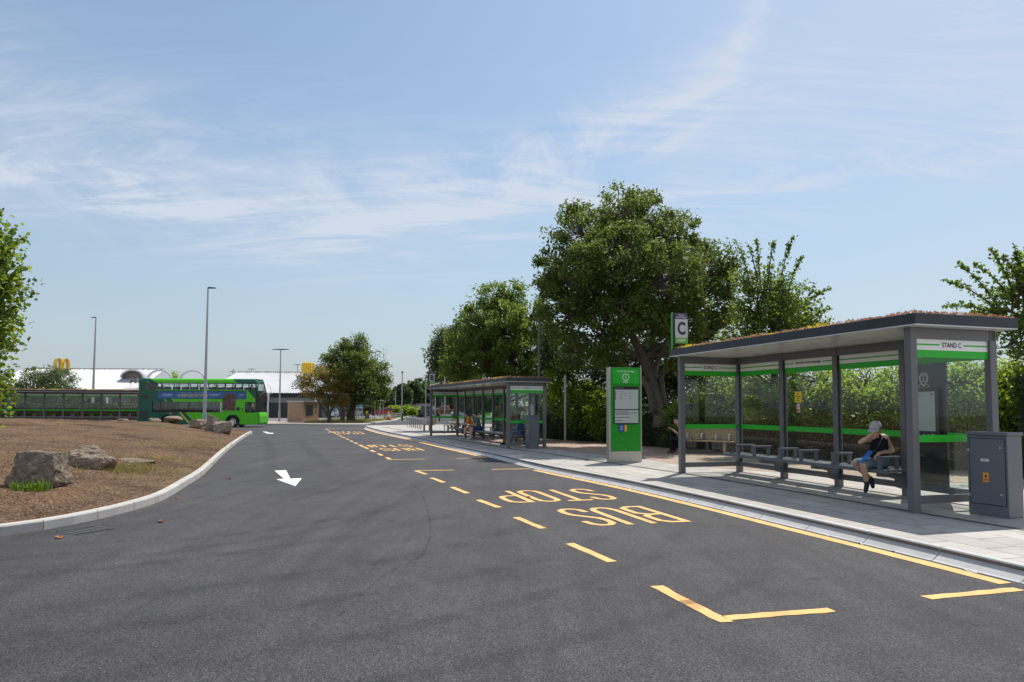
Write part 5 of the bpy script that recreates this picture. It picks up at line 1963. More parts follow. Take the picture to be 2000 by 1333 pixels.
# restaurant with white profiled roofs and arched dormers
M_ROOFW = roofsheet_mat()
M_DKWALL = mat("dark_cladding", (0.035, 0.037, 0.042), 0.6, var=.15, scale=1)
M_GRWALL = mat("grey_band", (0.22, 0.22, 0.22), 0.6, var=.08)
rest = empty("restaurant_building", (-69.5, 93, 0), 0, 1, "low restaurant with white profiled metal roofs, arched dormers and a yellow arch sign", "building")


def gable(mb, x0, x1, y0, y1, ze, zr, mi=0, hip0=0.0, hip1=0.0):
    ym = (y0 + y1) / 2
    n = int((x1 - x0) / .36)
    for side in (0, 1):
        ya = y0 - .5 if side == 0 else y1 + .5
        for k in range(n):
            # trapezoid ribs running down the slope
            xa = x0 + (x1 - x0) * k / n
            w = (x1 - x0) / n
            for (u0, u1, h0, h1) in ((0, .45, 0, 0), (.45, .6, 0, .05), (.6, .85, .05, .05), (.85, 1, .05, 0)):
                xe0, xe1 = xa + w * u0, xa + w * u1

                def rx(x):
                    t = (x - x0) / (x1 - x0)
                    return x0 + hip0 + (x1 - x0 - hip0 - hip1) * t
                mb.poly([(xe0, ya, ze + h0), (xe1, ya, ze + h1), (rx(xe1), ym, zr + h1), (rx(xe0), ym, zr + h0)], mi)
    mb.poly([(x0, y0 - .5, ze), (x0 + hip0, ym, zr), (x0, y1 + .5, ze)], mi)
    mb.poly([(x1, y0 - .5, ze), (x1 - hip1, ym, zr), (x1, y1 + .5, ze)], mi)


mb = MB(); gable(mb, 0, 20.2, 0, 13, 3.75, 6.75); mb.build("roof", M_ROOFW, rest)
mb = MB(); gable(mb, 20.3, 28.9, .6, 12.4, 3.6, 5.45); mb.build("roof", M_ROOFW, rest)
mb = MB(); gable(mb, 29, 45.2, -1.2, 11.8, 3.35, 6.35, hip0=2.0); mb.build("roof", M_ROOFW, rest)
mb = MB()
mb.box(.3, 20, 0, 13, 0, 3.7).box(20.01, 29, .8, 12.2, 0, 3.55).box(29.01, 44.6, -.7, 11.3, 0, 3.3)
mb.build("wall", M_DKWALL, rest)
mb = MB()
mb.box(.2, 20.05, -.05, -.002, 2.9, 3.4).box(29.2, 44.65, -.76, -.702, 2.1, 2.75)
mb.build("wall_band", M_GRWALL, rest)
mb = MB()
for k in range(9):
    mb.box(.8 + k * 2.1, 2.5 + k * 2.1, -.06, -.003, .5, 2.7)
mb.build("window", M_GLASSC, rest)
mb = MB()
for x in (4.1, 11, 16.5, 32, 38, 44.2):
    yb = -.9 if x < 29 else -2.2
    mb.box(x - .1, x + .1, yb, yb + .2, 0, 3.4)
mb.build("column", M_WHITE, rest)
mb = MB()
for k in range(78):
    mb.box(.2 + k * .258, .33 + k * .258, 6.38, 6.62, 6.79, 6.88)
for k in range(54):
    mb.box(31.2 + k * .258, 31.33 + k * .258, 5.18, 5.42, 6.39, 6.48)
mb.build("ridge_vent", M_GRWALL, rest)
for cx, zc, yv in ((17.75, 5.42, 2.6), (21.5, 5.38, 2.6), (26.0, 5.34, 2.6)):
    pts = [(1.66 * math.cos(a), 1.14 * math.sin(a)) for a in np.linspace(0, math.pi, 19)]
    inn = [(1.42 * math.cos(a), .95 * math.sin(a)) for a in np.linspace(0, math.pi, 19)]
    mb = MB()
    for i in range(18):
        q = [pts[i], pts[i + 1], inn[i + 1], inn[i]]
        mb.prism([(cx + a, zc + b) for a, b in q], yv, yv + .35, 'xz')
    ar_ = mb.build("dormer_arch", M_ALU, rest)
    if cx < 20:
        mb = MB()
        for i in range(18):
            q = [pts[i], pts[i + 1], inn[i + 1], inn[i]]
            mb.prism([(cx + a * .98, zc + b * .98) for a, b in q], yv + .36, yv + 4.2, 'xz')
        mb.build("dormer_roof", M_ROOFW, ar_)
        MB().prism([(cx + a, zc + b) for a, b in inn], yv + .5, yv + .6, 'xz').build("dormer_end", M_WOODD, ar_)
slope = math.atan2(3.0, 7.0)
up_ = Vector((0, math.cos(slope), math.sin(slope)))
nm_ = Vector((0, -math.sin(slope), math.cos(slope)))
tx = text("roof_lettering", "McDonald's", M_GRWALL, rest, (21.95, .35, 4.95), (1, 0, 0), (0, .3, 1), height=.78, width=6.4, depth=.10, bold=.03)
mb = MB()
for x in np.linspace(18.9, 25, 7):
    mb.box(x - .02, x + .02, .30, .36, 4.2, 4.55)
mb.build("lettering_rail", M_GRWALL, rest)


def arch_sign(label, loc, rz):
    r = empty("arch_sign", loc, rz, .88, label, "sign", "yellow arch signs on the restaurant roof")
    mb = MB()
    for cx in (-.52, .52):
        for i in range(16):
            a0_, a1_ = math.pi * i / 16, math.pi * (i + 1) / 16
            f_ = lambda a, s_: (cx + .53 * s_ * math.copysign(abs(math.cos(a)) ** .8, math.cos(a)), 1.75 * (s_ if s_ == 1 else .93) * math.sin(a) ** .75)
            q = [f_(a0_, 1), f_(a1_, 1), f_(a1_, .5), f_(a0_, .5)]
            mb.prism(q, -.62, .62, 'xz')
    mb.build("arch", mat("golden_yellow_plastic", (0.80, 0.50, 0.01), .35, var=.04), r)
    MB().box(-1.0, 1.0, -.3, .3, -.9, .0).build("sign_base", M_GRWALL, r)
    return r


arch_sign("yellow double-arch sign rising behind the birch tree on the roof ridge", (-62.6, 97.5, 6.6), R(48))
arch_sign("yellow arch sign seen edge-on above the right end of the white roof", (-28.2, 97.0, 6.15), R(82))

# brick kiosk
kk = empty("brick_kiosk", (-22.4, 68.6, .12), R(0), 1, "small flat-roofed brick kiosk with a dark hatch", "kiosk")
M_BRK = brickwall_mat("red_brown_brick", (0.32, 0.19, 0.125), (0.42, 0.27, 0.18), (0.38, 0.31, 0.25))
MB().prism([(.32, .7), (2.09, 0), (2.98, 2.23), (1.21, 2.93)], 0, 1.95, 'xy').build("wall", M_BRK, kk)
MB().prism([(.25, .67), (2.12, -.07), (3.05, 2.26), (1.18, 3.0)], 1.951, 2.05, 'xy').build("roof", M_ALU, kk)
p, q = Vector((2.09, 0, 0)), Vector((2.98, 2.23, 0))
d = (q - p).normalized()
nn = Vector((d.y, -d.x, 0))
mb = MB()
e = [p + d * .40 + nn * .02, p + d * 1.45 + nn * .02]
mb.poly([(e[0].x, e[0].y, .6), (e[1].x, e[1].y, .6), (e[1].x, e[1].y, 1.62), (e[0].x, e[0].y, 1.62)])
mb.build("hatch", M_BLACK, kk)
mb = MB()
e = [p + d * 1.78 + nn * .02, p + d * 1.88 + nn * .02]
mb.poly([(e[0].x, e[0].y, .85), (e[1].x, e[1].y, .85), (e[1].x, e[1].y, 1.1), (e[0].x, e[0].y, 1.1)])
mb.build("handle", M_BLACK, kk)


# small things of the far car park
def post_sign(name, label, cat, loc, h, pole_r, plates, pmat=M_GALV, rz=0, group=None):
    r = empty(name, loc, rz, 1, label, cat, group)
    MB().tube([(0, 0, 0), (0, 0, h)], pole_r, 8).build("pole", pmat, r)
    for (x0, x1, z0, z1, m_) in plates:
        MB().box(x0, x1, -.09, -.06, z0, z1).build("sign_plate", m_, r, bevel=.01)
    return r


post_sign("parking_sign", "blue square sign on a slim post beside the large round tree", "sign", (-14.9, 76.5, .12), 2.6, .04, [(-.3, .3, 2.1, 2.6, M_BLUES)])
tm = empty("ticket_machine", (-15.6, 76.0, .12), R(8), 1, "black ticket machine with a yellow patch beside the grass verge", "machine")
MB().box(-.42, .42, -.2, .2, .75, 2.05).build("cabinet", M_BLACK, tm, bevel=.03)
MB().box(-.24, .24, -.15, .15, 0, .75).build("pedestal", M_WOODD, tm)
MB().box(-.15, .1, -.215, -.2, .76, 1.05).build("yellow_patch", M_YSIGN, tm)
MB().box(-.30, .30, -.215, -.2, 1.5, 1.75).build("display", M_GRWALL, tm)
pn = empty("upright_sign_slab", (-16.8, 70.0, .12), R(5), 1, "dark grey upright slab standing left of the big round tree trunk", "panel")
MB().box(-.22, .22, -.12, .12, 0, 1.25).box(-.26, .26, -.14, .14, 1.2502, 1.29).build("body", M_CABI, pn, bevel=.02)
cone = empty("traffic_cone", (-13.9, 79.5, .12), 0, 1.15, "orange and white traffic cone on the verge edge", "cone")
MB().box(-.24, .24, -.24, .24, 0, .09).build("base", M_BLACK, cone, bevel=.02)
mb = MB()
for z0, z1, mi in ((.09, .35, 0), (.35, .55, 1), (.55, .68, 0), (.68, .80, 1), (.80, .92, 0)):
    f_ = lambda z: .19 - .155 * z
    mb.tube([(0, 0, z0), (0, 0, z1)], [f_(z0), f_(z1)], 14, mi)
mb.build("cone_body", [mat("cone_orange", (.75, .10, .03), .5), M_WHITE], cone)
for k, (x, y, lb) in enumerate([(-12.5, 80.5, "black bollard on the small traffic island by the verge"), (-8.0, 78.0, "left black bollard seen through the STAND B end pane"), (-5.9, 77.0, "right black bollard with a yellow cap beyond the STAND B shelter")]):
    r = empty("bollard", (x, y, .02), 0, 1.0, lb, "bollard", "black bollards on the side road")
    MB().tube([(0, 0, 0), (0, 0, .78), (0, 0, .80), (0, 0, .90), (0, 0, .91), (0, 0, .95)], [.085, .085, .1, .1, .08, .03], 14).build("post", M_BLACK, r)
    if k == 2:
        MB().box(-.22, .3, -.11, .11, .951, 1.03).build("cap", M_YSIGN, r)
    else:
        MB().tube([(0, 0, .70), (0, 0, .74)], .0875, 14).build("band", M_GALV, r)
ti = MB()
ti.prism([(-12.5 + 1.0 * math.cos(a), 80.5 + .7 * math.sin(a)) for a in np.linspace(0, 6.0, 14)], -.02, .02)
tag(ti.build("traffic_island", M_CONC), kind='structure')
for k, (x, y, h, lb) in enumerate([(-13.2, 84.5, 5.6, "nearest plain grey column of the row by the verge"), (-12.0, 98, 5.5, "second grey column of the row, behind the stand sign B"), (-12.6, 116, 5.6, "third grey column of the row by the verge"), (-13.1, 132, 5.8, "farthest grey column of the row by the verge"), (-19.5, 118, 4.2, "short grey column rising behind the dark blue car")]):
    r = empty("column_lamp", (x, y, .1), 0, 1, lb, "street lamp", "grey columns along the verge")
    MB().tube([(0, 0, 0), (0, 0, 1.1), (0, 0, 1.12), (0, 0, h)], [.10, .10, .075, .06], 10).build("pole", M_GALV, r)
    MB().box(-.12, .12, -.12, .12, h, h + .16).build("lamp_head", M_DARK, r, bevel=.03)
# post-and-board fence, utility box, low building, canopy, pylon
fn = empty("timber_fence", (-15.2, 84, .12), 0, 1, "low weathered timber fence along the verge behind the cone", "fence")
a, b = Vector((0, 0, 0)), Vector((-2.6, 36, 0))
mb = MB()
for k in range(23):
    p = a.lerp(b, k / 22)
    mb.box(p.x - .05, p.x + .05, p.y - .05, p.y + .05, 0, .72)
mb.build("fence_posts", M_WOODD, fn)
mb = MB()
mb.tube([(0.06, 0, .50), (b.x + .06, b.y, .50)], .05, 4)
mb.tube([(0.06, 0, .25), (b.x + .06, b.y, .25)], .05, 4)
mb.build("rail", M_WOODD, fn)
ub = empty("utility_box", (-14.6, 112, .1), R(10), 1, "dark green utility box at the end of the timber fence", "box")
MB().box(-.6, .35, -.3, .3, 0, 1.05).build("body", mat("dark_green_box", (.012, .05, .035), .4), ub, bevel=.02)
MB().box(.351, .50, -.3, .3, 0, 1.02).build("side_panel", M_GALV, ub, bevel=.02)
lbd = empty("low_building", (-24.5, 168, 0), R(4), 1, "low pale building with a flat roof beyond the side road", "building")
MB().box(0, 5.2, 0, 8, 0, 2.2).build("wall", mat("pale_render", (.50, .48, .45), .8), lbd)
MB().box(-.1, 5.4, -.15, 8.1, 2.201, 2.45).build("roof", mat("terracotta_edge", (.36, .22, .16), .8), lbd)
MB().box(5.41, 16, 1, 8, 0, 1.9).build("wall", mat("pale_render", (.50, .48, .45), .8), lbd)
MB().box(.9, 2.0, -.05, -.002, .9, 1.6).build("window", M_GLASSC, lbd)
cn = empty("trolley_canopy", (-23.9, 92, .12), R(4), 1, "white curved canopy on posts in the car park behind the kiosk", "canopy")
mb = MB()
for k in range(8):
    a0_, a1_ = math.pi * k / 8, math.pi * (k + 1) / 8
    mb.poly([(1.5 - 1.5 * math.cos(a0_), 0, 2.3 + .35 * math.sin(a0_)), (1.5 - 1.5 * math.cos(a1_), 0, 2.3 + .35 * math.sin(a1_)), (1.5 - 1.5 * math.cos(a1_), 4, 2.3 + .35 * math.sin(a1_)), (1.5 - 1.5 * math.cos(a0_), 4, 2.3 + .35 * math.sin(a0_))])
o = mb.build("canopy_sheet", M_WHITE, cn)
sd_ = o.modifiers.new("thick", 'SOLIDIFY'); sd_.thickness = .04
mb = MB()
for x in (0.05, 2.95):
    for y in (.1, 3.9):
        mb.tube([(x, y, 0), (x, y, 2.3)], .05, 8)
mb.build("posts", M_GALV, cn)
c2 = copy_tree(cn)
c2.location = (-20.8, 95, .12)
c2['label'] = "second white curved canopy showing behind the large round tree trunk"
cn['group'] = c2['group'] = "white canopies in the car park"
py = empty("pylon", (-238, 600, 0), R(20), 1, "distant lattice electricity pylon above the white roof", "pylon")
mb = MB()
Hh = 33
for sx in (-1, 1):
    for sy in (-1, 1):
        mb.tube([(sx * 3, sy * 3, 0), (sx * 1.0, sy * 1.0, Hh * .75), (sx * .3, sy * .3, Hh)], .22, 4)
for k in range(9):
    z0, z1 = Hh * .09 * k, Hh * .09 * (k + 1)
    w0, w1 = 3 - 2 * z0 / (Hh * .75), 3 - 2 * z1 / (Hh * .75)
    for sy in (-1, 1):
        mb.tube([(-w0, sy * w0, z0), (w1, sy * w1, z1)], .13, 4)
        mb.tube([(w0, sy * w0, z0), (-w1, sy * w1, z1)], .13, 4)
mb.build("tower", M_GALV, py)
mb = MB()
for z, w in ((Hh * .70, 6.0), (Hh * .82, 4.8), (Hh * .93, 3.6)):
    mb.tube([(-w, 0, z), (0, 0, z + 1.0), (w, 0, z)], .2, 4)
    mb.tube([(-w, 0, z), (w, 0, z)], .2, 4)
mb.build("cross_arms", M_GALV, py)
lamp("distant twin-headed lamp behind the middle of the white roof", (-47.5, 128, 0), 8.4, (0, math.pi), M_GALV, .1, .06, .8)
lamp("distant twin-headed lamp behind the right end of the white roof", (-38.5, 126, 0), 9.1, (0, math.pi), M_GALV, .1, .06, .8)
# slim poles behind the shelters
post_sign("steel_pole", "slim grey pole rising behind the roof of the STAND B shelter", "pole", (1.18, 30.8, PZ), 5.2, .045, [], M_GREY, group="slim poles by the hedge")
post_sign("steel_pole", "short grey pole among the bushes between the two shelters", "pole", (2.31, 30.5, PZ), 2.9, .05, [], group="slim poles by the hedge")
post_sign("steel_pole", "pale pole standing inside view of the far end pane of STAND B shelter", "pole", (-3.75, 39.3, PZ), 3.2, .035, [], M_ALU, group="slim poles by the hedge")

# ================================================================== PEOPLE
M_SKIN = mat("skin_light", (0.56, 0.33, 0.23), 0.5, var=.08, scale=12)
M_SKIN2 = mat("skin_brown", (0.13, 0.06, 0.035), 0.5, var=.08, scale=12)
M_HAIRD = mat("hair_dark", (0.016, 0.011, 0.009), 0.5, var=.3, scale=40)
M_SHOE = mat("shoe_navy", (0.014, 0.018, 0.028), 0.7, var=.2, scale=30)
M_SHOEW = mat("shoe_pale", (0.5, 0.48, 0.48), 0.6, var=.15, scale=20)


def cloth(name, col):
    return mat("cloth_" + name, col, 0.85, var=.2, scale=14, bmp=.35, bscale=35, spec=.2)


_b = bmesh.new()
bmesh.ops.create_icosphere(_b, subdivisions=2, radius=1.0)
_b.verts.index_update()
BALL_V = np.array([v.co[:] for v in _b.verts])
BALL_F = np.array([[v.index for v in f.verts] for f in _b.faces])
_b.free()


def blob(name, segs, mat_, parent, origin, voxel=.012, sm=3):
    """one continuous skin grown from tapering capsules: (p0, p1, r0, r1)"""
    o_ = np.array(origin, float)
    Vs = []
    for sg in segs:
        p0, p1, r0, r1 = np.array(sg[0], float) - o_, np.array(sg[1], float) - o_, sg[2], sg[3]
        L = np.linalg.norm(p1 - p0)
        n = max(1, int(math.ceil(L / (min(r0, r1) * .45)))) if L > 1e-4 else 0
        for k in range(n + 1):
            t = k / n if n else 0
            Vs.append(BALL_V * (r0 + (r1 - r0) * t) + p0 + (p1 - p0) * t)
    nb_ = len(BALL_V)
    me = bpy.data.meshes.new(name)
    me.from_pydata(np.concatenate(Vs).tolist(), [], np.concatenate([BALL_F + nb_ * i for i in range(len(Vs))]).tolist())
    me.update()
    o = bpy.data.objects.new(name + "_raw", me)
    COL.objects.link(o)
    md = o.modifiers.new("r", 'REMESH')
    md.mode = 'VOXEL'
    md.voxel_size = voxel
    md2 = o.modifiers.new("s", 'SMOOTH')
    md2.iterations = sm
    md2.factor = .5
    n_ = evalmesh(o, name, mat_, parent)
    n_.data.polygons.foreach_set('use_smooth', [True] * len(n_.data.polygons))
    return n_


def squash(axis, k):
    """flatten a ball along a direction"""
    a = Vector(axis).normalized()
    return Matrix.Scale(k, 4, a)


def hand(p, d, side, curl, s, thumb):
    """palm, four bent fingers of different lengths and a thumb off the side"""
    p, d = Vector(p), Vector(d).normalized()
    side = (Vector(side) - d * Vector(side).dot(d)).normalized()
    nrm = d.cross(side).normalized()
    segs = []
    for k in range(4):
        o = side * (k - 1.5) * .019 * s
        segs.append((p + o * .7, p + d * .075 * s + o, .014 * s, .0115 * s))
        ln = (.068, .078, .073, .056)[k] * s
        a = p + d * .080 * s + o * 1.05
        q = a + (d * math.cos(curl * .6) + nrm * math.sin(curl * .6)) * ln * .55 + o * .12
        e = q + (d * math.cos(curl * 1.5) + nrm * math.sin(curl * 1.5)) * ln * .5
        segs += [(a, q, .0095 * s, .0085 * s), (q, e, .0085 * s, .0070 * s)]
    a = p + d * .02 * s + side * thumb * .030 * s
    b = a + (d * .6 + side * thumb * .75 + nrm * .35).normalized() * .035 * s
    c = b + (d * .95 + side * thumb * .2 + nrm * .45).normalized() * .030 * s
    segs += [(a, b, .012 * s, .0105 * s), (b, c, .010 * s, .008 * s)]
    return segs


def person(label, J, s, skin, parts, face, voxel=.013, cat="person", group=None, hands=None, hair=None, extra=None, floor=PZ):
    """J: joint name -> world point. parts: list of clothing tuples"""
    J = {k: Vector(v) for k, v in J.items()}
    hipc = (J['hipL'] + J['hipR']) / 2
    base = Vector((hipc.x, hipc.y, floor))
    root = empty("person", base, 0, 1, label, cat, group)
    f = Vector(face).normalized()
    chest = (J['shL'] + J['shR']) / 2
    up = (J['head'] - J['neck']).normalized()
    rt = f.cross(up).normalized()
    side = (J['shR'] - J['shL']).normalized()
    body = []
    h = J['head']
    # skull, jaw, nose, ears
    body += [(h + up * .025 * s - f * .015 * s, h + up * .03 * s + f * .015 * s, .092 * s, .086 * s), (h - up * .045 * s + f * .028 * s, h - up * .085 * s + f * .045 * s, .062 * s, .034 * s),
             (h + f * .085 * s + up * .005 * s, h + f * .112 * s - up * .030 * s, .012 * s, .016 * s), (h + rt * .088 * s, h + rt * .09 * s - up * .035 * s, .016 * s, .011 * s), (h - rt * .088 * s, h - rt * .09 * s - up * .035 * s, .016 * s, .011 * s)]
    body += [(J['neck'], h - up * .06 * s, .055 * s, .05 * s), (J['neck'], chest, .055 * s, .07 * s)]
    tors = []
    for a, b in (('shL', 'hipL'), ('shR', 'hipR')):
        p = J[a].lerp(chest, .35)
        q = J[b].lerp(hipc, .25)
        m = p.lerp(q, .55)
        tors += [(p, m, .088 * s, .085 * s), (m, q, .085 * s, .105 * s)]
    tors += [(chest - Vector((0, 0, .05 * s)), hipc.lerp(chest, .5), .10 * s, .10 * s), (hipc.lerp(chest, .5), hipc, .10 * s, .115 * s), (J['shL'], J['shR'], .058 * s, .058 * s)]
    body += tors
    arms = {}
    for d in 'LR':
        arms[d] = [(J['sh' + d], J['el' + d], .052 * s, .040 * s), (J['el' + d], J['el' + d].lerp(J['ha' + d], .35), .040 * s, .042 * s), (J['el' + d].lerp(J['ha' + d], .35), J['ha' + d], .042 * s, .027 * s)]
        body += arms[d]
        if hands and d in hands:
            hd = hands[d]
            body += hand(J['ha' + d], hd[0], hd[1], hd[2], s, hd[3])
        else:
            dd = (J['ha' + d] - J['el' + d]).normalized()
            body += hand(J['ha' + d], dd, side, .5, s, 1 if d == 'L' else -1)
    legs = {}
    for d in 'LR':
        hp, kn, an = J['hip' + d], J['kn' + d], J['an' + d]
        to = J['to' + d]
        legs[d] = [(hp, kn, .085 * s, .060 * s), (kn, kn.lerp(an, .35), .058 * s, .060 * s), (kn.lerp(an, .35), an, .060 * s, .036 * s), (an, to, .036 * s, .030 * s)]
        body += legs[d]
    bd = blob("body", body, skin, root, base, voxel)
    # eyes and mouth
    e = MB()
    for sg in (-1, 1):
        c = h + f * .083 * s + rt * sg * .034 * s + up * .012 * s - base
        e.tube([c - f * .004 * s, c + f * .012 * s], [.011 * s, .006 * s], 8)
    e.build("eyes", M_BLACK, root)
    c = h + f * .078 * s - up * .062 * s - base
    MB().tube([c - rt * .02 * s, c + f * .006 * s, c + rt * .02 * s], [.004 * s, .007 * s, .004 * s], 6).build("mouth", mat("lips", (.32, .10, .08), .5), root)
    for kind, m_, prm in parts:
        sg = []
        if kind == 'top':
            g = prm.get('grow', .014) * s
            sg = [(a, b, r0 + g, r1 + g) for a, b, r0, r1 in tors]
            sl = prm.get('sleeve', 0)
            if sl:
                for d in 'LR':
                    a, b = J['sh' + d], J['el' + d]
                    if sl <= 1:
                        sg.append((a, a.lerp(b, sl), .066 * s, .060 * s))
                    else:
                        sg += [(a, b, .066 * s, .056 * s), (b, b.lerp(J['ha' + d], sl - 1), .056 * s, .042 * s)]
            nm = 'top'
        elif kind == 'vest':
            sg = []
            for a, b in (('shL', 'hipL'), ('shR', 'hipR')):
                p = J[a].lerp(chest, .42)
                q = J[b].lerp(hipc, .25)
                m = p.lerp(q, .5)
                pp = p.lerp(q, .04)
                sg += [(pp, m, .094 * s, .098 * s), (m, q, .098 * s, .118 * s), (J[a].lerp(J['neck'], .40) + Vector((0, 0, .012)), pp, .046 * s, .085 * s)]
            cc = chest.lerp(hipc, .10)
            sg += [(chest - Vector((0, 0, .03 * s)), cc, .100 * s, .122 * s), (cc, hipc.lerp(chest, .5), .122 * s, .118 * s), (hipc.lerp(chest, .5), hipc, .113 * s, .124 * s)]
            nm = 'vest'
        elif kind == 'trousers':
            ln = prm['len']
            for d in 'LR':
                hp, kn, an = J['hip' + d], J['kn' + d], J['an' + d]
                w = prm.get('wide', .014) * s
                if ln <= 1:
                    sg.append((hp, hp.lerp(kn, ln), .095 * s + w, .070 * s + w))
                else:
                    sg += [(hp, kn, .092 * s + w, .066 * s + w), (kn, kn.lerp(an, ln - 1), .066 * s + w, .050 * s + w)]
            sg.append((J['hipL'], J['hipR'], .105 * s + w, .105 * s + w))
            nm = 'trousers' if ln > 1 else 'shorts'
        elif kind == 'shoes':
            for d in 'LR':
                an, to = J['an' + d], J['to' + d]
                dn = Vector((0, 0, -1))
                v = (to - an)
                sh_ = [(an - v * .12, an + v * .5, .046 * s, .044 * s), (an + v * .5, to + v * .12, .044 * s, .036 * s)]
                if prm.get('high'):
                    kn = J['kn' + d]
                    sh_.append((an, an.lerp(kn, prm['high']), .047 * s, .050 * s))
                blob("shoe", sh_, m_, root, base, voxel * .8)
            continue
        blob(nm, sg, m_, root, base, voxel * 1.05)
    if hair:
        m_, style = hair
        hs = [(h + up * .045 * s - f * .03 * s, h + up * .04 * s, .096 * s, .088 * s), (h + up * .02 * s - f * .045 * s, h - up * .03 * s - f * .05 * s, .080 * s, .066 * s)]
        if style == 'tail':
            hs += [(h + up * .03 * s - f * .11 * s, h - up * .06 * s - f * .15 * s, .035 * s, .03 * s), (h - up * .06 * s - f * .15 * s, h - up * .2 * s - f * .14 * s, .03 * s, .015 * s)]
        if style == 'long':
            for sg_ in (-1, 0, 1):
                hs.append((h - f * .05 * s + rt * sg_ * .06 * s, h - up * .22 * s - f * .06 * s + rt * sg_ * .07 * s, .055 * s, .04 * s))
        blob("hair", hs, m_, root, base, voxel * .9)
    if extra:
        extra(root, base, J, s, f, up, rt)
    return root


# --- person in the grey cap on the nearest bench
Yp = 12.5
J = dict(head=at(1710.5, 838, Yp - .10), neck=at(1715.5, 851, Yp - .04), shL=at(1730.5, 857, Yp - .10), shR=at(1701, 855, Yp - .04), elL=at(1743.5, 880, Yp + .02), haL=at(1716, 886, Yp - .28),
         elR=at(1680, 864.5, Yp - .26), haR=at(1700.5, 850.5, Yp - .26), hipL=at(1725, 903, Yp - .04), hipR=at(1711, 902, Yp + .12), knL=at(1685.5, 908, Yp - .26), knR=at(1668.5, 905, Yp + .02),
         anL=at(1693.5, 946, Yp - .20), toL=at(1691, 958, Yp - .33), anR=at(1702.5, 938, Yp + .05), toR=at(1704.5, 949.5, Yp - .02))


def cap_and_bag(root, base, J, s, f, up, rt):
    M_CAP = cloth("grey_cap", (0.44, 0.44, 0.45))
    h = J['head'] - base
    hd = (f + Vector((0, 0, -.12))).normalized()
    u2 = (up - hd * up.dot(hd)).normalized()
    r2 = hd.cross(u2)
    vs, fs, nseg = [], [], 20
    c = h + u2 * .035
    for i in range(7):
        t = i / 6 * math.pi / 2
        for k in range(nseg):
            a = 2 * math.pi * k / nseg
            vs.append(c + (hd * math.cos(a) * .112 + r2 * math.sin(a) * .102) * math.cos(t) + u2 * (.112 * math.sin(t)))
    for i in range(6):
        for k in range(nseg):
            fs.append((i * nseg + k, i * nseg + (k + 1) % nseg, (i + 1) * nseg + (k + 1) % nseg, (i + 1) * nseg + k))
    cp = MB().add(vs, fs).build("cap", M_CAP, root, smooth=True)
    sd = cp.modifiers.new("t", 'SOLIDIFY'); sd.thickness = .006
    mb = MB()
    A, B = [], []
    for k in range(13):
        a = -1.25 + 2.5 * k / 12
        e = c + hd * math.cos(a) * .108 + r2 * math.sin(a) * .100 + u2 * .004
        w = .085 * math.cos(a) ** .5
        A.append(e)
        B.append(e + hd * w - u2 * (.022 + .018 * abs(math.sin(a))))
    mb.add(A + B, [(k, k + 1, 14 + k, 13 + k) for k in range(12)])
    pk = mb.build("cap_peak", M_CAP, root, smooth=True)
    sd = pk.modifiers.new("t", 'SOLIDIFY'); sd.thickness = .008
    mb = MB()
    back = c - hd * .112
    mb.box(back.x - .012, back.x + .03, back.y - .03, back.y + .03, back.z - .01, back.z + .018)
    mb.build("cap_strap", M_CAP, root, bevel=.006)
    # wrap-round dark glasses edge
    mb = MB()
    mb.tube([h + r2 * .093 - hd * .0 + u2 * .015, h + r2 * .088 + hd * .06 + u2 * .015], [.009, .012], 6)
    mb.tube([h - r2 * .093 + u2 * .015, h - r2 * .088 + hd * .06 + u2 * .015], [.009, .012], 6)
    mb.build("sunglasses", M_BLACK, root)
    # strap and blue bag on the lap
    sh = J['shL'].lerp(J['neck'], .38) - base + Vector((0, 0, .055)) + Vector((-.01, -.03, 0))
    bagc = at(1692.5, 892, Yp - .30) - base
    mid = at(1715, 872, Yp - .245) - base
    end = at(1703, 886, Yp - .30) - base
    mb = MB()
    st = smooth_line([tuple(sh), tuple(sh.lerp(mid, .45) + Vector((-.015, -.05, .01))), tuple(mid), tuple(end)], .03)
    w = Vector((.013, .004, .011))
    mb.add([Vector(p) - w for p in st] + [Vector(p) + w for p in st], [(i, i + 1, len(st) + i + 1, len(st) + i) for i in range(len(st) - 1)])
    o = mb.build("bag_strap", cloth("grey_strap", (.16, .15, .15)), root)
    o.modifiers.new("t", 'SOLIDIFY').thickness = .005
    M_BAG = mat("blue_nylon", (0.015, 0.17, 0.55), .35, var=.25, scale=18, bmp=.5, bscale=30)
    e1, e2 = at(1698, 886.5, Yp - .30) - base, at(1688.5, 897, Yp - .32) - base
    w_ = Vector((.03, .0, .03))
    blob("bag", [(e1 + w_ * 1.1, e2 + w_ * 1.7, .024, .036), (e1 - w_ * .8, e2 - w_ * 1.3, .024, .034), (e1, e2, .034, .046), (e1, at(1697, 882, Yp - .28) - base, .03, .020)], M_BAG, root, (0, 0, 0), .012, 2)
    # pale trainer soles
    mb = MB()
    for d in 'LR':
        an, to = J['an' + d] - base, J['to' + d] - base
        v = (to - an).normalized()
        q = Vector((0, 0, -1)) - v * Vector((0, 0, -1)).dot(v)
        q = q.normalized()
        mb.tube([an - v * .055 + q * .036, an + v * .06 + q * .036, to + v * .03 + q * .026], [.020, .018, .014], 8)
    mb.build("shoe_soles", M_SHOEW, root, smooth=True)


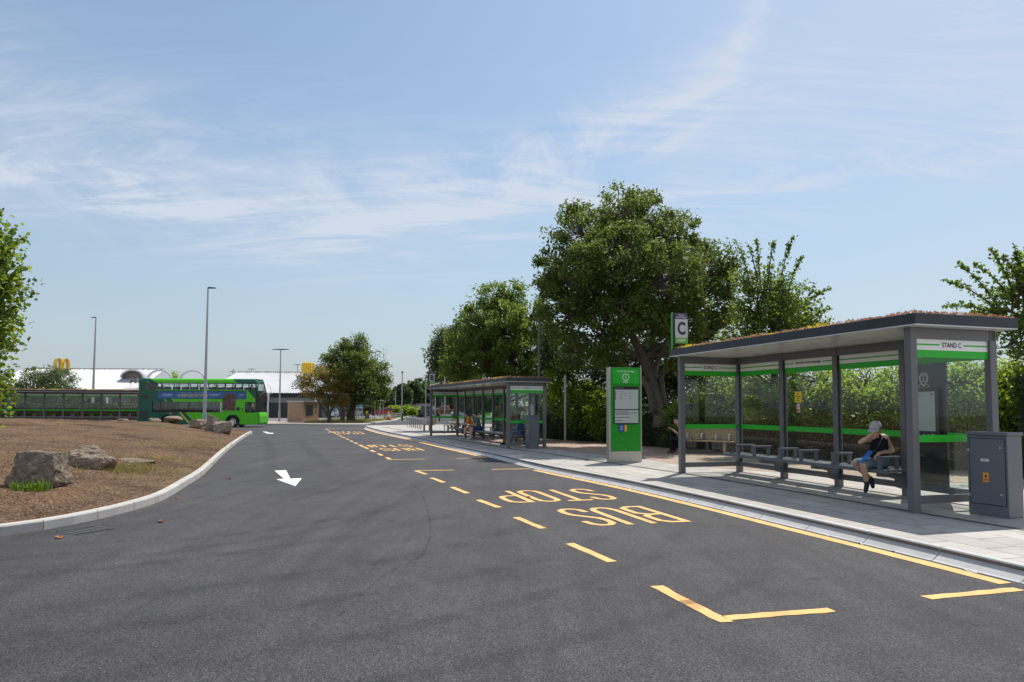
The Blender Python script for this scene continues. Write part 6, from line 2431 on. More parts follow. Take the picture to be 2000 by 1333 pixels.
person("person in grey cap, black vest and denim shorts with blue bag on the nearest bench", J, .97, M_SKIN,
       [('vest', cloth("black_jersey", (.014, .014, .017)), {}), ('trousers', cloth("washed_denim", (.15, .215, .27)), {'len': .86, 'wide': .016}), ('shoes', M_SHOE, {'high': .10})],
       (-.80, -.55, -.25), voxel=.0085, group="people waiting in the shelters",
       hands={'L': ((-.75, -.25, -.6), (-.2, .9, -.1), .6, -1), 'R': ((.9, -.1, .1), (0, -.5, .85), 1.0, 1)},
       hair=(M_HAIRD, 'short'), extra=cap_and_bag)

# --- person with a phone on the timber bench behind
Yb = 23.35
J = dict(head=at(1322, 823, Yb), neck=at(1326, 833, Yb), shL=at(1328, 838, Yb - .16), shR=at(1328, 838, Yb + .16), elL=at(1323, 846, Yb - .2), haL=at(1312, 838.5, Yb - .1), elR=at(1322, 846, Yb + .2), haR=at(1312, 839, Yb + .05),
         hipL=at(1331, 858, Yb - .08), hipR=at(1331, 858, Yb + .10), knL=at(1308, 857, Yb - .10), knR=at(1311, 858, Yb + .12), anL=at(1312, 880, Yb - .08), toL=at(1306, 884, Yb - .12), anR=at(1318, 880, Yb + .12), toR=at(1313, 884, Yb + .1))


def phone(root, base, J, s, f, up, rt):
    p = at(1308.5, 836, Yb - .02) - base
    M = Matrix.Translation(p) @ Matrix.Rotation(R(-35), 4, 'Y')
    MB().box(-.01, .01, -.035, .035, -.07, .07, 0, M).build("phone", M_BLACK, root, bevel=.004)


person("person in black with a phone and one orange sleeve edge on the timber slatted bench", J, .95, M_SKIN, [('top', cloth("black_tee", (.012, .012, .014)), {'sleeve': .75}), ('trousers', cloth("black_trousers", (.012, .012, .014)), {'len': 1.9}), ('shoes', M_BLACK, {})],
       (-1, -.1, -.35), voxel=.012, group="people waiting in the shelters", hair=(M_HAIRD, 'short'), extra=phone)


def seated(label, hip, facing, s, skin, parts, hair, lean=.12, knees=.42, head_down=.3, extra=None, legs=(0, 0), arms='lap', floor=PZ, voxel=.016, group="people waiting in the shelters"):
    hip = Vector(hip)
    f = Vector((math.cos(facing), math.sin(facing), 0))
    r = Vector((f.y, -f.x, 0))
    z = Vector((0, 0, 1))
    neck = hip + z * .52 * s + f * lean
    head = neck + z * .145 * s + f * (.03 + head_down * .12) * s
    J = dict(neck=neck, head=head)
    for d, q in (('L', -1), ('R', 1)):
        sh = neck - z * .06 * s + r * q * .17 * s
        el = sh - z * .25 * s + f * .10 * s + r * q * .04 * s
        ha = el + f * .20 * s + (z * (.10 if arms == 'phone' else -.03)) * s - r * q * .06 * s
        hp = hip + r * q * .085 * s
        kn = hp + f * knees * s + r * q * .04 * s + z * .01
        fx = legs[0 if q < 0 else 1]
        an = kn + f * (fx + .02) * s
        an.z = floor + .075 * s
        to = an + f * .13 * s
        to.z = floor + .035 * s
        J.update({'sh' + d: sh, 'el' + d: el, 'ha' + d: ha, 'hip' + d: hp, 'kn' + d: kn, 'an' + d: an, 'to' + d: to})
    return person(label, J, s, skin, parts, f - z * head_down, voxel=voxel, group=group, hair=hair, extra=extra, floor=floor)


fB = math.pi + math.atan2(.345, .939)          # facing the road from the STAND B bench
seatz = PZ + .475 * .9 + .085
seated("person bending forward with an orange sleeve in the seated pair at STAND B", (-1.80, 33.5, seatz), fB - .1, .92, M_SKIN, [('top', cloth("orange_top", (.75, .22, .02)), {'sleeve': .6}), ('trousers', cloth("tan_shorts", (.35, .22, .15)), {'len': .6}), ('shoes', M_SHOEW, {})], (M_HAIRD, 'short'), .26, .42, .6, legs=(.12, .05))
seated("person in grey top and blue shorts, hair tied back, in the STAND B seated pair", (-1.50, 32.85, seatz), fB, .95, M_SKIN, [('top', cloth("slate_tee", (.12, .135, .16)), {'sleeve': .6}), ('trousers', cloth("blue_shorts", (.02, .07, .17)), {'len': .75, 'wide': .03}), ('shoes', M_SHOEW, {})], (M_HAIRD, 'tail'), .14, .42, .5, legs=(.05, .0))
seated("person with bare brown legs seated behind the near front post of STAND B", (.13, 28.45, seatz), fB + .1, .97, M_SKIN2, [('top', cloth("black_shirt", (.016, .016, .02)), {'sleeve': 1.5}), ('trousers', cloth("dark_shorts", (.05, .035, .02)), {'len': .6}), ('shoes', M_BLACK, {})], (M_HAIRD, 'long'), .06, .44, .2, legs=(.06, -.02))
seated("person in blue denim sitting at the near end of the STAND B bench", (.40, 27.55, seatz), fB - .3, .95, M_SKIN2, [('top', cloth("blue_jacket", (.03, .08, .19)), {'sleeve': 1.7}), ('trousers', cloth("blue_jeans", (.025, .075, .16)), {'len': 1.9}), ('shoes', M_SHOE, {})], (M_HAIRD, 'short'), .10, .42, .4, legs=(.05, .0))


def backpack(root, base, J, s, f, up, rt):
    for d, q in (('L', -1), ('R', 1)):
        a = J['sh' + d].lerp(J['neck'], .3) - base + f * .07 + Vector((0, 0, .05))
        b = J['hip' + d].lerp(J['sh' + d], .35) - base + f * .115
        MB().tube([a - f * .1, a, a.lerp(b, .4) + f * .065, b], .016, 6).build("backpack_strap", M_BLACK, root)
    m = (J['shL'] + J['shR']) / 2 - base - f * .2
    MB().box(m.x - .14, m.x + .14, m.y - .08, m.y + .08, m.z - .38, m.z + .02).build("backpack", M_BLACK, root, bevel=.05)
    h = J['head'] - base
    hat = MB().disc(h + up * .075, .145, 'z', 20, .012)
    hat.tube([h + up * .075, h + up * .15, h + up * .165], [.095, .085, .05], 16)
    hat.build("straw_hat", mat("straw", (.45, .36, .20), .8), root)


xw, yw = .61, 28.9
z = PZ
s = .93
J = dict(neck=(xw, yw, z + 1.40 * s), head=(xw, yw - .03, z + 1.545 * s), shL=(xw + .17, yw, z + 1.34 * s), shR=(xw - .17, yw, z + 1.34 * s), elL=(xw + .22, yw + .02, z + 1.06 * s), elR=(xw - .22, yw + .02, z + 1.06 * s),
         haL=(xw + .2, yw - .12, z + .84 * s), haR=(xw - .2, yw - .12, z + .84 * s), hipL=(xw + .09, yw, z + .86 * s), hipR=(xw - .09, yw, z + .86 * s), knL=(xw + .10, yw - .03, z + .46 * s), knR=(xw - .10, yw + .02, z + .46 * s),
         anL=(xw + .10, yw, z + .08 * s), anR=(xw - .10, yw + .05, z + .08 * s), toL=(xw + .11, yw - .13, z + .035), toR=(xw - .11, yw - .08, z + .035))
person("person in a white shirt, straw hat and backpack standing behind the STAND B cabinet", J, s, M_SKIN, [('top', cloth("white_shirt", (.62, .62, .60)), {'sleeve': .7}), ('trousers', cloth("grey_trousers", (.08, .08, .09)), {'len': 1.9}), ('shoes', M_SHOE, {})], (0, -1, -.05), .014,
       group="people waiting in the shelters", hair=(M_HAIRD, 'short'), extra=backpack)

# passengers on the upper deck of the bus
ca_, sa_ = math.cos(R(2.5)), math.sin(R(2.5))
for bx_, by_, lab_ in ((1.72, .45, "rear most passenger silhouetted on the upper deck of the bus"), (6.42, .45, "passenger silhouetted on the upper deck just right of the tall lamp post"),
                       (7.98, .48, "passenger silhouetted on the upper deck above the brown advert picture"), (9.42, .48, "front passenger silhouetted at the upper deck window nearest the bus nose")):
    lx, ly = bx_ * .9, by_ * .9
    seated(lab_, (-29.05 + lx * ca_ - ly * sa_, 54.75 + lx * sa_ + ly * ca_, 2.575), R(2.5), .93, M_SKIN, [('top', cloth("dark_jumper", (.03, .032, .04)), {'sleeve': 1.6}), ('trousers', cloth("black_trousers", (.012, .012, .014)), {'len': 1.9}), ('shoes', M_BLACK, {})],
           (M_HAIRD, 'short'), .02, .40, .1, floor=2.04, voxel=.03, group="passengers on the bus upper deck")

# ================================================================== VEGETATION
M_LEAF = leaf_mat("dark_tree_leaf", (0.030, 0.055, 0.012), (0.074, 0.112, 0.024), (0.165, 0.205, 0.045), .50, .5, .55)
M_LEAFM = leaf_mat("mid_tree_leaf", (0.042, 0.078, 0.014), (0.092, 0.145, 0.026), (0.175, 0.23, 0.045), .54, .5, .55)
M_LEAFL = leaf_mat("bright_tree_leaf", (0.075, 0.135, 0.014), (0.15, 0.23, 0.026), (0.25, 0.32, 0.06), .56, .5, .5)
M_LEAFB = leaf_mat("bronze_leaf", (0.15, 0.09, 0.03), (0.20, 0.16, 0.05), (0.17, 0.20, 0.05), .5)
M_LEAFS = leaf_mat("willow_leaf", (0.045, 0.075, 0.025), (0.085, 0.125, 0.045), (0.13, 0.17, 0.07), .4)
M_LEAFG = leaf_mat("shrub_leaf", (0.065, 0.125, 0.016), (0.135, 0.215, 0.034), (0.23, 0.30, 0.08), .55, .45, .5)
M_LEAFD = leaf_mat("dry_twig_leaf", (0.06, 0.042, 0.026), (0.125, 0.09, 0.055), (0.20, 0.16, 0.09), .25, .7)
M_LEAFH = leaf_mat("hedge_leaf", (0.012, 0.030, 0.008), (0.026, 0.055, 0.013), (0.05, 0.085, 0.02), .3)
M_FARL = leaf_mat("far_tree_leaf", (0.035, 0.062, 0.022), (0.058, 0.095, 0.034), (0.09, 0.13, 0.05), .35)
M_BARK = bark_mat("grey_bark", (0.065, 0.054, 0.043), (0.175, 0.147, 0.12))
M_LEAFA = leaf_mat("maple_leaf", (0.045, 0.085, 0.010), (0.095, 0.155, 0.018), (0.19, 0.24, 0.04), .5, .5, .4)
M_BARKD = bark_mat("dark_bark", (0.035, 0.028, 0.022), (0.09, 0.072, 0.055))
M_BARKW = bark_mat("birch_bark", (0.30, 0.28, 0.25), (0.62, 0.60, 0.56))

LEAF4 = np.array([(-.5, 0), (-.05, .27), (.5, 0), (-.05, -.27)])
LEAF6 = np.array([(-.5, 0), (-.25, .22), (.15, .26), (.5, 0), (.15, -.26), (-.25, -.22)])
LOBED = np.array([(-.5, .03), (-.25, .16), (-.22, .36), (.0, .30), (.18, .40), (.26, .22), (.5, .0), (.26, -.22), (.18, -.40), (0, -.30), (-.22, -.36), (-.25, -.16), (-.5, -.03)])


def leaves(name, C_, size, mat_, parent, r, shape=LEAF4, up=0.55, droop=0.15, mi=None):
    n = len(C_)
    s = size * r.uniform(.65, 1.3, n)
    nr = r.normal(0, 1, (n, 3))
    nr[:, 2] += up
    nr /= np.linalg.norm(nr, axis=1)[:, None]
    t = r.normal(0, 1, (n, 3))
    t[:, 2] -= droop * 2
    t -= nr * (t * nr).sum(1)[:, None]
    t /= np.linalg.norm(t, axis=1)[:, None]
    b = np.cross(nr, t)
    k = len(shape)
    V = (C_[:, None, :] + t[:, None, :] * (shape[None, :, 0, None] * s[:, None, None]) + b[:, None, :] * (shape[None, :, 1, None] * s[:, None, None])
         + nr[:, None, :] * (np.abs(shape[None, :, 1, None]) * .35 * s[:, None, None]))
    return mesh_np(name, V.reshape(-1, 3), np.arange(n * k).reshape(n, k), mat_, parent, mi)


def tree(name, label, base, trunk, lobes, n_cl, per, rc, size, lmat, bmat, seed, group=None, cat="tree", shape=LEAF4, shell=.55, twig=.018, limbs=True, shoots=(), up=.55, trunk2=()):
    """trunk: [(Vector, radius)...] in world space; lobes: [(centre, (rx,ry,rz))]; leaves gather in clumps at twig ends"""
    r = np.random.default_rng(seed)
    root = empty(name, base, 0, 1, label, cat, group)
    base = Vector(base)
    wood = MB()
    for tr in [trunk] + list(trunk2):
        pts = [p - base for p, _ in tr]
        rad = [q for _, q in tr]
        P = smooth_line([tuple(p) + (q,) for p, q in zip(pts, rad)], .25)
        j = r.normal(0, .10, len(P)) * P[:, 3]
        wood.tube([tuple(p[:3] + np.array([j[i], j[-i - 1], 0])) for i, p in enumerate(P)], [max(.008, p[3] * (1 + .5 * max(0, .35 - i * .05) if i < 8 else 1)) for i, p in enumerate(P)], 10)
    w = np.array([(l[1][0] * l[1][1] * l[1][2]) ** .67 for l in lobes])
    w /= w.sum()
    C_ = []
    for li, (c, rad) in enumerate(lobes):
        c = Vector(c) - base
        tpts = [p - base for p, _ in trunk]
        k = min(range(len(tpts)), key=lambda i: (tpts[i] - c).length + (8 if tpts[i].z > c.z - rad[2] * .2 else 0) + (6 if i == 0 else 0))
        p0 = tpts[k]
        r0 = min(trunk[k][1] * .55, .03 + .02 * (c - p0).length)
        mid = p0.lerp(c, .5) + Vector((r.normal(0, .12), r.normal(0, .12), -.08 * (c - p0).length * .5))
        if limbs:
            wood.tube([p0, p0.lerp(mid, .55), mid, mid.lerp(c, .5), c], [r0, r0 * .8, r0 * .62, r0 * .45, r0 * .28], 6)
        m = max(3, int(round(n_cl * w[li])))
        d = r.normal(0, 1, (m, 3))
        d /= np.linalg.norm(d, axis=1)[:, None]
        rr_ = shell + (1 - shell) * r.random(m) ** .6
        q = np.array(c) + d * rr_[:, None] * np.array(rad)[None, :]
        for e in q:
            C_.append(e)
            if limbs:
                a = c.lerp(mid, r.uniform(0, .7))
                ev = Vector(e)
                wood.tube([a, a.lerp(ev, .5) + Vector(r.normal(0, .07, 3)), ev], [twig * 1.6, twig, twig * .4], 4, caps=False)
    C_ = np.array(C_)
    L = np.repeat(C_, per, 0)
    sc = rc * np.repeat(r.uniform(.55, 1.25, len(C_)), per)[:, None]
    off = np.clip(r.normal(0, .5, (len(L), 3)), -.95, .95) * np.array([1, 1, .75])
    L = L + off * sc
    for (p0, p1, nn_, wd) in shoots:          # long leafy shoots that break the outline
        a, b = np.array(Vector(p0) - base), np.array(Vector(p1) - base)
        bend = np.array([0, 0, .10 * np.linalg.norm(b - a)])
        tt_ = r.random(nn_) ** .85
        kn = max(4, int(np.linalg.norm(b - a) / .16))
        tt_ = np.clip(np.round(tt_ * kn) / kn + r.normal(0, .018, nn_), 0, 1.03)      # leaves sit in rosettes along the shoot
        S = a + (b - a) * tt_[:, None] + bend * (4 * tt_ * (1 - tt_))[:, None] + r.normal(0, 1, (nn_, 3)) * (wd * (1.5 - .8 * tt_) * (.6 + .6 * np.sin(tt_ * 37 + seed) ** 2))[:, None]
        L = np.vstack([L, S])
        wood.tube([tuple(a + (b - a) * q + bend * 4 * q * (1 - q)) for q in (0, .33, .66, 1)], [.03, .02, .013, .005], 5)
    wood.build("trunk", bmat, root, smooth=True)
    leaves("crown", L, size, lmat, root, r, shape, up)
    return root


def lobe(u, v, Y, rpx, dy=0.0, ry=None, flat=1.0):
    k = Y / 1373.0
    return (at(u, v, Y + dy), (rpx * k, (ry if ry else rpx * k), rpx * k * flat))


# --- the big tree between the two shelters
Y0 = 27.0
tr = [(at(1292, 835, Y0), .30), (at(1284, 790, Y0), .215), (at(1274, 745, Y0), .195), (at(1256, 700, Y0), .17), (at(1232, 650, Y0 - .4), .14), (at(1205, 600, Y0 - .6), .14), (at(1180, 540, Y0 - .3), .09), (at(1170, 470, Y0), .05)]
tr2 = [[(at(1274, 745, Y0), .13), (at(1272, 690, Y0 + .3), .11), (at(1275, 620, Y0 + .5), .10), (at(1262, 540, Y0 + .6), .09), (at(1235, 430, Y0 + .3), .05)],
       [(at(1276, 740, Y0), .10), (at(1290, 690, Y0 + .2), .09), (at(1320, 640, Y0 + .5), .08), (at(1370, 590, Y0 + .8), .06), (at(1405, 545, Y0 + 1), .03)],
       [(at(1300, 800, Y0 + .1), .10), (at(1292, 740, Y0 - .2), .09), (at(1300, 720, Y0 - .3), .07), (at(1318, 690, Y0 - .5), .05), (at(1330, 640, Y0 - .6), .03)],
       [(at(1276, 808, Y0 - .3), .10), (at(1268, 770, Y0 - .4), .085), (at(1254, 740, Y0 - .6), .09), (at(1225, 715, Y0 - .9), .06), (at(1180, 690, Y0 - 1.2), .03)]]
lb = [lobe(1212, 415, Y0, 58, 0), lobe(1262, 430, Y0, 52, .9), lobe(1130, 452, Y0, 55, -.4), lobe(1170, 430, Y0, 45, 1.2), lobe(1318, 470, Y0, 58, .2), lobe(1085, 530, Y0, 46, 0), lobe(1140, 545, Y0, 70, -1.6),
      lobe(1215, 510, Y0, 78, -1.8), lobe(1300, 550, Y0, 74, -1.5), lobe(1370, 530, Y0, 58, 0), lobe(1408, 510, Y0, 36, .5), lobe(1425, 545, Y0, 32, .3), lobe(1095, 610, Y0, 52, -.6), lobe(1165, 640, Y0, 58, -1.2),
      lobe(1390, 600, Y0, 55, .4), lobe(1330, 620, Y0, 52, -1.0), lobe(1230, 480, Y0, 75, 2.0), lobe(1320, 560, Y0, 80, 2.2), lobe(1140, 560, Y0, 75, 2.0), lobe(1120, 680, Y0, 42, .6), lobe(1230, 600, Y0, 60, 1.8),
      lobe(1400, 650, Y0, 42, .3), lobe(1215, 605, Y0, 40, -2.2), lobe(1275, 630, Y0, 36, -1.8), lobe(1190, 690, Y0, 34, -1.6), lobe(1330, 700, Y0, 30, -1.2), lobe(1065, 560, Y0, 22, -.2), lobe(1350, 680, Y0, 34, .9)]
tree("broadleaf_tree", "tallest broad dark green tree with a forked grey trunk behind the totem", at(1292, 838, Y0), tr, lb, 1000, 86, .38, .12, M_LEAF, M_BARK, 11, "trees behind the shelters", trunk2=tr2, shape=LEAF6)

# --- darker trees and undergrowth behind it
Y1 = 33.0
lb = [lobe(1090, 690, Y1, 45), lobe(1150, 720, Y1, 50, -1), lobe(1215, 700, Y1, 60, .5), lobe(1290, 690, Y1, 60, .5), lobe(1340, 730, Y1, 50), lobe(1250, 760, Y1, 50, -.5), lobe(1180, 770, Y1, 40, .5), lobe(1390, 720, Y1, 50), lobe(1310, 775, Y1, 40)]
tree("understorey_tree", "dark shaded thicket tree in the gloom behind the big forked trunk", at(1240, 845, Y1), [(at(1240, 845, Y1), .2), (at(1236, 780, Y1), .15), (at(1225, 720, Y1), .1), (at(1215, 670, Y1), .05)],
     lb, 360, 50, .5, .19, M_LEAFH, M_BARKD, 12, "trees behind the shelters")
# --- tree behind the STAND B shelter
Y2 = 37.0
lb = [lobe(965, 585, Y2, 34), lobe(1000, 578, Y2, 30, .6), lobe(930, 625, Y2, 38), lobe(985, 640, Y2, 52, -1), lobe(1035, 620, Y2, 42, .3), lobe(905, 670, Y2, 34), lobe(950, 695, Y2, 46, -.8), lobe(1005, 705, Y2, 50, -1), lobe(1050, 690, Y2, 44, .4),
      lobe(900, 715, Y2, 36, .2), lobe(970, 735, Y2, 36), lobe(975, 650, Y2, 60, 1.8), lobe(930, 700, Y2, 45, 1.8), lobe(1040, 735, Y2, 34), lobe(1068, 655, Y2, 32, .8), lobe(1078, 705, Y2, 36, .8), lobe(1062, 750, Y2, 34, .6)]
tree("broadleaf_tree", "dark green tree rising behind the STAND B shelter left of the tallest tree", at(985, 852, Y2), [(at(985, 852, Y2), .24), (at(983, 790, Y2), .18), (at(975, 730, Y2), .14), (at(968, 660, Y2), .09), (at(966, 600, Y2), .04)],
     lb, 660, 68, .40, .14, M_LEAFM, M_BARKD, 13, "trees behind the shelters", shape=LEAF6)
Y3 = 45.0
lb = [lobe(872, 665, Y3, 26), lobe(860, 700, Y3, 26), lobe(885, 705, Y3, 30, -.5), lobe(848, 690, Y3, 14), lobe(905, 650, Y3, 24), lobe(850, 730, Y3, 18), lobe(880, 735, Y3, 24), lobe(915, 735, Y3, 26, .4), lobe(895, 680, Y3, 34, 1.5)]
sh = [(at(870, 690, Y3), at(842, 668, Y3), 90, .10), (at(860, 710, Y3), at(836, 715, Y3), 90, .10), (at(870, 680, Y3), at(862, 640, Y3), 80, .10), (at(885, 660, Y3), at(893, 630, Y3), 80, .1)]
tree("willow_tree", "paler loose willow at the far end of the trees above stand sign B", at(893, 835, Y3), [(at(893, 835, Y3), .2), (at(890, 780, Y3), .15), (at(882, 720, Y3), .1), (at(875, 670, Y3), .05)],
     lb, 330, 46, .5, .17, M_LEAFS, M_BARKD, 14, "trees behind the shelters", shoots=sh)
# --- open tree right of the big one, with upright shoots
Y4 = 22.5
lb = [lobe(1490, 560, Y4, 42), lobe(1535, 575, Y4, 36, -.3), lobe(1470, 610, Y4, 44), lobe(1525, 625, Y4, 46, -.5), lobe(1570, 620, Y4, 34), lobe(1450, 660, Y4, 44), lobe(1500, 670, Y4, 50, .5), lobe(1560, 665, Y4, 44), lobe(1600, 650, Y4, 24), lobe(1455, 555, Y4, 26), lobe(1440, 700, Y4, 40), lobe(1520, 600, Y4, 44, 1)]
sh = [(at(1465, 560, Y4), at(1446, 484, Y4), 90, .055), (at(1485, 560, Y4), at(1478, 470, Y4), 120, .06), (at(1500, 550, Y4), at(1512, 472, Y4), 120, .06), (at(1522, 560, Y4), at(1548, 466, Y4), 140, .055),
      (at(1540, 570, Y4), at(1564, 505, Y4), 110, .055), (at(1560, 610, Y4), at(1618, 565, Y4), 130, .055), (at(1575, 630, Y4), at(1618, 605, Y4), 90, .055), (at(1480, 550, Y4), at(1462, 478, Y4), 60, .05), (at(1570, 600, Y4), at(1590, 560, Y4), 60, .055)]
tree("cherry_tree", "open tree with upright leafy shoots right of the tallest tree", at(1515, 850, Y4), [(at(1515, 850, Y4), .16), (at(1514, 760, Y4), .12), (at(1510, 690, Y4), .10), (at(1508, 620, Y4), .06), (at(1502, 560, Y4), .03)],
     lb, 270, 36, .38, .115, M_LEAFM, M_BARKD, 15, "trees behind the shelters", shoots=sh, shape=LEAF6, trunk2=[[(at(1512, 720, Y4), .07), (at(1535, 660, Y4), .05), (at(1552, 600, Y4), .025)], [(at(1512, 720, Y4), .07), (at(1490, 650, Y4), .05), (at(1478, 580, Y4), .025)]])
# --- sparse tree at the right edge
Y5 = 16.0
lb = [lobe(1985, 560, Y5, 44), lobe(2040, 560, Y5, 60), lobe(1995, 625, Y5, 44, .4), lobe(2050, 640, Y5, 60), lobe(1950, 600, Y5, 26), lobe(2040, 520, Y5, 40), lobe(1975, 665, Y5, 36), lobe(2030, 700, Y5, 50)]
sh = [(at(1985, 640, Y5), at(1846, 549, Y5), 170, .045), (at(1960, 615, Y5), at(1872, 516, Y5), 150, .045), (at(1975, 630, Y5), at(1846, 598, Y5), 150, .05), (at(1990, 600, Y5), at(1936, 488, Y5), 150, .045),
      (at(2000, 590, Y5), at(1982, 484, Y5), 150, .05), (at(1985, 600, Y5), at(1905, 516, Y5), 130, .05), (at(1985, 650, Y5), at(1885, 615, Y5), 110, .05), (at(1995, 570, Y5), at(1960, 500, Y5), 110, .05)]
tree("cherry_tree", "sparse tree leaning in over the near end of the STAND C shelter roof", at(2075, 850, Y5), [(at(2075, 850, Y5), .15), (at(2070, 760, Y5), .12), (at(2055, 690, Y5), .10), (at(2035, 640, Y5), .07), (at(2010, 590, Y5), .04)],
     lb, 135, 38, .32, .10, M_LEAFM, M_BARKD, 16, "trees behind the shelters", shoots=sh, shape=LEAF6)

# --- shrubs behind STAND C: bright leafy tops over dry brown undergrowth
for k, (u, Y, top, wpx, lbm, m_) in enumerate([
    (1368, 25.6, 760, 70, "dull green shrub behind the timber slatted bench", M_LEAFG), (1440, 24.2, 716, 70, "leafy shrub behind the far corner post of the STAND C shelter", M_LEAFG),
    (1525, 22.2, 712, 80, "leafy shrub behind the pane left of the yellow notice", M_LEAFG), (1615, 20.8, 708, 85, "bright leafy shrub behind the yellow notice pane", M_LEAFL),
    (1705, 19.5, 706, 85, "pale flowering shrub directly behind the seated person in the cap", M_LEAFL), (1800, 18.5, 700, 80, "shrub behind the dark display panel of the STAND C shelter", M_LEAFG),
    (1890, 17.7, 696, 75, "bright leafy shrub seen through the near end pane of STAND C", M_LEAFL), (1975, 16.9, 700, 70, "bright broad-leaved shrub at the right edge beyond the cabinet", M_LEAFL), (2060, 16.2, 690, 80, "shrub just past the right edge behind the cabinet", M_LEAFL)]):
    b0 = at(u, 870, Y)
    b0.z = PZ
    hh = at(u, top, Y).z
    k_ = Y / 1373
    rr_ = wpx * k_
    c = Vector((b0.x, b0.y, 0))
    lbs = [(c + Vector((0, .3, hh - .55)), (rr_ * .72, .8, .55)), (c + Vector((-rr_ * .5, 0, hh - .85)), (rr_ * .6, .8, .6)), (c + Vector((rr_ * .5, 0, hh - .8)), (rr_ * .6, .8, .6)),
           (c + Vector((-rr_ * .2, -.35, hh - 1.25)), (rr_ * .8, .6, .55)), (c + Vector((rr_ * .45, -.3, hh - 1.4)), (rr_ * .6, .6, .5)), (c + Vector((0, .5, hh - 1.5)), (rr_ * .9, .7, .7))]
    tree("shrub", lbm, b0, [(Vector(b0), .06), (Vector(b0) + Vector((.05, .05, .7)), .05), (Vector(b0) + Vector((0, .1, hh * .55)), .03), (Vector(b0) + Vector((0, .1, hh * .8)), .015)],
         lbs, 150, 40, .30, .085, m_, M_BARKD, 40 + k, "shrubs behind the nearest shelter", "shrub", shape=LEAF6, up=.8)
rs = np.random.default_rng(77)
line = smooth_line([(6.9, 25.0), (7.8, 22.9), (8.9, 20.4), (10.3, 18.0), (11.7, 16.5), (13.6, 15.3)], .1)


def hedge(name, label, line, depth, h0, h1, n, size, mats, seed, core, cat="hedge", group=None, hvar=.25, mi_z=None, shape=LEAF4):
    r = np.random.default_rng(seed)
    root = empty(name, (line[0][0], line[0][1], PZ), 0, 1, label, cat, group)
    b = np.array([line[0][0], line[0][1], PZ])
    T = np.gradient(line, axis=0)
    T /= np.linalg.norm(T, axis=1)[:, None]
    Nn = np.stack([T[:, 1], -T[:, 0]], 1)
    i = r.integers(0, len(line), n)
    sgn = -1.0
    s_along = i * .1
    hloc = h0 + (h1 - h0) * (i / len(line)) + hvar * (np.sin(s_along * 1.1 + seed) * .5 + np.sin(s_along * 2.9) * .3)
    face = r.random(n)
    d = np.where(face < .62, np.abs(r.normal(0, .16, n)) + .12 * np.sin(s_along * 3.1 + 2) + .12, r.uniform(0, depth, n))
    z = np.where(face < .62, hloc * r.random(n), hloc - np.abs(r.normal(0, .14, n)))
    P = line[i] + Nn[i] * (d[:, None]) * sgn + r.normal(0, .05, (n, 2))
    C_ = np.column_stack([P, np.maximum(z, .02) + PZ]) - b
    mi = None
    if mi_z is not None:
        mi = ((z / hloc + r.normal(0, .12, n)) > mi_z).astype(int)
    # solid twiggy heart of the hedge
    mb = MB()
    prev = None
    vs, fs = [], []
    for q in range(0, len(line), 4):
        p, nn_ = line[q], Nn[q] * sgn
        hh = (h0 + (h1 - h0) * q / len(line)) * .86
        ring = []
        for (dd, zz) in ((.28, 0), (.25, hh * .5), (.34, hh * .85), (depth * .5, hh), (depth * .95, hh * .8), (depth, 0)):
            e = p + nn_ * (dd + r.normal(0, .05))
            ring.append((e[0] - b[0], e[1] - b[1], max(0, zz + r.normal(0, .06)) if zz else 0))
        vs += ring
    m = len(vs) // 6
    for q in range(m - 1):
        for k in range(5):
            fs.append((q * 6 + k, q * 6 + k + 1, (q + 1) * 6 + k + 1, (q + 1) * 6 + k))
    fs.append(tuple(range(6)))
    fs.append(tuple(range((m - 1) * 6, m * 6)))
    mb.add(vs, fs)
    mb.build("branches", core, root)
    leaves("foliage", C_, size, mats, root, r, shape, .3, mi=mi)
    return root


M_CORE = mat("hedge_heart", (0.020, 0.022, 0.010), .95, var=.5, scale=9)
M_CORED = mat("dry_heart", (0.055, 0.042, 0.026), .95, var=.5, scale=12)
hedge("dry_hedge", "dry brown twiggy hedge growing behind the benches of the nearest shelter", line, 1.2, 1.35, 1.25, 26000, .075, [M_LEAFD, M_LEAFG], 5, M_CORED, hvar=.3, mi_z=.74)
line2 = smooth_line([(-1.2, 41.5), (0.4, 37.0), (1.85, 33.4), (4.1, 29.7), (5.3, 27.2), (6.7, 25.2)], .1)
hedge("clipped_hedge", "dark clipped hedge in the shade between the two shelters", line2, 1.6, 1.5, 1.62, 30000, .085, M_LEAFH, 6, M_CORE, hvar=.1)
line3 = smooth_line([(10.9, 15.2), (12.0, 14.3), (13.6, 12.9)], .1)
hedge("clipped_hedge", "dark leafy hedge at the right edge beyond the electrical cabinet", line3, 1.2, 2.1, 2.2, 9000, .09, M_LEAFH, 8, M_CORE, hvar=.2, shape=LEAF6)
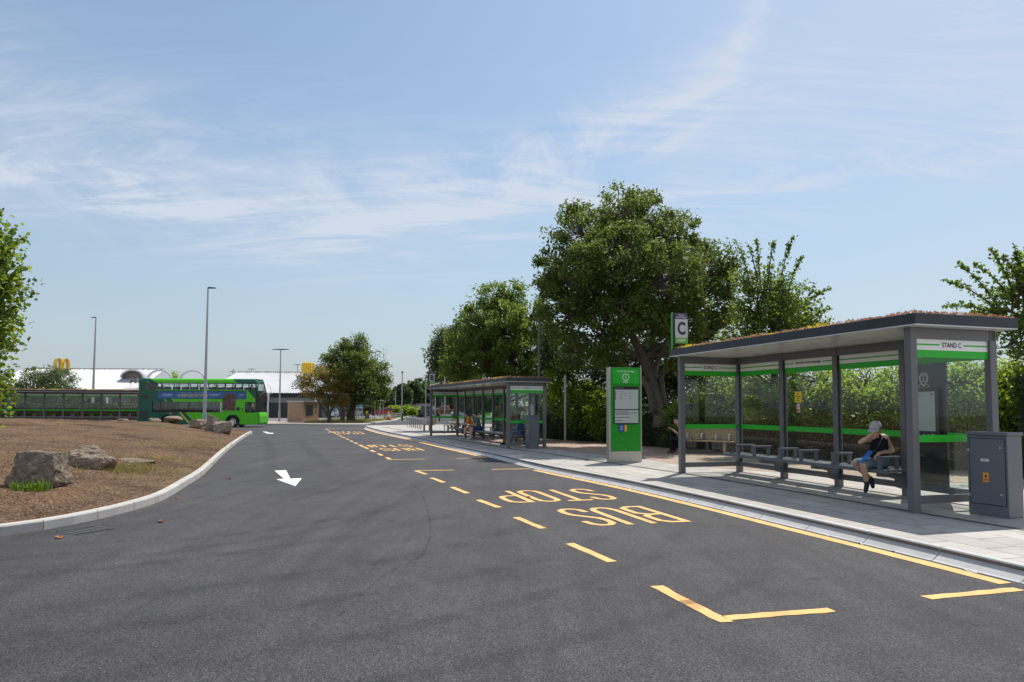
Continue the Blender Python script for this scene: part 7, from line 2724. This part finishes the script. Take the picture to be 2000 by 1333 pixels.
for k, (u, Y, top, wpx, lbm) in enumerate([(1095, 33, 705, 36, "sunlit yellow green bush just right of the STAND B shelter roof"), (1140, 32, 735, 34, "sunlit bush over the hedge left of the totem"), (1175, 31, 752, 28, "low sunlit bush touching the left edge of the totem")]):
    b0 = at(u, 855, Y)
    b0.z = .1
    hh = at(u, top, Y).z
    rr_ = wpx * Y / 1373
    c = Vector((b0.x, b0.y, 0))
    lbs = [(c + Vector((0, 0, hh - .7)), (rr_ * .8, .9, .7)), (c + Vector((-rr_ * .5, 0, hh - 1.2)), (rr_ * .7, .9, .7)), (c + Vector((rr_ * .5, -.2, hh - 1.3)), (rr_ * .7, .9, .7)), (c + Vector((0, -.4, hh - 1.9)), (rr_, .9, .7))]
    tree("shrub", lbm, b0, [(Vector(b0), .07), (Vector(b0) + Vector((0, 0, hh * .5)), .05), (Vector(b0) + Vector((0, 0, hh * .8)), .02)], lbs, 110, 40, .36, .12, M_LEAFL, M_BARKD, 60 + k, "sunlit bushes over the dark hedge", "shrub", up=.8)

# --- near tree at the left edge, on the mound
Y6 = 14.0
lb = [lobe(-34, 450, Y6, 42), lobe(-9, 500, Y6, 36), lobe(1, 560, Y6, 30, -.3), lobe(-44, 560, Y6, 60), lobe(-9, 615, Y6, 34), lobe(-54, 640, Y6, 60, .4), lobe(-14, 670, Y6, 26), lobe(-39, 720, Y6, 40), lobe(-19, 765, Y6, 28, -.2), lobe(-54, 790, Y6, 40), lobe(-84, 480, Y6, 60, .6), lobe(-104, 600, Y6, 80), lobe(-109, 720, Y6, 70)]
sh = [(at(-4, 520, Y6), at(44, 466, Y6), 26, .045), (at(6, 560, Y6), at(52, 520, Y6), 34, .06), (at(-4, 620, Y6), at(50, 598, Y6), 26, .05), (at(-14, 660, Y6), at(26, 684, Y6), 24, .05), (at(-4, 610, Y6), at(38, 630, Y6), 22, .05), (at(-19, 450, Y6), at(2, 418, Y6), 26, .05),
      (at(-24, 740, Y6), at(20, 770, Y6), 26, .06), (at(-24, 770, Y6), at(14, 805, Y6), 26, .06)]
zb = mh(at(-190, 800, Y6).x, Y6)
bb = at(-190, 800, Y6)
bb.z = zb - .05
tree("maple_tree", "near bright green maple leaning into view at the left edge", bb, [(Vector(bb), .16), (at(-180, 740, Y6), .13), (at(-150, 640, Y6), .10), (at(-110, 540, Y6), .07), (at(-80, 460, Y6), .03)],
     lb, 330, 30, .42, .105, M_LEAFA, M_BARKD, 21, None, shape=LOBED, shoots=sh, up=.9)

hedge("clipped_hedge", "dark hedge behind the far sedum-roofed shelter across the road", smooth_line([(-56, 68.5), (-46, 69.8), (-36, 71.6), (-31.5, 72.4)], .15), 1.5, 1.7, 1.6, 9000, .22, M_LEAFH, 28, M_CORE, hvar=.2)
# --- trees on the far side
Y7 = 69.0
lb = [lobe(692, 678, Y7, 24), lobe(670, 700, Y7, 28), lobe(712, 700, Y7, 28, .5), lobe(645, 706, Y7, 20), lobe(735, 728, Y7, 24), lobe(690, 725, Y7, 36, -1.5), lobe(655, 740, Y7, 26), lobe(748, 752, Y7, 16), lobe(715, 755, Y7, 34, -1), lobe(680, 765, Y7, 30, -.5), lobe(740, 772, Y7, 16), lobe(700, 740, Y7, 40, 2), lobe(630, 730, Y7, 14)]
tree("broadleaf_tree", "round dark green tree with a stout trunk at the far kerb", at(685, 826.5, Y7), [(at(685, 826.5, Y7), .42), (at(686, 805, Y7), .33), (at(692, 780, Y7), .28), (at(692, 740, Y7), .2), (at(692, 700, Y7), .08)],
     lb, 430, 76, .70, .215, M_LEAF, M_BARKD, 31, "trees across the road")
Y8 = 66.5
lb = [lobe(600, 742, Y8, 16), lobe(625, 735, Y8, 20), lobe(655, 745, Y8, 22), lobe(610, 765, Y8, 20, -.4), lobe(588, 752, Y8, 9), lobe(640, 770, Y8, 22), lobe(665, 775, Y8, 18), lobe(680, 752, Y8, 12)]
sh = [(at(610, 745, Y8), at(577, 734, Y8), 40, .13), (at(605, 755, Y8), at(572, 750, Y8), 40, .13), (at(615, 740, Y8), at(600, 718, Y8), 40, .13), (at(650, 735, Y8), at(655, 712, Y8), 40, .13), (at(600, 770, Y8), at(580, 775, Y8), 40, .13)]
tree("bronze_tree", "smaller bronze-brown tree with thin forked stems beside the kiosk", at(643, 828.5, Y8), [(at(643, 828.5, Y8), .20), (at(643, 815, Y8), .16), (at(640, 795, Y8), .10), (at(628, 765, Y8), .06), (at(618, 745, Y8), .03)],
     lb, 140, 52, .50, .175, M_LEAFB, M_BARKD, 32, "trees across the road", shoots=sh, trunk2=[[(at(643, 812, Y8), .11), (at(652, 790, Y8), .07), (at(662, 765, Y8), .03)], [(at(642, 815, Y8), .10), (at(625, 790, Y8), .06), (at(610, 765, Y8), .03)]])
Y9 = 80.0
lb = [lobe(60, 742, Y9, 20), lobe(92, 732, Y9, 22), lobe(125, 745, Y9, 22), lobe(75, 768, Y9, 26, -.6), lobe(115, 775, Y9, 26, -.6), lobe(40, 755, Y9, 16), lobe(148, 765, Y9, 14), lobe(30, 775, Y9, 18), lobe(140, 785, Y9, 16), lobe(95, 760, Y9, 30, 1.2)]
tree("birch_tree", "spreading birch with white forked stems behind the far sedum-roofed shelter", at(112, 824, Y9), [(at(112, 824, Y9), .24), (at(110, 805, Y9), .17), (at(104, 785, Y9), .12), (at(96, 755, Y9), .06)],
     lb, 260, 60, .75, .20, M_LEAFS, M_BARKW, 33, "trees across the road", trunk2=[[(at(111, 808, Y9), .13), (at(117, 785, Y9), .10), (at(124, 755, Y9), .04)]])
lb = [lobe(20, 765, 86, 26), lobe(-20, 755, 86, 30), lobe(50, 785, 86, 20), lobe(10, 795, 86, 24), lobe(-40, 790, 86, 30)]
tree("broadleaf_tree", "dark tree in the background at the far left behind the birch", at(0, 824, 86), [(at(0, 824, 86), .25), (at(0, 790, 86), .15), (at(5, 765, 86), .06)], lb, 150, 36, .85, .34, M_LEAF, M_BARKD, 34, "trees across the road")
tree("broadleaf_tree", "small tree top peeking over the bus between two roof arches", at(337, 822, 112), [(at(337, 822, 112), .2), (at(337, 760, 112), .12), (at(337, 735, 112), .05)],
     [lobe(337, 737, 112, 9), lobe(330, 745, 112, 9), lobe(346, 748, 112, 9), lobe(337, 760, 112, 14)], 60, 30, .8, .32, M_LEAFL, M_BARKD, 35, "trees across the road")
r_ = random.Random(4)
for k, (u, v, rp, Y, lbm) in enumerate([(752, 772, 14, 150, "far tree showing just right of the round tree crown"), (768, 776, 16, 170, "low far tree left of the nearest grey column"), (785, 768, 18, 165, "far tree crown directly behind the nearest grey column"),
                                        (806, 762, 18, 170, "rounded far tree between the grey columns"), (822, 758, 17, 185, "tallest crown of the far tree belt left of stand sign B"), (840, 768, 16, 175, "far tree behind stand sign B and its roof edge"), (862, 768, 17, 150, "far tree seen through the far end pane of STAND B under the roof"),
                                        (885, 772, 18, 120, "far tree behind the glazing of STAND B beside the yellow notice"), (915, 778, 18, 100, "far tree seen through the middle panes of STAND B"), (945, 780, 18, 90, "far tree seen behind the seated pair in STAND B"), (975, 782, 18, 80, "tree behind the near panes of STAND B"),
                                        (610, 792, 9, 150, "low green tree behind the brick kiosk"), (575, 795, 9, 160, "low green tree between the restaurant column and the kiosk"), (730, 785, 10, 120, "small bright tree behind the blue parking sign")]):
    b0 = at(u, 796, Y)
    b0.z = 0
    c = at(u, v, Y)
    kk_ = Y / 1373
    top_ = c.z + rp * kk_
    lbs = [(c + Vector((0, 0, rp * kk_ * .3)), (rp * kk_ * .75, rp * kk_ * .75, rp * kk_ * .7)), (c + Vector((-rp * kk_ * .55, 0, -rp * kk_ * .25)), (rp * kk_ * .7,) * 3), (c + Vector((rp * kk_ * .55, -.3, -rp * kk_ * .3)), (rp * kk_ * .7,) * 3),
           (c + Vector((0, -.5, -rp * kk_ * .9)), (rp * kk_ * .95, rp * kk_ * .9, rp * kk_ * .8))]
    tree("far_tree", lbm, b0, [(Vector(b0), .25), (Vector((b0.x, b0.y, c.z * .5)), .2), (Vector(c), .1)], lbs, 130, 30, rp * kk_ * .3, .0042 * Y, M_FARL if k < 11 else M_LEAFL, M_BARKD, 70 + k, "trees of the far tree belt", limbs=True)
for k, (u, v, rp, Y, lbm) in enumerate([(778, 800, 8, 112, "yellow green shrub behind the roof of the red hatchback"), (792, 799, 9, 108, "yellow green shrub behind the timber fence rail"), (806, 802, 7, 104, "small shrub left of the dark green utility box"), (824, 803, 9, 116, "bright shrub right of the dark green utility box"), (833, 803, 6, 122, "last low shrub of the verge before the dark van"), (765, 799, 7, 128, "shrub behind the dark blue car and grey hatchback")]):
    b0 = at(u, 812, Y)
    b0.z = .1
    c = at(u, v, Y)
    q = rp * Y / 1373
    tree("verge_shrub", lbm, b0, [(Vector(b0), .05), (Vector(c), .03)], [(c, (q, q, q * .8)), (c + Vector((0, 0, -q * .7)), (q * 1.2, q, q * .7))], 60, 24, .4, .26, M_LEAFL, M_BARKD, 90 + k, "shrubs along the verge", "shrub")
rv = random.Random(6)
grass("verge_grass_blades", [(rv.uniform(-19.5, -14.2), rv.uniform(66, 80), .128) for _ in range(420)], .28, M_BLADED, 9, "tall dry grass along the far verge and round tree foot", .03, .6, spread=.2, per=8)
# distant wooded skyline beyond everything
bel = np.random.default_rng(12)
nb = 26000
ub_ = bel.uniform(-700, 500, nb)
yb_ = 520 + bel.uniform(0, 40, nb)
hb_ = 9 + 3.5 * np.sin(ub_ * .045) + 2.2 * np.sin(ub_ * .13 + 1)
o = leaves("distant_woodland", np.column_stack([ub_, yb_, hb_ * bel.random(nb) ** .6]), 2.6, M_FARL, None, bel)
tag(o, "distant band of woodland along the skyline", "woodland", kind='stuff')
